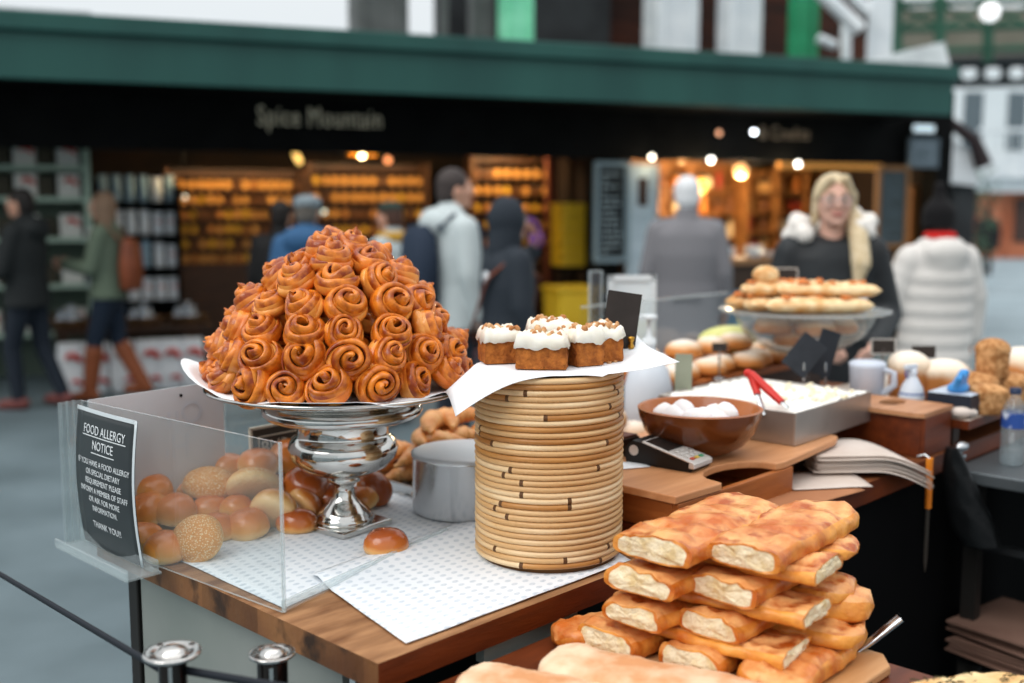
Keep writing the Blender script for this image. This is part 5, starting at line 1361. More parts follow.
# ------------------------------------------------------------------ pot, croissants and dark block behind
t = thing('steel_pot', 'round steel pot with a flat grey lid behind the cane drum', 'pot', Vector((-.112, 2.465, .904)))
q = MB(); q.lathe([(.1, 0), (.117, .003), (.12, .01), (.12, .13), (.1225, .133), (.119, .136)], 48); q.build('pot_body', mat('pot_steel', '#dcdfe2', .24, .85), t)
q = MB(); q.lathe([(.1225, .134), (.123, .139), (.115, .143), (.06, .146), (0, .147)], 48); q.build('pot_lid', mat('grey_lid', '#dfe2e5', .4, .1), t)
cro = mat('croissant_crust', '#d0803a', .35, col2='#ecb878', scale=22, lo=.35, hi=.7, bump=.35, bscale=60, coat=.3)
def croissant(seed):
    r = random.Random(seed); q = MB(); rings = []; n = 36
    for i in range(n + 1):
        f = i / n; s_ = 2 * f - 1; a = s_ * .95; env = max(.14, (1 - abs(s_) ** 1.7)) ** .75
        saw = 1 - .13 * ((abs(s_) * 4.2) % 1.0)
        rr = .031 * env * saw; cx, cy = .085 * math.sin(a), .06 * (1 - math.cos(a)) * 1.3
        t_ = Vector((math.cos(a), math.sin(a), 0)); nn = Vector((-t_.y, t_.x, 0))
        rings.append([Vector((cx, cy, .024 * env + .002)) + nn * (rr * math.cos(b)) + Vector((0, 0, rr * .85 * math.sin(b))) for b in [2 * PI * j / 14 for j in range(14)]])
    q.loft(rings, 0); return q.mesh('croissant', [cro])
CR = [croissant(i) for i in range(3)]
ctray = W(.87, .79, .903)
t = thing('pastry_tray', 'shallow grey tray piled with croissants behind the pot', 'tray', ctray, TANG)
q = MB(); q.box(-.19, .19, -.16, .16, 0, .006); q.build('tray_bottom', steel, t)
q = MB()
for x0, x1, y0, y1 in ((-.195, .195, -.165, -.157), (-.195, .195, .157, .165), (-.195, -.187, -.157, .157), (.187, .195, -.157, .157)): q.box(x0, x1, y0, y1, 0, .025)
q.build('tray_rim', steel, t, bevel=.002)
rc = random.Random(9); idx = 0
for k, (n, z, sp) in enumerate(((9, .007, .125), (7, .05, .1), (5, .093, .075), (3, .134, .045))):
    for i in range(n):
        x = -sp + 2 * sp * ((i % 3) / 2 if n > 3 else i / max(1, n - 1)); y = (-.1 + .1 * (i // 3)) * sp / .125 if n > 3 else 0
        o = bpy.data.objects.new('croissant', CR[rc.randrange(3)]); COL.objects.link(o)
        o.location = ctray + Matrix.Rotation(TANG, 3, 'Z') @ Vector((x, y, z)); o.rotation_euler = (rc.uniform(-.2, .2), rc.uniform(-.2, .2), rc.uniform(0, 6.28))
        tag(o, 'golden croissant on the tray behind the pot, %s layer, %s of it' % (['bottom', 'second', 'third', 'top'][k], ORD[i]), 'croissant', 'croissants behind the pot')
sheet('napkin', 'white paper napkin under the croissants beside the urn', [(.66, .73), (.76, .64), (.84, .8), (.74, .9)], lambda b, a: .905 + .012 * max(0, (b - .72)), paper_w, 10)
t = thing('wooden_block', 'dark brown wooden crate between the croissants and the cane drum', 'crate', W(1.0, .53, .903), TANG)
q = MB(); q.box(-.12, .12, -.11, .11, 0, .205); q.build('crate_body', dark_wood, t, bevel=.004)
q = MB(); q.box(-.125, .125, -.115, .115, .205, .22); q.build('crate_top', dark_wood, t, bevel=.003)

# ------------------------------------------------------------------ the counter on the right
TB2 = thing('serving_table', 'long dark table carrying boards, bowl and loaves on the right', 'table', W(0, 0, 0), TANG)
q = MB(); edge_split(q, 1.21, 2.75, -.12, 1.0, .9, .95); q.build('table_top', [red_wood, red_wood, mat('red_brown_top', '#7d4a2a', .45, col2='#5f3319', scale=5, stretch=(1, 5, 5))], TB2)
q = MB(); q.box(1.23, 2.72, -.1, -.085, .02, .9); q.box(1.225, 1.24, -.1, .95, .02, .9); q.build('black_skirt', blackcloth, TB2)
for x, y in ((1.25, .94), (2.68, .94), (2.68, -.06), (1.25, -.06)):
    q = MB(); q.box(x, x + .045, y, y + .045, 0, .9); q.build('leg', iron, TB2)
t = thing('thick_plank', 'thick reddish plank overhanging the table right of the cane drum', 'plank', W(0, 0, 0), TANG)
q = MB(); edge_split(q, .735, 1.205, -.115, .36, .9015, .948); q.build('plank_body', [red_wood, red_wood, red_wood], t, bevel=.002)
q = MB(); q.box(.733, .738, -.1, .34, .91, .914); q.build('plank_groove', dark_wood, t)
t = thing('board_crate', 'low wooden crate under the serving board with the card terminal', 'crate', W(0, 0, 0), TANG)
orange_wood = mat('orange_wood', '#a55f2c', .4, col2='#8a4a1f', scale=5, stretch=(1, 1, 8), bump=.1)
q = MB(); q.box(.745, 1.2, -.035, -.02, .9495, 1.012); q.box(.745, .76, -.02, .33, .9495, 1.012); q.box(1.185, 1.2, -.02, .33, .9495, 1.012); q.box(.76, 1.185, .315, .33, .9495, 1.012); q.build('crate_sides', orange_wood, t, bevel=.002)
q = MB(); q.box(.76, 1.185, -.02, .315, .9495, .962); q.build('crate_bottom', orange_wood, t)
# the serving board with the scooped handle notch
board_m = mat('serving_board', '#d49a6c', .42, col2='#bb7f52', scale=4, lo=.3, hi=.7, stretch=(.8, 7, 7), bump=.06)
poly = [(.735, .36), (.735, -.035), (.895, -.04)]
for k in range(11):
    f = k / 10; a = PI * f
    poly.append((1.015 - .115 * math.cos(a), -.03 + .085 * math.sin(a) ** .8))
poly += [(1.16, -.035), (1.3, -.02), (1.47, .0), (1.51, .015), (1.52, .05), (1.53, .4), (1.2, .4)]
t = thing('serving_board', 'large wooden serving board with a scooped notch under the bowl', 'board', W(0, 0, 0), TANG)
q = MB(); q.prism(poly, 1.013, 1.03); q.build('board_body', board_m, t, bevel=.003)
q = MB(); q.box(1.38, 1.42, .05, .35, .9505, 1.0125); q.build('board_batten', dark_wood, t)
# the bowl with meringues
BC = W(1.1, .158, 1.031)
t = thing('wooden_bowl', 'polished brown wooden bowl of small white meringues', 'bowl', BC)
bowl_m = mat('bowl_wood', '#5f3015', .25, col2='#80461f', scale=5, lo=.3, hi=.7, stretch=(1, 1, 5), coat=.5)
bowl_in = mat('bowl_inside', '#a8622f', .35, col2='#8f4e22', scale=5, coat=.3)
q = MB(); q.lathe([(0, 0), (.06, 0), (.07, .004), (.105, .025), (.13, .055), (.143, .09), (.146, .108)], 56, 0, cap1=False); q.lathe([(.146, .108), (.14, .111), (.136, .107), (.125, .065), (.1, .035), (.06, .018), (0, .014)], 56, 1, cap0=False); q.build('bowl_body', [bowl_m, bowl_in], t)
mer = mat('meringue', '#ece9e8', .7, col2='#dcd8d8', scale=12, bump=.2, bscale=30, sss=.1)
ms = MB(); rings = []
for r, z in ((.012, 0), (.024, .004), (.03, .015), (.029, .026), (.023, .036), (.014, .044), (.004, .049), (.0005, .05)):
    rings.append([(r * (1 + .05 * math.sin(3 * a + z * 60)) * math.cos(a), r * (1 + .05 * math.sin(3 * a + z * 60)) * math.sin(a), z) for a in [2 * PI * j / 18 for j in range(18)]])
ms.loft(rings, 0); me = ms.mesh('meringue', [mer])
mp_ = [(665, 421), (684, 411), (689, 423), (712, 417), (727, 414), (729, 424), (745, 423), (700, 424), (655, 417), (672, 412), (716, 408)]
mn = ['at the left inside the rim', 'tall one left of the middle', 'below the tall left one', 'in the middle by the rim', 'tall one right of the middle', 'below the tall right one', 'at the right inside the rim', 'low in the middle', 'far left against the wood', 'behind the tall left one', 'behind the tall right one']
for i, (px, py) in enumerate(mp_):
    z = BC.z + (.085 if i in (1, 4) else .07)
    c0 = az(px, py, z + .02); d = Vector((c0.x - BC.x, c0.y - BC.y, 0))
    if d.length > .085: d = d.normalized() * .085
    if i in (9, 10): d = Vector((d.x, .06, 0)); z -= .02
    o = bpy.data.objects.new('meringue', me); COL.objects.link(o); o.location = (BC.x + d.x, BC.y + d.y, z); o.rotation_euler = (rnd.uniform(-.3, .3), rnd.uniform(-.3, .3), rnd.uniform(0, 6)); s_ = rnd.uniform(.95, 1.12); o.scale = (s_, s_, s_)
    tag(o, 'white meringue in the wooden bowl, ' + mn[i], 'meringue', 'meringues in the wooden bowl')
for i, (x, y) in enumerate(((0, 0), (.055, .02), (-.05, .03), (.02, -.055), (-.03, -.045), (.0, .06))):
    o = bpy.data.objects.new('meringue', me); COL.objects.link(o); o.location = BC + Vector((x, y, .03)); o.rotation_euler = (rnd.uniform(-.3, .3), 0, rnd.uniform(0, 6))
    tag(o, 'white meringue at the bottom of the wooden bowl under the others', 'meringue', 'meringues hidden at the bottom of the bowl')
# card terminal
TP = az(668, 464, 1.031)
t = thing('card_terminal', 'silver and black card payment terminal lying before the wooden bowl', 'terminal', Vector((TP.x, TP.y, 1.031)), R(-38))
tb = mat('terminal_black', '#1b1918', .4); tsil = mat('terminal_silver', '#d6d0ca', .3, .25); tscr = mat('terminal_screen', '#2a2624', .15); key = mat('terminal_key', '#c9c5c0', .4)
prof = [(-.085, 0), (.08, 0), (.085, .006), (.085, .018), (-.045, .05), (-.07, .052), (-.088, .036), (-.09, .012)]
def ext(q, prof, w0, w1, mi=0): 
    q.loft([[(x, w0, z) for x, z in prof], [(x, w1, z) for x, z in prof]], mi, False)
q = MB(); ext(q, prof, -.04, .04); q.build('terminal_body', tb, t, bevel=.004)
slope = math.atan2(.032, .13)
def on_top(x0, x1, y0, y1, h, lift=.0):
    """box on the sloping face, x measured from the low end"""
    M = Matrix.Translation((.085, 0, .018)) @ Matrix.Rotation(slope, 4, 'Y') @ Matrix.Translation((0, 0, lift))
    return M, (-x1, -x0, y0, y1, 0, h)
def ot(q, x0, x1, y0, y1, h, lift=0.0, mi=0):
    M, b = on_top(x0, x1, y0, y1, h, lift); q.box(*b, mi=mi, M=M)
q = MB(); ot(q, 0, .134, -.0425, .0425, .004); q.box(.075, .089, -.0425, .0425, .008, .02); q.build('silver_cover', tsil, t, bevel=.003)
q = MB(); ot(q, .068, .128, -.034, .034, .0015, .004); q.build('screen', tscr, t)
ci = 0
for r_ in range(4):
    for c_ in range(3):
        q = MB(); x = .01 + r_ * .0135; y = -.026 + c_ * .02
        m = key if r_ else [mat('key_red', '#b8523c', .4), mat('key_yellow', '#c9ab4a', .4), mat('key_green', '#4f9a74', .4)][c_]
        ot(q, x, x + .009, y, y + .014, .0025, .004); q.build('key_button', m, t, bevel=.0008)
q = MB(); q.lathe([(.012, -.041), (.012, .041)], 20, 0, Matrix.Translation((-.066, 0, .03)) @ Matrix.Rotation(PI / 2, 4, 'X')); q.build('paper_roll_hinge', tsil, t)
sheet('receipt', 'white slip of paper beside the card terminal', [(.8, .2), (.9, .15), (.93, .2), (.83, .26)], lambda b, a: 1.0315, paper_w, 6)
# small dark wooden block left of the terminal
t = thing('small_block', 'small dark wooden block beside the cane drum and bowl', 'block', W(.96, .31, 1.031), TANG)
q = MB(); q.box(-.045, .045, -.05, .05, 0, .04); q.build('block_body', dark_wood, t, bevel=.003)
q = MB(); q.box(-.04, .04, -.045, .045, .04, .044); q.build('block_top', red_wood, t)
# steel tray of frosted traybake with tongs
trx, trY = W(1.314, .026, 1.031), None
t = thing('steel_baking_tray', 'deep steel baking tray of white frosted cake by the bowl', 'tray', trx, TANG + R(2))
tw, td, th_ = .43, .40, .082
sat = mat('satin_steel', '#bdb5ae', .35, .85, col2='#aba39c', scale=5)
q = MB(); q.box(0, tw, 0, .004, 0, th_); q.box(0, .004, .004, td, 0, th_); q.box(tw - .004, tw, .004, td, 0, th_); q.box(.004, tw - .004, td - .004, td, 0, th_); q.build('tray_sides', sat, t, bevel=.0015)
q = MB(); q.box(.004, tw - .004, .004, td - .004, 0, .004); q.build('tray_bottom', sat, t)
q = MB(); q.box(.005, tw - .005, .005, td - .005, .0045, .055); q.build('cake_base', cake_m, t)
wf = mat('white_icing', '#eceae4', .55, col2='#dcd6ca', scale=10, lo=.45, hi=.7, bump=.3, bscale=30)
q = MB(); q.grid(lambda i, j: (.006 + (tw - .012) * i, .006 + (td - .012) * j, .078 + .012 * noise.noise(Vector((i * 9, j * 9, 1))) + .006 * noise.noise(Vector((i * 26, j * 26, 4)))), 46, 46); q.build('icing', wf, t)
q = MB()
rz_ = random.Random(2)
for k in range(70):
    x = rz_.gauss(.3, .1); y = rz_.gauss(.1, .08)
    if not (.02 < x < tw - .02 and .02 < y < td - .02): continue
    i, j = (x - .006) / (tw - .012), (y - .006) / (td - .012)
    q.ball((x, y, .08 + .012 * noise.noise(Vector((i * 9, j * 9, 1)))), (rz_.uniform(.006, .014), rz_.uniform(.005, .01), .006), 6, rot=Euler((rz_.random() * 3, rz_.random(), rz_.random() * 3)).to_matrix())
o = q.build('coconut_flakes', mat('coconut_flake', '#e3d6b4', .7, col2='#f0e9d8', scale=30), t); o['kind'] = 'stuff'
# tongs
p0 = ay(751, 374, W(1.4, .12, 0).y); p1 = az(788, 408, 1.118)
t = thing('serving_tongs', 'steel tongs with bright red handle grips resting in the iced cake', 'tongs', p1)
d = p0 - p1
redg = mat('red_grip', '#c42a22', .35)
for s_, nm in ((-1, 0), (1, 1)):
    o_ = Vector((-.022 * s_, .018 * s_, 0)) if s_ > 0 else Vector((0, 0, 0))
    base = Vector((-.055, .01, -.02)) if s_ > 0 else Vector((0, 0, 0))
    q = MB(); q.tube([base, base.lerp(d, .5), d * .98], [.008, .007, .007], 8, flat=.4); q.build('tong_arm', steel, t)
    if s_ < 0:
        q = MB(); q.tube([d * .16, d * .5, d * .97, d + Vector((-.012, 0, .004))], [.011, .0135, .013, .011], 10, flat=.8); q.build('red_grip', redg, t)
    else:
        q = MB(); q.tube([base.lerp(d, .5), d * .97 + base * .03, d + Vector((-.006, 0, .003))], [.01, .0125, .011], 10, flat=.8); q.build('red_grip', redg, t)
q = MB(); q.ball(d + Vector((-.008, 0, .002)), .0115, 10); q.build('tong_joint', redg, t)
price_card(674, 692, 354, 402, W(1.4, .47, 0).y, R(4), R(-20), 'grey green price card in a steel holder behind the wooden bowl', mat('sage_card', '#8f9482', .6, col2='#7f8472', scale=10), None, 'foot', 1.031)
# sheets and paper bags under the board
kraft = mat('kraft_paper', '#b07a55', .8, col2='#a06a47', scale=4, bump=.1); pap2 = mat('bag_paper', '#d2c6bd', .8, col2='#c2b3a8', scale=4, bump=.15, bscale=20)
sheet('paper_sheet', 'brown paper sheet on the table edge under the serving board', [(.98, -.11), (1.33, -.15), (1.42, .05), (1.05, .05)], lambda b, a: .953 - .05 * max(0, -.12 - a), kraft, 10)
sheet('paper_sheet', 'white cornered paper sheet lying over the brown one', [(1.2, -.04), (1.36, -.155), (1.47, -.03), (1.25, .1)], lambda b, a: .957 - .06 * max(0, -.12 - a), pap2, 10)
bw = random.Random(6)
for k in range(12):
    ang = TANG + R(-22 + bw.uniform(-3, 3)); q = MB()
    L_, w_ = .29, .2
    def bz(i, j, k=k):
        x = L_ * i; y = (j - .5) * w_; dr = -.16 * max(0, i - .55) ** 1.6
        return (x, y, dr + .0012 * noise.noise(Vector((x * 12, y * 12, k))))
    q.grid(bz, 14, 8); o = q.build('paper_bag', pap2, None, solid=.0025); o.location = W(1.42 + bw.uniform(-.006, .012), .06 + bw.uniform(-.006, .006), .962 + k * .0038); o.rotation_euler = (0, 0, ang - R(20))
    tag(o, ['lowest paper bag in the pile overhanging the table', 'topmost paper bag in the pile overhanging the table'][k == 11] if k in (0, 11) else 'white paper bag in the pile overhanging the table, %s from the bottom' % ORD[k], 'paper bag', 'paper bags in the overhanging pile')
# crate with oval hand holes
t = thing('holed_crate', 'brown wooden crate with oval hand holes right of the baking tray', 'crate', W(1.832, .03, .951), TANG)
hx, hy, hz = .086, .14, .108
q = MB()
def plate_hole(q, w, d, cx, cy, rx, ry, z0, z1, M=None):
    n = 32; outer = []; inner = []
    for j in range(n):
        a = 2 * PI * j / n; c_, s_ = math.cos(a), math.sin(a); k = min(w / 2 / max(abs(c_), 1e-6), d / 2 / max(abs(s_), 1e-6)); outer.append((c_ * k, s_ * k)); inner.append((cx + rx * c_, cy + ry * s_))
    vs = [(x, y, z) for z in (z0, z1) for lst in (outer, inner) for x, y in lst]; fs = []
    for j in range(n):
        a, b = j, (j + 1) % n
        fs += [(2 * n + a, 2 * n + b, 3 * n + b, 3 * n + a), (b, a, n + a, n + b), (a, b, 2 * n + b, 2 * n + a), (n + b, n + a, 3 * n + a, 3 * n + b)]
    q.add(vs, fs, 0, False, M)
crate_top = mat('crate_top_wood', '#b98660', .45, col2='#a06c46', scale=4, stretch=(1, 6, 6))
q = MB(); plate_hole(q, 2 * hx + .03, 2 * hy, .02, 0, .05, .032, hz, hz + .012); q.build('crate_lid', crate_top, t)
q = MB(); q.box(-hx, hx, -hy, -hy + .012, 0, hz); q.box(-hx, hx, hy - .012, hy, 0, hz); q.box(-hx, -hx + .012, -hy + .012, hy - .012, 0, hz); q.build('crate_sides', red_wood, t, bevel=.002)
q = MB(); plate_hole(q, 2 * hy - .024, hz, 0, 0, .022, .03, -.006, .006, Matrix.Translation((hx - .006, 0, hz / 2)) @ Matrix.Rotation(PI / 2, 4, 'Y') @ Matrix.Rotation(PI / 2, 4, 'Z')); q.build('crate_end', red_wood, t)
# long plank to the right
t = thing('long_plank', 'long brown plank shelf raised under the glove box and loaves', 'plank', W(0, 0, 0), TANG)
q = MB(); edge_split(q, 1.935, 2.72, -.15, .39, 1.005, 1.03); q.build('plank_body', [red_wood, red_wood, mat('pale_board_top', '#c9beb4', .5, col2='#b5a697', scale=4)], t, bevel=.002)
q = MB(); q.box(1.96, 2.0, -.1, .37, .951, 1.0045); q.build('plank_batten', dark_wood, t)
q = MB(); q.box(2.6, 2.64, -.1, .37, .951, 1.0045); q.build('plank_batten', dark_wood, t)
# glove box
t = thing('glove_box', 'dark and pale box of blue disposable gloves on the plank', 'box', W(2.05, -.078, 1.031), TANG + R(2))
gb, gp2 = mat('glove_box_dark', '#202733', .45), mat('glove_box_pale', '#b9c4d0', .5)
q = MB(); vs = [(x, y, z) for z in (0, .062) for y in (-.06, .06) for x in (-.088, .088)]
q.add(vs, [(0, 1, 5, 4), (1, 3, 7, 5), (2, 6, 7, 3), (0, 2, 3, 1), (0, 4, 6, 2)], 0); q.add(vs, [(4, 5, 7, 6)], 1); q.build('box_body', [gb, gp2], t)
q = MB(); q.lathe([(0, .0625), (.03, .0628), (.03, .0635), (0, .0637)], 20, 0, Matrix.Diagonal((1.7, 1, 1, 1))); q.build('box_opening', gb, t)
q = MB(); q.box(-.02, .07, -.0615, -.06, .03, .04); q.build('box_print', mat('box_print', '#8f7f86', .5), t)
blueg = mat('blue_nitrile', '#3f8fd0', .35)
q = MB(); q.ball((-.02, 0, .07), (.05, .03, .016), 12)
for k in range(4): q.caps((-.06 + .02 * k, -.005, .075), .012, (-.085 + .022 * k, -.02, .075 + .03 + .012 * (k % 2)), .009, 8)
q.caps((-.04, .0, .08), .014, (-.02, -.01, .115), .011, 8)
o = blob(q, 'disposable_glove', blueg, .006, None, 1); o.location = t.location + Vector((0, 0, .002)); o.rotation_euler = (0, 0, TANG + R(6)); tag(o, 'blue rubber glove poking out of the glove box', 'glove')
q = MB(); q.ball((0, 0, .016), (.035, .024, .016), 14); q.ball((.03, .01, .013), (.022, .018, .013), 12); o = blob(q, 'crumpled_tissue', pap2, .005, None, 1); o.location = W(1.955, -.12, 1.031); tag(o, 'crumpled beige paper on the plank end by the holed crate', 'tissue')
# loaves
loaf_m = mat('loaf_crust', '#b06a2c', .6, col2='#8a4a1c', scale=10, bump=.3, bscale=30); flour_m = mat('floured_loaf', '#ffffff', .75, zramp=[(0, '#a4602a'), (.55, '#b8753c'), (.72, '#d9c2a6'), (1, '#e8dfd2')], scale=14, bump=.3)
grain = mat('seeded_loaf', '#cf9c68', .8, col2='#a06a3a', scale=60, bump=.6, bscale=110)
def loaf(w, d, h, m, name='bread_loaf', dome=.35, seed=0):
    q = MB(); n = 32; rings = []
    for f in [0, .02, .3, .6, .72, .82, .9, .96, .99, 1.0]:
        k = (1 - .08 * (1 - f)) if f < .65 else 1.04 * math.sqrt(max(0.0004, 1 - ((f - .65) / .35) ** 2.4)); k *= .96 if f == 0 else 1
        rings.append([(w / 2 * k * (abs(math.cos(a)) ** .55) * (1 if math.cos(a) > 0 else -1) * (1 + .04 * noise.noise(Vector((math.cos(a), math.sin(a) + seed, f * 2)))), d / 2 * k * (abs(math.sin(a)) ** .55) * (1 if math.sin(a) > 0 else -1), h * f) for a in [2 * PI * j / n for j in range(n)]])
    q.loft(rings, 0); return q.mesh(name, [m])
def put(me, name, px, py, z, label, cat, grp=None, rz=0.0, b=None):
    o = bpy.data.objects.new(name, me); COL.objects.link(o); o.location = az(px, py, z) if b is None else b; o.rotation_euler = (0, 0, rz); return tag(o, label, cat, grp)
PLK = 1.031
put(loaf(.115, .15, .15, flour_m, seed=1), 'bread_loaf', 908, 400, PLK, 'floured white topped loaf behind the spray bottle', 'loaf', 'loaves on the plank', R(-12))
put(loaf(.135, .15, .13, flour_m, seed=2), 'bread_loaf', 944, 402, PLK, 'broad floured loaf between the spray bottle and the seeded loaves', 'loaf', 'loaves on the plank', R(-16))
put(loaf(.09, .14, .1, grain, seed=3), 'bread_loaf', 972, 405, PLK, 'seeded loaf left under the upright one', 'loaf', 'loaves on the plank', TANG)
l1 = put(loaf(.085, .1, .085, grain, seed=4), 'bread_loaf', 987, 413, PLK, 'seeded loaf lying in front under the upright one', 'loaf', 'loaves on the plank', TANG + R(40))
put(loaf(.09, .12, .095, grain, seed=5), 'bread_loaf', 1005, 403, PLK, 'seeded loaf right under the upright one', 'loaf', 'loaves on the plank', TANG)
lp = az(990, 404, PLK) + Vector((0, .0, .082))
put(loaf(.08, .085, .115, grain, seed=6), 'bread_loaf', 0, 0, 0, 'small seeded loaf standing upright on top of the others', 'loaf', 'loaves on the plank', R(20), lp)
# jug, spray bottle
jug = thing('plastic_jug', 'pale blue white plastic jug between the iced cake and the loaves', 'jug', az(866, 404, 1.031), R(-40))
jm = mat('jug_plastic', '#c3cad6', .4, col2='#b4bcc9', scale=4)
q = MB(); q.lathe([(.045, 0), (.05, .004), (.056, .155), (.058, .17), (.054, .17), (.047, .01), (0, .008)], 28); q.build('jug_body', jm, jug)
q = MB(); q.tube([(.05, 0, .15), (.085, 0, .14), (.088, 0, .09), (.052, 0, .05)], .008, 8, flat=1.4); q.build('jug_handle', jm, jug)
q = MB(); q.lathe([(.056, .17), (.05, .178), (.02, .182), (0, .183)], 28); q.build('jug_lid', jm, jug)
jug.scale = (.92, .92, .72)
def spray(px, py, z, label, sc=1.0):
    t = thing('spray_bottle', label, 'bottle', az(px, py, z), R(30)); sp = mat('frosted_plastic', '#cfd6de', .35, col2='#c3cbd5', scale=4); bl = mat('blue_label', '#4d6ba8', .4)
    q = MB(); q.lathe([(.045, 0), (.05, .004), (.05, .05), (.042, .085), (.022, .12), (.016, .13), (.016, .14)], 24); q.build('bottle_body', sp, t)
    q = MB(); q.lathe([(.0505, .03), (.0475, .065)], 24, cap0=False, cap1=False); q.build('bottle_label', bl, t)
    q = MB(); q.lathe([(.018, .138), (.018, .155), (.012, .16), (0, .161)], 16); q.box(-.045, .02, -.009, .009, .158, .178); q.build('spray_head', sp, t, bevel=.003)
    q = MB(); q.tube([(-.035, 0, .158), (-.04, 0, .14), (-.03, 0, .125)], .004, 6); q.build('trigger', bl, t)
    t.scale = (sc, sc, sc)
spray(911, 408, PLK, 'frosted spray bottle with a blue label before the floured loaf', .72)
t = soap = thing('soap_bottle', 'white pump bottle behind the cane drum and black card', 'bottle', W(1.57, .66, .951), R(30))
q = MB(); q.lathe([(.055, 0), (.06, .006), (.06, .1), (.05, .14), (.025, .175), (.016, .18), (.016, .2)], 24); q.build('bottle_body', mat('frosted_plastic', '#cfd6de'), t)
q = MB(); q.lathe([(.018, .2), (.018, .215), (.006, .22), (.006, .26), (.02, .262), (.02, .272), (0, .274)], 16); q.box(-.05, 0, -.007, .007, .262, .272); q.build('pump_head', white_paint, t); soap.scale = (1.2, 1.2, 1.25)
# riser with sugared buns and pastries behind the bowl
t = thing('display_riser', 'low wooden riser of sugared buns behind the iced cake', 'riser', W(2.13, .72, .951), TANG)
q = MB(); q.box(-.47, .47, -.1, .24, .1, .12); q.build('riser_top', orange_wood, t, bevel=.003)
q = MB(); q.box(-.45, .45, -.085, -.07, 0, .1); q.box(-.45, .45, .205, .22, 0, .1); q.build('riser_front', dark_wood, t)
sug = mat('sugared_bun', '#ffffff', .6, zramp=[(0, '#cf8a48'), (.45, '#c27836'), (.66, '#dcb48a'), (1, '#ece4da')], scale=18, bump=.3)
SB = [bun_mesh(sug, .058, .055, 1.15, i + 20) for i in range(3)]
rs = random.Random(14); cnt = 0
spots = [(1.5, .62), (1.62, .66), (1.74, .63), (1.86, .66), (1.98, .62), (2.1, .65), (2.22, .62), (2.34, .66), (2.46, .63), (1.56, .78), (1.7, .8), (1.84, .8), (1.98, .79), (2.12, .8), (2.26, .78), (2.4, .8)]
for i, (b, a) in enumerate(spots):
    o = bpy.data.objects.new('sugared_bun', SB[i % 3]); COL.objects.link(o); o.location = W(1.7 + (b - 1.5) * .88, a + .045, 1.072); o.rotation_euler = (rs.uniform(-.1, .1), rs.uniform(-.1, .1), rs.uniform(0, 6))
    tag(o, 'sugared bun on the wooden riser, %s row, %s from the left' % (('front', ORD[i]) if i < 9 else ('back', ORD[i - 9])), 'bun', 'sugared buns on the riser')
for i, (b, a) in enumerate(((1.68, .72), (1.9, .72), (2.05, .71), (2.2, .72))):
    o = bpy.data.objects.new('sugared_bun', SB[i % 3]); COL.objects.link(o); o.location = W(b, a + .045, 1.124); o.rotation_euler = (0, 0, rs.uniform(0, 6))
    tag(o, 'sugared bun on top of the riser heap, %s from the left' % ORD[i], 'bun', 'sugared buns on the riser')
# low doughnuts and pastries on the table between the board and riser
SB2 = [bun_mesh(mat('pale_pastry', '#ffffff', .6, zramp=[(0, '#c98a4c'), (.5, '#d9a877'), (1, '#ecdfd0')], scale=16), .05, .05, 1.1, i + 30) for i in range(2)]
for i, (b, a, z) in enumerate(((1.25, .55, .951), (1.3, .68, .951), (1.38, .58, .951), (1.32, .62, .998), (1.26, .8, .951), (1.4, .75, .951))):
    o = bpy.data.objects.new('iced_pastry', SB2[i % 2]); COL.objects.link(o); o.location = W(b, a, z); o.rotation_euler = (0, 0, rs.uniform(0, 6)); o.scale = (1.15,) * 3
    tag(o, 'pale iced pastry on the table behind the cane drum, %s' % ['front left', 'back left', 'front right', 'on top of the others', 'far back left', 'far back right'][i], 'pastry', 'pale pastries behind the cane drum')
for i, (b, a) in enumerate(((1.72, .45), (1.84, .47), (1.96, .45), (2.06, .42), (1.78, .48), (2.12, .3), (2.02, .5))):
    q_ = CR[i % 3]; o = bpy.data.objects.new('small_croissant', q_); COL.objects.link(o); o.location = W(b, a, .9515); o.rotation_euler = (0, 0, rs.uniform(0, 6)); o.scale = (.75,) * 3
    o['label'] = 'x'; tag(o, 'small golden pastry on the table before the riser, %s' % ['leftmost', 'second', 'third', 'fourth', 'tucked behind the leftmost', 'rightmost by the jug', 'behind the third'][i], 'pastry', 'small pastries before the riser')
# pale green squash on the riser
sq = mat('pale_green_squash', '#c9c97a', .5, col2='#d9d894', scale=6, bump=.1)
q = MB(); rings = []
for i in range(25):
    f = i / 24; a = -.2 + 2.3 * f; rr = (.052 + .018 * math.sin(PI * f)) * min(1, math.sqrt(max(.01, math.sin(PI * max(.02, min(.98, f)))) * 1.6)); cx, cz = -.13 * math.cos(a), .055 + .06 * math.sin(a)
    t_ = Vector((math.sin(a), 0, math.cos(a))); n1 = Vector((-t_.z, 0, t_.x))
    rings.append([Vector((cx, 0, cz)) + n1 * (rr * .8 * math.cos(b)) + Vector((0, rr * math.sin(b), 0)) for b in [2 * PI * j / 16 for j in range(16)]])
q.loft(rings, 0); o = q.build('squash', sq); o.location = W(2.27, .8, 1.09); o.rotation_euler = (R(35), 0, R(5)); o.scale = (.85, .85, .7); tag(o, 'pale yellow green curved squash behind the sugared buns', 'squash')
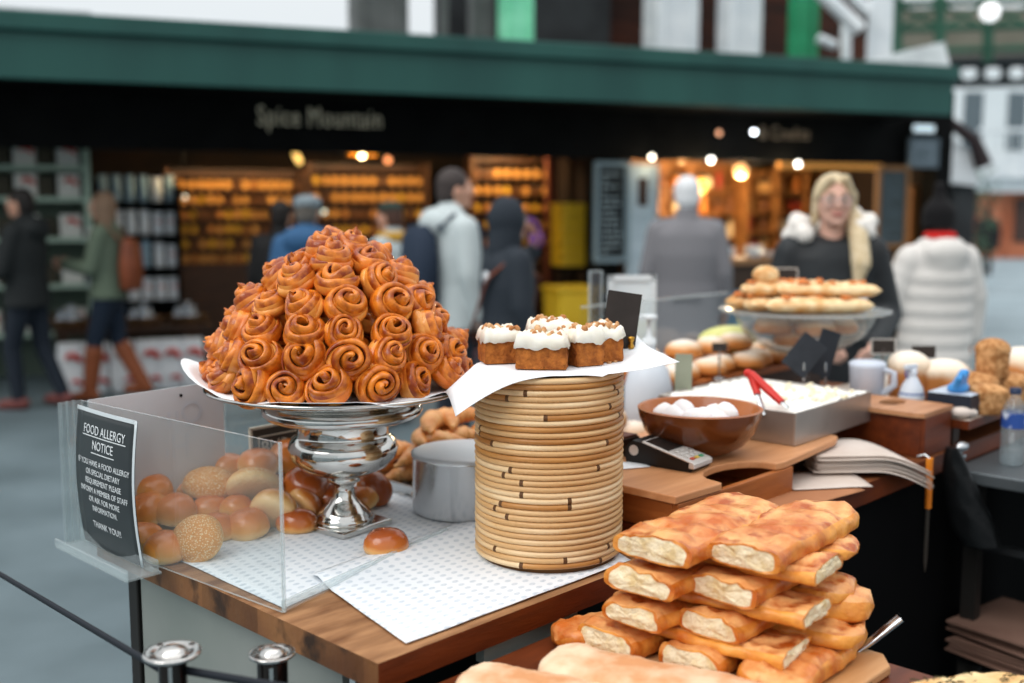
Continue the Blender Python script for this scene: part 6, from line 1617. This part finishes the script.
# glass cake stand with flatbreads
st = W(2.2, .5, .951)
t = thing('glass_cake_stand', 'glass bowl shaped cake stand carrying flatbreads', 'cake stand', st)
q = MB(); q.lathe([(.09, 0), (.095, .006), (.05, .014), (.02, .03), (.018, .16), (.03, .18)], 32); q.build('stand_foot', clear, t)
q = MB(); q.lathe([(.03, .178), (.12, .195), (.19, .24), (.22, .29), (.225, .315)], 48, cap0=False, cap1=False); q.lathe([(.222, .315), (.217, .29), (.187, .243), (.118, .2), (.03, .184)], 48, cap0=False, cap1=False); q.build('glass_bowl', glassy('bowl_glass', (.93, .93, .92), rough=.12, opacity=.1), t)
q = MB(); q.lathe([(0, .315), (.26, .317), (.275, .322), (.274, .327), (.25, .323), (0, .321)], 56); q.build('glass_plate', glassy('plate_glass', (.9, .92, .92), rough=.2, opacity=.15), t)
flat_m = mat('flatbread', '#cf9350', .6, col2='#ecd0a2', scale=18, lo=.35, hi=.6, bump=.3)
tom = mat('tomato_bits', '#d07a3a', .5)
def flatb(label, dx, dy, dz, L_, w_, rz, seed):
    q = MB(); rings = []
    for i in range(17):
        f = i / 16; x = (f - .5) * L_; k = max(.06, math.sqrt(max(0, 1 - (2 * f - 1) ** 2)) ** .6)
        rings.append([(x, w_ / 2 * k * math.cos(a), .024 + .026 * k * math.sin(a) * (1 + .5 * noise.noise(Vector((x * 20, math.cos(a) * 2, seed))))) for a in [2 * PI * j / 16 for j in range(16)]])
    q.loft(rings, 0); r = random.Random(seed)
    for k in range(9): x, y = r.uniform(-.4, .4) * L_, r.uniform(-.3, .3) * w_; q.ball((x, y, .05), (.014, .01, .006), 8, 1)
    o = q.build('flatbread', [flat_m, tom]); o.location = st + Vector((dx, dy, .3235 + dz)); o.rotation_euler = (0, 0, rz); tag(o, label, 'flatbread', 'flatbreads on the glass stand')
flatb('flatbread lying along the front of the glass stand', .02, -.1, 0, .36, .12, R(4), 1); flatb('flatbread across the back of the glass stand', 0, .08, 0, .38, .13, R(-8), 2)
flatb('flatbread at the left end of the glass stand', -.15, 0, .0, .2, .1, R(70), 3); flatb('flatbread on top at the right of the heap on the stand', .06, -.05, .045, .34, .12, R(-6), 4); flatb('flatbread on top at the left of the heap on the stand', -.12, .0, .045, .2, .11, R(25), 5)
flatb('flatbread topping the middle of the heap on the stand', .0, .04, .045, .3, .12, R(8), 6); flatb('short flatbread at the far left edge of the glass stand', -.19, .05, .0, .14, .1, R(50), 7)
for i, (dx, dy) in enumerate(((-.1, 0), (.02, -.07), (.02, .07), (.11, .0), (-.03, .01))):
    o = bpy.data.objects.new('bread_roll', SB[i % 3]); COL.objects.link(o); o.location = st + Vector((dx, dy, .235 + (.012 if i < 4 else -.03))); tag(o, 'bread roll inside the glass bowl of the cake stand, ' + ['left', 'front', 'back', 'right', 'centre'][i], 'roll', 'rolls in the glass bowl')
q = MB(); q.ball((0, 0, .03), (.045, .04, .03), 14); o = q.build('bread_ball', flat_m); o.location = st + Vector((-.13, -.0, .41)); tag(o, 'round pale bread roll topping the left of the flatbread heap', 'roll')
q = MB(); q.lathe([(.035, 0), (.042, .004), (.045, .045), (.04, .05), (0, .05)], 20); o = q.build('white_tub', cer); o.location = st + Vector((.2, .12, .3235)); tag(o, 'small white tub at the right edge of the glass stand', 'tub')
# cards and glass guard
frame_pale = mat('pale_card_frame', '#b9b4ae', .4)
price_card(770, 797, 269, 291, st.y + .2, R(4), R(-4), 'small framed dark card behind the flatbreads', card_black, frame_pale, 'foot', 1.2755)
price_card(790, 819, 336, 374, 3.05, R(5), R(-14), 'left blue black diamond price card on a wire stand', card_blue, None, 'pin', .951, R(36))
price_card(815, 838, 330, 376, 3.1, R(5), R(12), 'right blue black tilted price card on a wire stand', card_blue, None, 'pin', .951, R(18))
price_card(872, 895, 340, 353, 3.35, R(6), R(0), 'low dark card in a clear holder behind the white jug', card_black, frame_pale, 'pin', PLK - .08)
price_card(912, 936, 346, 358, 3.3, R(6), R(0), 'low dark card behind the broad floured loaf', card_black, None, 'pin', PLK)
price_card(712, 727, 343, 352, 3.35, R(10), R(-10), 'tiny black card in front of the green squash', card_black, None, 'pin', 1.072)
gg = thing('sneeze_guard', 'clear glass guard in front of the stall display', 'glass panel', W(1.95, .99, .951), TANG)
q = MB(); q.box(-.3, .55, -.004, .004, 0, .335, 0); q.build('glass_pane', clear, gg)
q = MB(); q.box(-.3, .55, -.005, .005, .335, .341); q.build('pane_edge', acrylic_edge, gg)
for s_ in (-.26, .5):
    q = MB(); q.box(s_ - .02, s_ + .02, -.015, .015, 0, .03); q.build('pane_clamp', steel, gg)
# white framed easel board and clear upright
a0 = ay(607, 346, 3.9); b0 = ay(656, 275, 3.9)
t = thing('easel_frame', 'white framed board standing behind the black price card', 'board', Vector(((a0.x + b0.x) / 2, 3.9, .0)), R(4))
w = b0.x - a0.x; h0, h1 = a0.z - .05, b0.z
q = MB(); q.box(-w / 2, w / 2, -.008, .008, h0, h1); q.build('board_face', mat('pale_board', '#e0e7ea', .6, col2='#d3dce1', scale=3), t)
q = MB()
for x0, x1, z0, z1 in ((-w / 2, w / 2, h1 - .02, h1), (-w / 2, w / 2, h0, h0 + .02), (-w / 2, -w / 2 + .02, h0, h1), (w / 2 - .02, w / 2, h0, h1)): q.box(x0, x1, -.016, .012, z0, z1)
q.build('board_frame', white_paint, t)
for s_ in (-1, 1):
    q = MB(); q.tube([(s_ * w * .4, .01, h0 + .02), (s_ * w * .5, .16, 0)], .012, 8); q.build('easel_leg', grey_paint, t)
a0 = ay(588, 335, 3.8); b0 = ay(603, 272, 3.8)
t = thing('clear_stand', 'narrow clear upright card holder left of the white framed board', 'stand', Vector(((a0.x + b0.x) / 2, 3.8, 0)), R(10))
q = MB(); q.box(-.018, .018, -.004, .004, .0 + a0.z - .1, b0.z); q.build('holder_panel', glassy('smoked_acrylic', (.45, .45, .47), opacity=.12, milk=(.4, .42, .45)), t)
q = MB(); q.box(-.025, -.018, -.006, .006, a0.z - .1, b0.z + .004); q.box(.018, .025, -.006, .006, a0.z - .1, b0.z + .004); q.box(-.018, .018, -.006, .006, b0.z, b0.z + .006); q.build('holder_edge', acrylic_edge, t)
q = MB(); q.tube([(0, 0, 0), (0, 0, a0.z - .1)], .012, 8); q.lathe([(.12, 0), (.12, .012), (.02, .02)], 24); q.build('holder_pole', iron, t)
# steel table, bottle
t = thing('steel_table', 'dark steel topped side table at the right edge', 'table', W(1.9, -.124, 0), TANG - PI / 2)
q = MB(); q.box(0, .95, 0, .9, .865, .9); q.build('table_top', mat('dark_steel_top', '#70777b', .4, .6, col2='#5d6468', scale=3), t, bevel=.004)
for x, y in ((.03, .03), (.88, .03), (.03, .83), (.88, .83)):
    q = MB(); q.box(x, x + .04, y, y + .04, 0, .865); q.build('leg', iron, t)
q = MB(); q.box(.03, .92, .03, .06, .68, .7); q.build('cross_rail', steel, t)
q = MB(); q.box(.05, .9, .5, .515, .1, .865); q.build('back_panel', blackcloth, t)
t = thing('water_bottle', 'clear water bottle with a blue label on the steel table', 'bottle', W(2.06, -.225, .901))
q = MB(); q.lathe([(.028, 0), (.032, .006), (.032, .05), (.030, .056), (.032, .062), (.032, .14), (.026, .165), (.014, .185), (.013, .2)], 28); q.build('bottle_body', glassy('bottle_plastic', (.9, .93, .95), opacity=.12), t)
q = MB(); q.lathe([(.0325, .105), (.0325, .148)], 28, cap0=False, cap1=False); q.build('bottle_label', mat('bottle_label', '#2f4f96', .4, col2='#c9d2e2', scale=22, lo=.5, hi=.58), t)
q = MB(); q.lathe([(.0155, .198), (.0155, .214), (0, .216)], 20); q.build('bottle_cap', mat('navy_cap', '#182846', .4), t)
q = MB(); q.lathe([(.028, .004), (.028, .12), (0, .12)], 24); q.build('water', glassy('water', (.88, .93, .95), opacity=.05), t)
sl = thing('floured_boule', 'big floured loaf at the right edge behind the water bottle', 'loaf', W(2.55, -.08, 1.031), 0)
q = MB(); q.lathe([(.08, 0), (.1, .01), (.112, .05), (.1, .1), (.07, .125), (.03, .138), (0, .14)], 32); q.build('loaf_body', flour_m, sl)
# knife with orange handle hanging, black bag hanging
kp = W(1.69, -.125, .952)
t = thing('bread_knife', 'long knife with an orange handle hung on the table edge', 'knife', kp + Vector((0, -.03, 0)), TANG)
q = MB(); q.tube([(0, -.012, .02), (0, -.014, -.11)], [.0125, .011], 10, flat=.7); q.build('knife_handle', mat('orange_handle', '#d8881c', .4, col2='#c86a18', scale=3), t)
q = MB(); q.add([(-.009, -.012, -.11), (.009, -.012, -.11), (.008, -.012, -.25), (.0, -.012, -.28), (-.009, -.012, -.25)] + [(-.009, -.015, -.11), (.009, -.015, -.11), (.008, -.015, -.25), (0, -.015, -.28), (-.009, -.015, -.25)],
      [(0, 1, 2, 3, 4), (9, 8, 7, 6, 5), (0, 5, 6, 1), (1, 6, 7, 2), (2, 7, 8, 3), (3, 8, 9, 4), (4, 9, 5, 0)]); q.build('knife_blade', mat('blade_steel', '#8d8278', .3, .9), t)
q = MB(); q.tube([(0, -.012, .02), (0, 0, .028), (0, .02, .02)], .003, 6); q.build('hanging_hook', steel, t)
kb_ = W(1.855, -.135, .94)
blk = mat('black_plastic', '#0d0e0f', .32, bump=.5, bscale=14, spec=.18)
q = MB(); rings = []
for i in range(15):
    f = i / 14; wd_ = .014 + .055 * f ** .7 * (1 if f < .85 else 1 - (f - .85) * 2); cx = .085 * f ** 1.3
    rings.append([(cx + wd_ * math.cos(a) * (1 + .15 * noise.noise(Vector((a, f * 4, 0)))), .022 * (1 + f) * math.sin(a) * (1 + .3 * noise.noise(Vector((math.cos(a) * 3, f * 5, 2)))), -.26 * f) for a in [2 * PI * j / 20 for j in range(20)]])
q.loft(rings, 0); o = q.build('plastic_bag', blk); o.location = kb_ + Vector((-.02, -.06, .04)); tag(o, 'black plastic bag hanging from the end of the table by the knife', 'bag')
t = thing('bag_clip', 'chrome clamp holding the black plastic bag on the table end', 'clamp', kb_ + Vector((.03, -.0, .03)), TANG)
q = MB(); q.ball((0, 0, 0), (.03, .018, .014), 12); q.tube([(-.03, 0, 0), (-.05, -.01, -.01)], .006, 6); q.build('clip_body', steel, t)
q = MB(); q.tube([(-.025, 0, -.03), (.025, 0, -.03)], .006, 6); q.tube([(0, 0, -.03), (0, 0, 0)], .004, 6); q.build('clip_bar', steel, t)
# ------------------------------------------------------------------ the bread table in front
TB3 = thing('bread_table', 'low dark red table of focaccia in the foreground', 'table', W(0, 0, 0), TANG)
q = MB(); edge_split(q, -.1, .7, -.92, -.012, .795, .835); q.build('table_top', [red_wood, red_wood, mat('dark_red_top', '#6d3418', .4, col2='#552510', scale=4, stretch=(1.5, 8, 8))], TB3)
for x, y in ((-.06, -.07), (.63, -.07), (.63, -.9), (-.06, -.9)):
    q = MB(); q.box(x, x + .04, y, y + .04, 0, .795); q.build('leg', iron, TB3)
q = MB(); q.box(.67, .68, -.88, -.05, .1, .795); q.build('end_cloth', blackcloth, TB3)
foc = mat('focaccia_crust', '#b85c18', .42, col2='#e39a42', scale=18, lo=.36, hi=.64, bump=.6, bscale=45, coat=.25)
foc_top = mat('focaccia_top', '#d08a48', .45, col2='#e9c396', scale=13, lo=.36, hi=.66, bump=.6, bscale=40, coat=.2)
def blotch(t, co, mpn, p, out):
    n = t.nodes.new('ShaderNodeTexNoise'); n.inputs['Scale'].default_value = 22; n.inputs['Detail'].default_value = 3; t.links.new(mpn.outputs[0], n.inputs['Vector'])
    r = t.nodes.new('ShaderNodeValToRGB'); r.color_ramp.elements[0].position = .53; r.color_ramp.elements[0].color = (0, 0, 0, 1); r.color_ramp.elements[1].position = .68; r.color_ramp.elements[1].color = (1, 1, 1, 1)
    t.links.new(n.outputs['Fac'], r.inputs[0]); mx = t.nodes.new('ShaderNodeMix'); mx.data_type = 'RGBA'; t.links.new(r.outputs[0], mx.inputs[0]); t.links.new(out, mx.inputs[6]); mx.inputs[7].default_value = lin('#a84e14')
    t.links.new(mx.outputs[2], p.inputs['Base Color']); return mx.outputs[2]
foc_top = mat('focaccia_baked_top', '#bd5f1b', .42, col2='#e8ab6c', scale=15, lo=.38, hi=.62, bump=.55, bscale=42, coat=.25, extra=blotch)
crumb = mat('bread_crumb', '#ecdcbc', .85, col2='#d8bd8c', scale=45, lo=.42, hi=.66, bump=.6, bscale=120)
ciab = mat('floured_ciabatta', '#cd9264', .7, col2='#e6c9aa', scale=11, lo=.38, hi=.6, bump=.4, bscale=40)
def slab(L_, w_, h_, seed, cut0=True, cut1=False, top=None, side=None, bump=.009, dome=.35, dimple=True):
    """hand-torn bread slab along x; a cut end is a flat face of open crumb"""
    q = MB(); NX, n = 34, 40; rings = []; tl_ = []
    r = random.Random(seed); ph = r.uniform(0, 50)
    for i in range(NX + 1):
        f = i / NX; x = (f - .5) * L_; s_ = 1.0
        e0 = (x + L_ / 2) / (w_ * .38); e1 = (L_ / 2 - x) / (w_ * .38)
        if not cut0 and e0 < 1: s_ = min(s_, math.sqrt(max(.0, 1 - (1 - e0) ** 2.3)))
        if not cut1 and e1 < 1: s_ = min(s_, math.sqrt(max(.0, 1 - (1 - e1) ** 2.3)))
        s_ = max(s_, .03); sh = s_ ** .55; ring = []
        wn = 1 + .11 * noise.noise(Vector((x * 9, ph, 0))) 
        yo = .01 * noise.noise(Vector((x * 7, ph, 3)))
        for j in range(n):
            a = 2 * PI * j / n; ca, sa = math.cos(a), math.sin(a)
            y = w_ / 2 * s_ * wn * (abs(ca) ** .62) * (1 if ca > 0 else -1) + yo
            if sa >= 0: z = h_ * .42 + h_ * .58 * sh * (abs(sa) ** .72)
            else: z = h_ * .42 - h_ * .42 * (abs(sa) ** .45) * sh
            d = bump * (noise.noise(Vector((x * 24, y * 24, z * 24 + ph))) + .6 * noise.noise(Vector((x * 60, y * 60, ph + z * 40))))
            if sa > 0: z += d * sa * 1.1 - (.004 * max(0, noise.noise(Vector((x * 38, y * 38, ph + 7)))) if dimple else 0)
            else: z = max(0, z)
            y += d * .6 * ca
            ring.append(Vector((x + (d * .8 if (i == 0 and cut0) or (i == NX and cut1) else 0), y, z)))
        rings.append(ring)
    k0 = len(q.f); q.loft(rings, 0, True, True, not cut0, not cut1)
    for i in range(NX):
        for j in range(n):
            a = 2 * PI * (j + .5) / n
            if math.sin(a) > .62: q.m[k0 + i * n + j] = 1
    for end, ring in ((0, rings[0]), (1, rings[-1])):
        if not (cut0, cut1)[end]: continue
        sg = -1 if end == 0 else 1; c0 = sum(ring, Vector()) / n; rs_ = [ring]
        for k, f in enumerate((.86, .7, .5, .28, .05)):
            rs_.append([c0 + (p - c0) * f + Vector((sg * (.0015 * k * .4 + .004 * noise.noise(Vector((p.y * 55 * f, p.z * 70 * f, ph + end * 5 + k)))), 0, 0)) for p in ring])
        if end == 0: rs_ = [list(reversed(x)) for x in rs_]
        kk = len(q.f); q.loft(rs_, 2, True, True, False, True)
        for j in range(n): q.m[kk + j] = 0
    return q, [side or foc, top or foc_top, crumb]
def bread(name, label, cat, grp, b, a, z, yaw, L_, w_, h_, seed, cut0=True, cut1=False, tilt=0.0, roll=0.0, **kw):
    q, ms_ = slab(L_, w_, h_, seed, cut0, cut1, **kw)
    o = q.build(name, ms_); o.location = W(b, a, z); o.rotation_euler = Euler((R(roll), R(tilt), TANG + R(yaw))); return tag(o, label, cat, grp)
G = 'focaccia pieces in the stack'
# board below the stack
t = thing('bread_board', 'wooden board under the focaccia stack', 'board', W(.5, -.33, .836), TANG)
q = MB(); q.prism([(-.2, -.2), (.15, -.2), (.19, -.17), (.19, .2), (.15, .24), (-.16, .24), (-.2, .2)], 0, .018); q.build('board_body', mat('pale_board_wood', '#c99a6c', .5, col2='#b3804f', scale=4, stretch=(1, 6, 6)), t, bevel=.004)
q = MB(); q.box(-.06, .08, -.202, -.196, .004, .012); q.build('finger_groove', dark_wood, t)
z0 = .8545; ZL = [0, .033, .057, .09, .114, .147, .170]
def F(label, lay, b, a, yaw, L_, w_, h_, seed, **kw): return bread('focaccia', label, 'bread', G, b, a, z0 + ZL[lay], yaw, L_, w_, h_, seed, **kw)
F('bottom focaccia piece at the front of the stack with open crumb', 0, 0.508, -0.170, -4, .3, .13, .042, 1)
F('bottom focaccia piece in the middle of the stack', 0, 0.538, -0.305, 3, .3, .12, .042, 2)
F('bottom focaccia piece at the right of the stack by the silver handle', 0, 0.548, -0.430, 8, .33, .12, .042, 3, cut0=False)
F('crosswise focaccia piece in the second layer with its cut end to the right', 1, 0.468, -0.290, -84, .32, .115, 0.030, 4, cut0=False, cut1=True)
F('round ended dark focaccia piece in the second layer at the right', 1, 0.588, -0.330, -78, .34, .12, 0.034, 5, cut0=False)
F('focaccia piece in the third layer at the left showing white crumb', 2, 0.518, -0.205, 2, .3, .13, 0.039, 6)
F('focaccia piece in the third layer in the middle showing white crumb', 2, 0.568, -0.330, -2, .3, .12, 0.039, 7)
F('browned focaccia piece in the third layer with a round right end', 2, 0.638, -0.355, -66, .27, .12, .05, 8, cut0=False)
F('crosswise focaccia piece in the fourth layer with its cut end to the right', 3, 0.508, -0.295, -84, .33, .115, 0.030, 9, cut0=False, cut1=True)
F('crosswise focaccia piece at the back of the fourth layer', 3, 0.638, -0.290, -84, .34, .12, 0.033, 10, cut0=False)
F('left focaccia piece in the fifth layer with a wide crumb face', 4, 0.538, -0.210, 3, .33, .14, 0.039, 11)
F('right focaccia piece in the fifth layer with a wide crumb face', 4, 0.603, -0.335, 0, .33, .13, 0.039, 12)
F('crosswise focaccia piece just under the top pair, cut end to the right', 5, 0.553, -0.300, -82, .3, .12, 0.029, 13, cut0=False, cut1=True)
F('focaccia piece at the back under the top pair with a round right end', 5, 0.688, -0.290, -82, .3, .12, 0.031, 14, cut0=False)
F('left one of the top pair of focaccia pieces', 6, 0.573, -0.220, 4, .37, .148, 0.042, 15)
F('right one of the top pair of focaccia pieces', 6, 0.643, -0.345, 3, .36, .132, 0.042, 16)
# front breads
G2 = 'floured breads in the foreground'
bread('ciabatta', 'long floured bread crossing the bottom edge of the picture', 'bread', G2, .315, -.35, .836, -74, .48, .125, .052, 31, cut0=False, cut1=False, top=ciab, side=ciab, dimple=False, bump=.004)
bread('ciabatta', 'shorter floured bread at the bottom edge nearest the table corner', 'bread', G2, .172, -.26, .836, -72, .4, .125, .048, 32, cut0=False, cut1=False, top=ciab, side=ciab, dimple=False, bump=.004)
bread('focaccia', 'browned focaccia piece lying behind the floured breads', 'bread', G2, .43, -.09, .836, -20, .18, .105, .04, 33, cut0=False, cut1=True)
# rosemary focaccia on the near right
rb = bread('rosemary_focaccia', 'round focaccia with dark rosemary at the bottom right', 'bread', None, .6, -.7, .836, -30, .25, .17, .045, 41, cut0=False, cut1=False, top=mat('pale_focaccia_top', '#dca868', .5, col2='#ecd09c', scale=14, bump=.6, bscale=40))
q = MB(); rr3 = random.Random(8)
for k in range(46):
    x, y = rr3.uniform(-.09, .09), rr3.uniform(-.06, .06); a = rr3.uniform(0, PI); z = .044 - .35 * (y * y) * 10 * .05 + rr3.uniform(0, .004)
    q.tube([(x, y, z), (x + .007 * math.cos(a), y + .007 * math.sin(a), z + .002), (x + .014 * math.cos(a), y + .014 * math.sin(a), z)], .0012, 5)
o = q.build('rosemary', mat('rosemary_green', '#3c3a1e', .7), rb); o['kind'] = 'stuff'
# silver handled slice resting by the stack
t = thing('bread_knife', 'silver handled bread knife leaning on the board beside the stack', 'knife', W(.66, -.45, .8365), TANG + R(-40))
hp0 = Vector((0, 0, .008)); 
dirk = (az(900, 618, .91) - t.location); dirk = Matrix.Rotation(-(TANG + R(-40)), 3, 'Z') @ dirk
q = MB(); q.tube([Vector((0, 0, .004)), dirk * .5, dirk], [.009, .0105, .012], 10, flat=.55); q.build('knife_handle', steel, t)
q = MB(); back = -dirk.normalized(); q.tube([Vector((0, 0, .004)), Vector((back.x * .1, back.y * .1, .0035)), Vector((back.x * .18, back.y * .18, .003))], [.012, .014, .006], 8, flat=.12); q.build('knife_blade', steel, t)
q = MB(); q.tube([dirk * .985 + Vector((0, 0, .0075)), dirk * .995 + Vector((0, 0, .0078))], .003, 8); q.build('rivet_hole', black, t)
# green handled tool behind the drum
gt = az(632, 527, .905)
t = thing('green_knife', 'green handled knife lying behind the cane drum', 'knife', Vector((gt.x, gt.y, .851)), TANG)
t.location = W(.70, -.045, .8365)
q = MB(); q.tube([(-.04, .0, .03), (.0, 0, .024), (.05, -.01, .012)], [.007, .009, .008], 8, flat=.7); q.build('knife_handle', mat('green_plastic', '#1f5238', .4), t)
q = MB(); q.tube([(-.04, .0, .03), (-.1, .01, .04)], [.009, .004], 8, flat=.15); q.build('knife_blade', steel, t)
# ------------------------------------------------------------------ under the tables at the right
t = thing('storage_shelf', 'dark low shelf of brown paper bags in front of the steel table', 'shelf', W(2.03, -.36, 0), TANG - PI / 2)
q = MB(); q.box(-.2, .4, -.12, .3, .36, .38); q.build('shelf_board', black, t)
for x, y in ((-.18, -.1), (.36, -.1), (.36, .26), (-.18, .26)):
    q = MB(); q.box(x, x + .03, y, y + .03, 0, .36); q.build('leg', iron, t)
kb2 = mat('dusky_kraft', '#7d6154', .85, col2='#6f5347', scale=4, bump=.1); kprint = mat('bag_print', '#5c4238', .8)
for k in range(10):
    q = MB(); q.box(-.15, .15, -.19, .19, 0, .007)
    if k == 9: q.box(.02, .1, -.1, -.04, .007, .0076, 1)
    o = q.build('paper_bag', [kb2, kprint], None, bevel=.002); o.location = t.location + Vector((-.02 + rnd.uniform(-.01, .01), .0 + rnd.uniform(-.01, .01), .3815 + k * .0098)); o.rotation_euler = (0, 0, R(35 + rnd.uniform(-4, 4)))
    tag(o, 'flat brown paper bag under the steel table, %s from the bottom of its pile' % ORD[k], 'paper bag', 'brown paper bags under the steel table')
for k in range(5):
    q = MB(); rings = []
    for i in range(9):
        a = PI * i / 8; rings.append([(-.12, -.02 - .025 * math.sin(a), .012 * (1 - math.cos(a)) * .9), (.12, -.02 - .025 * math.sin(a), .012 * (1 - math.cos(a)) * .9), (.12, -.016 - .018 * math.sin(a), .0108 + .009 * (-math.cos(a))), (-.12, -.016 - .018 * math.sin(a), .0108 + .009 * (-math.cos(a)))])
    q.loft(rings, 0, True); q.box(-.12, .12, -.02, .12, .0, .003); q.box(-.12, .12, -.02, .12, .0185, .0215)
    o = q.build('folded_bag', mat('pale_folded_paper', '#b5a396', .8)); o.location = t.location + Vector((.12, -.19, .3815 + k * .023)); o.rotation_euler = (0, 0, R(10))
    tag(o, 'folded pale paper beside the brown bag pile, %s from the bottom' % ORD[k], 'paper', 'folded papers beside the brown bags')
# ------------------------------------------------------------------ queue barrier
chrome = mat('chrome', '#c9c7c4', .08, 1.0); darkchrome = mat('barrier_post', '#3f3a37', .15, .9)
def barrier(px, py, Y, rdisc, rpost, label, lean=0.0):
    p = ay(px, py, Y); t = thing('barrier_post', label, 'barrier post', (p.x, p.y, 0), R(20))
    h = p.z
    q = MB(); q.lathe([(.066, 0), (.07, .008), (.065, .018), (.04, .03), (rpost, .035)], 40); q.build('post_base', darkchrome, t)
    q = MB(); q.lathe([(rpost, .03), (rpost, h - .012)], 32); q.build('post_tube', darkchrome, t)
    q = MB(); q.box(-rpost * .35, -rpost * .1, -rpost - .003, -rpost + .004, h - .12, h - .015); q.build('belt_slot', chrome, t)
    q = MB(); q.lathe([(rpost * .8, h - .014), (rdisc * .97, h - .0055), (rdisc, h - .0045), (rdisc, h - .0012), (rdisc * .985, h), (rdisc * .95, h + .0003), (rdisc * .62, h + .0006), (rdisc * .56, h - .002), (rdisc * .5, h + .001), (rdisc * .46, h + .004), (rdisc * .3, h + .007), (0, h + .008)], 48); q.build('post_cap', chrome, t)
    for k in range(4):
        a = PI / 2 * k + .5; q = MB(); q.ball((rdisc * .78 * math.cos(a), rdisc * .78 * math.sin(a), h), (.006, .006, .002), 8); q.build('cap_screw', darkchrome, t)
    return t, h
b1, hh1 = barrier(172, 651, 1.55, .043, .021, 'chrome topped barrier post holding the black belt')
b2, hh2 = barrier(272, 652, 1.62, .036, .024, 'chrome topped barrier post half under the table edge')
belt_m = mat('black_belt', '#23272e', .7)
pz = hh1 - .03
A_ = ay(-30, 556, 2.55); B_ = b1.location + Vector((-.02, .005, pz)); C_ = ay(300, 690, 1.44)
q = MB()
for P0, P1 in ((A_, B_), (b1.location + Vector((.02, .0, pz)), C_)):
    def fb(i, j, P0=P0, P1=P1):
        p = P0.lerp(P1, i); p.z += -.03 * math.sin(PI * i) * 0 + (j - .5) * .013; return p
    q.grid(fb, 16, 1, 0)
o = q.build('barrier_belt', belt_m, None, solid=.002); tag(o, 'black barrier belt stretched past the table front', 'belt')
t = thing('barrier_post', 'far barrier post outside the left edge holding the belt', 'barrier post', (A_.x, A_.y, 0))
q = MB(); q.lathe([(.15, 0), (.155, .008), (.05, .03), (.021, .035), (.021, A_.z + .04)], 32); q.build('post_tube', darkchrome, t)
q = MB(); q.lathe([(.018, A_.z + .035), (.043, A_.z + .04), (.04, A_.z + .052), (0, A_.z + .06)], 32); q.build('post_cap', chrome, t)
# ------------------------------------------------------------------ pieces that belong to a part go one level down
SUB = {'nut_piece': 'frosting', 'key_button': 'silver_cover', 'screen': 'silver_cover', 'cap_screw': 'post_cap', 'notice_title': 'notice_card', 'notice_text': 'notice_card', 'notice_thanks': 'notice_card',
       'title_underline': 'notice_card', 'card_edge': 'notice_card', 'sign_lettering': 'sign_card', 'sign_border': 'sign_card', 'chalk_text': 'board_face', 'poster_picture': 'board_face', 'bottle_label': 'bottle_body',
       'bottle_cap': 'bottle_body', 'rivet_hole': 'knife_handle', 'pane_edge': 'glass_pane', 'drill_hole': 'frosted_back_pane', 'queue_sticker': 'frosted_back_pane', 'sticker_arrow': 'frosted_back_pane', 'trigger': 'spray_head',
       'belt_slot': 'post_tube', 'jug_handle': 'jug_body', 'tray_rim': 'tray_plate', 'icing': 'cake_base', 'coconut_flakes': 'cake_base', 'finger_groove': 'board_body', 'plank_groove': 'plank_body', 'box_print': 'box_body',
       'box_opening': 'box_body', 'basket_rim': 'basket_body', 'red_grip': 'tong_arm', 'diffuser': 'housing', 'baluster': 'balcony_front', 'handrail': 'balcony_front', 'window': 'upper_wall'}
base = lambda o: o.name.split('.')[0]
for o in list(COL.objects):
    want = SUB.get(base(o))
    if want and o.parent is not None:
        sib = [c for c in kids(o.parent) if base(c) == want and c is not o]
        if sib: o.parent = sib[0]
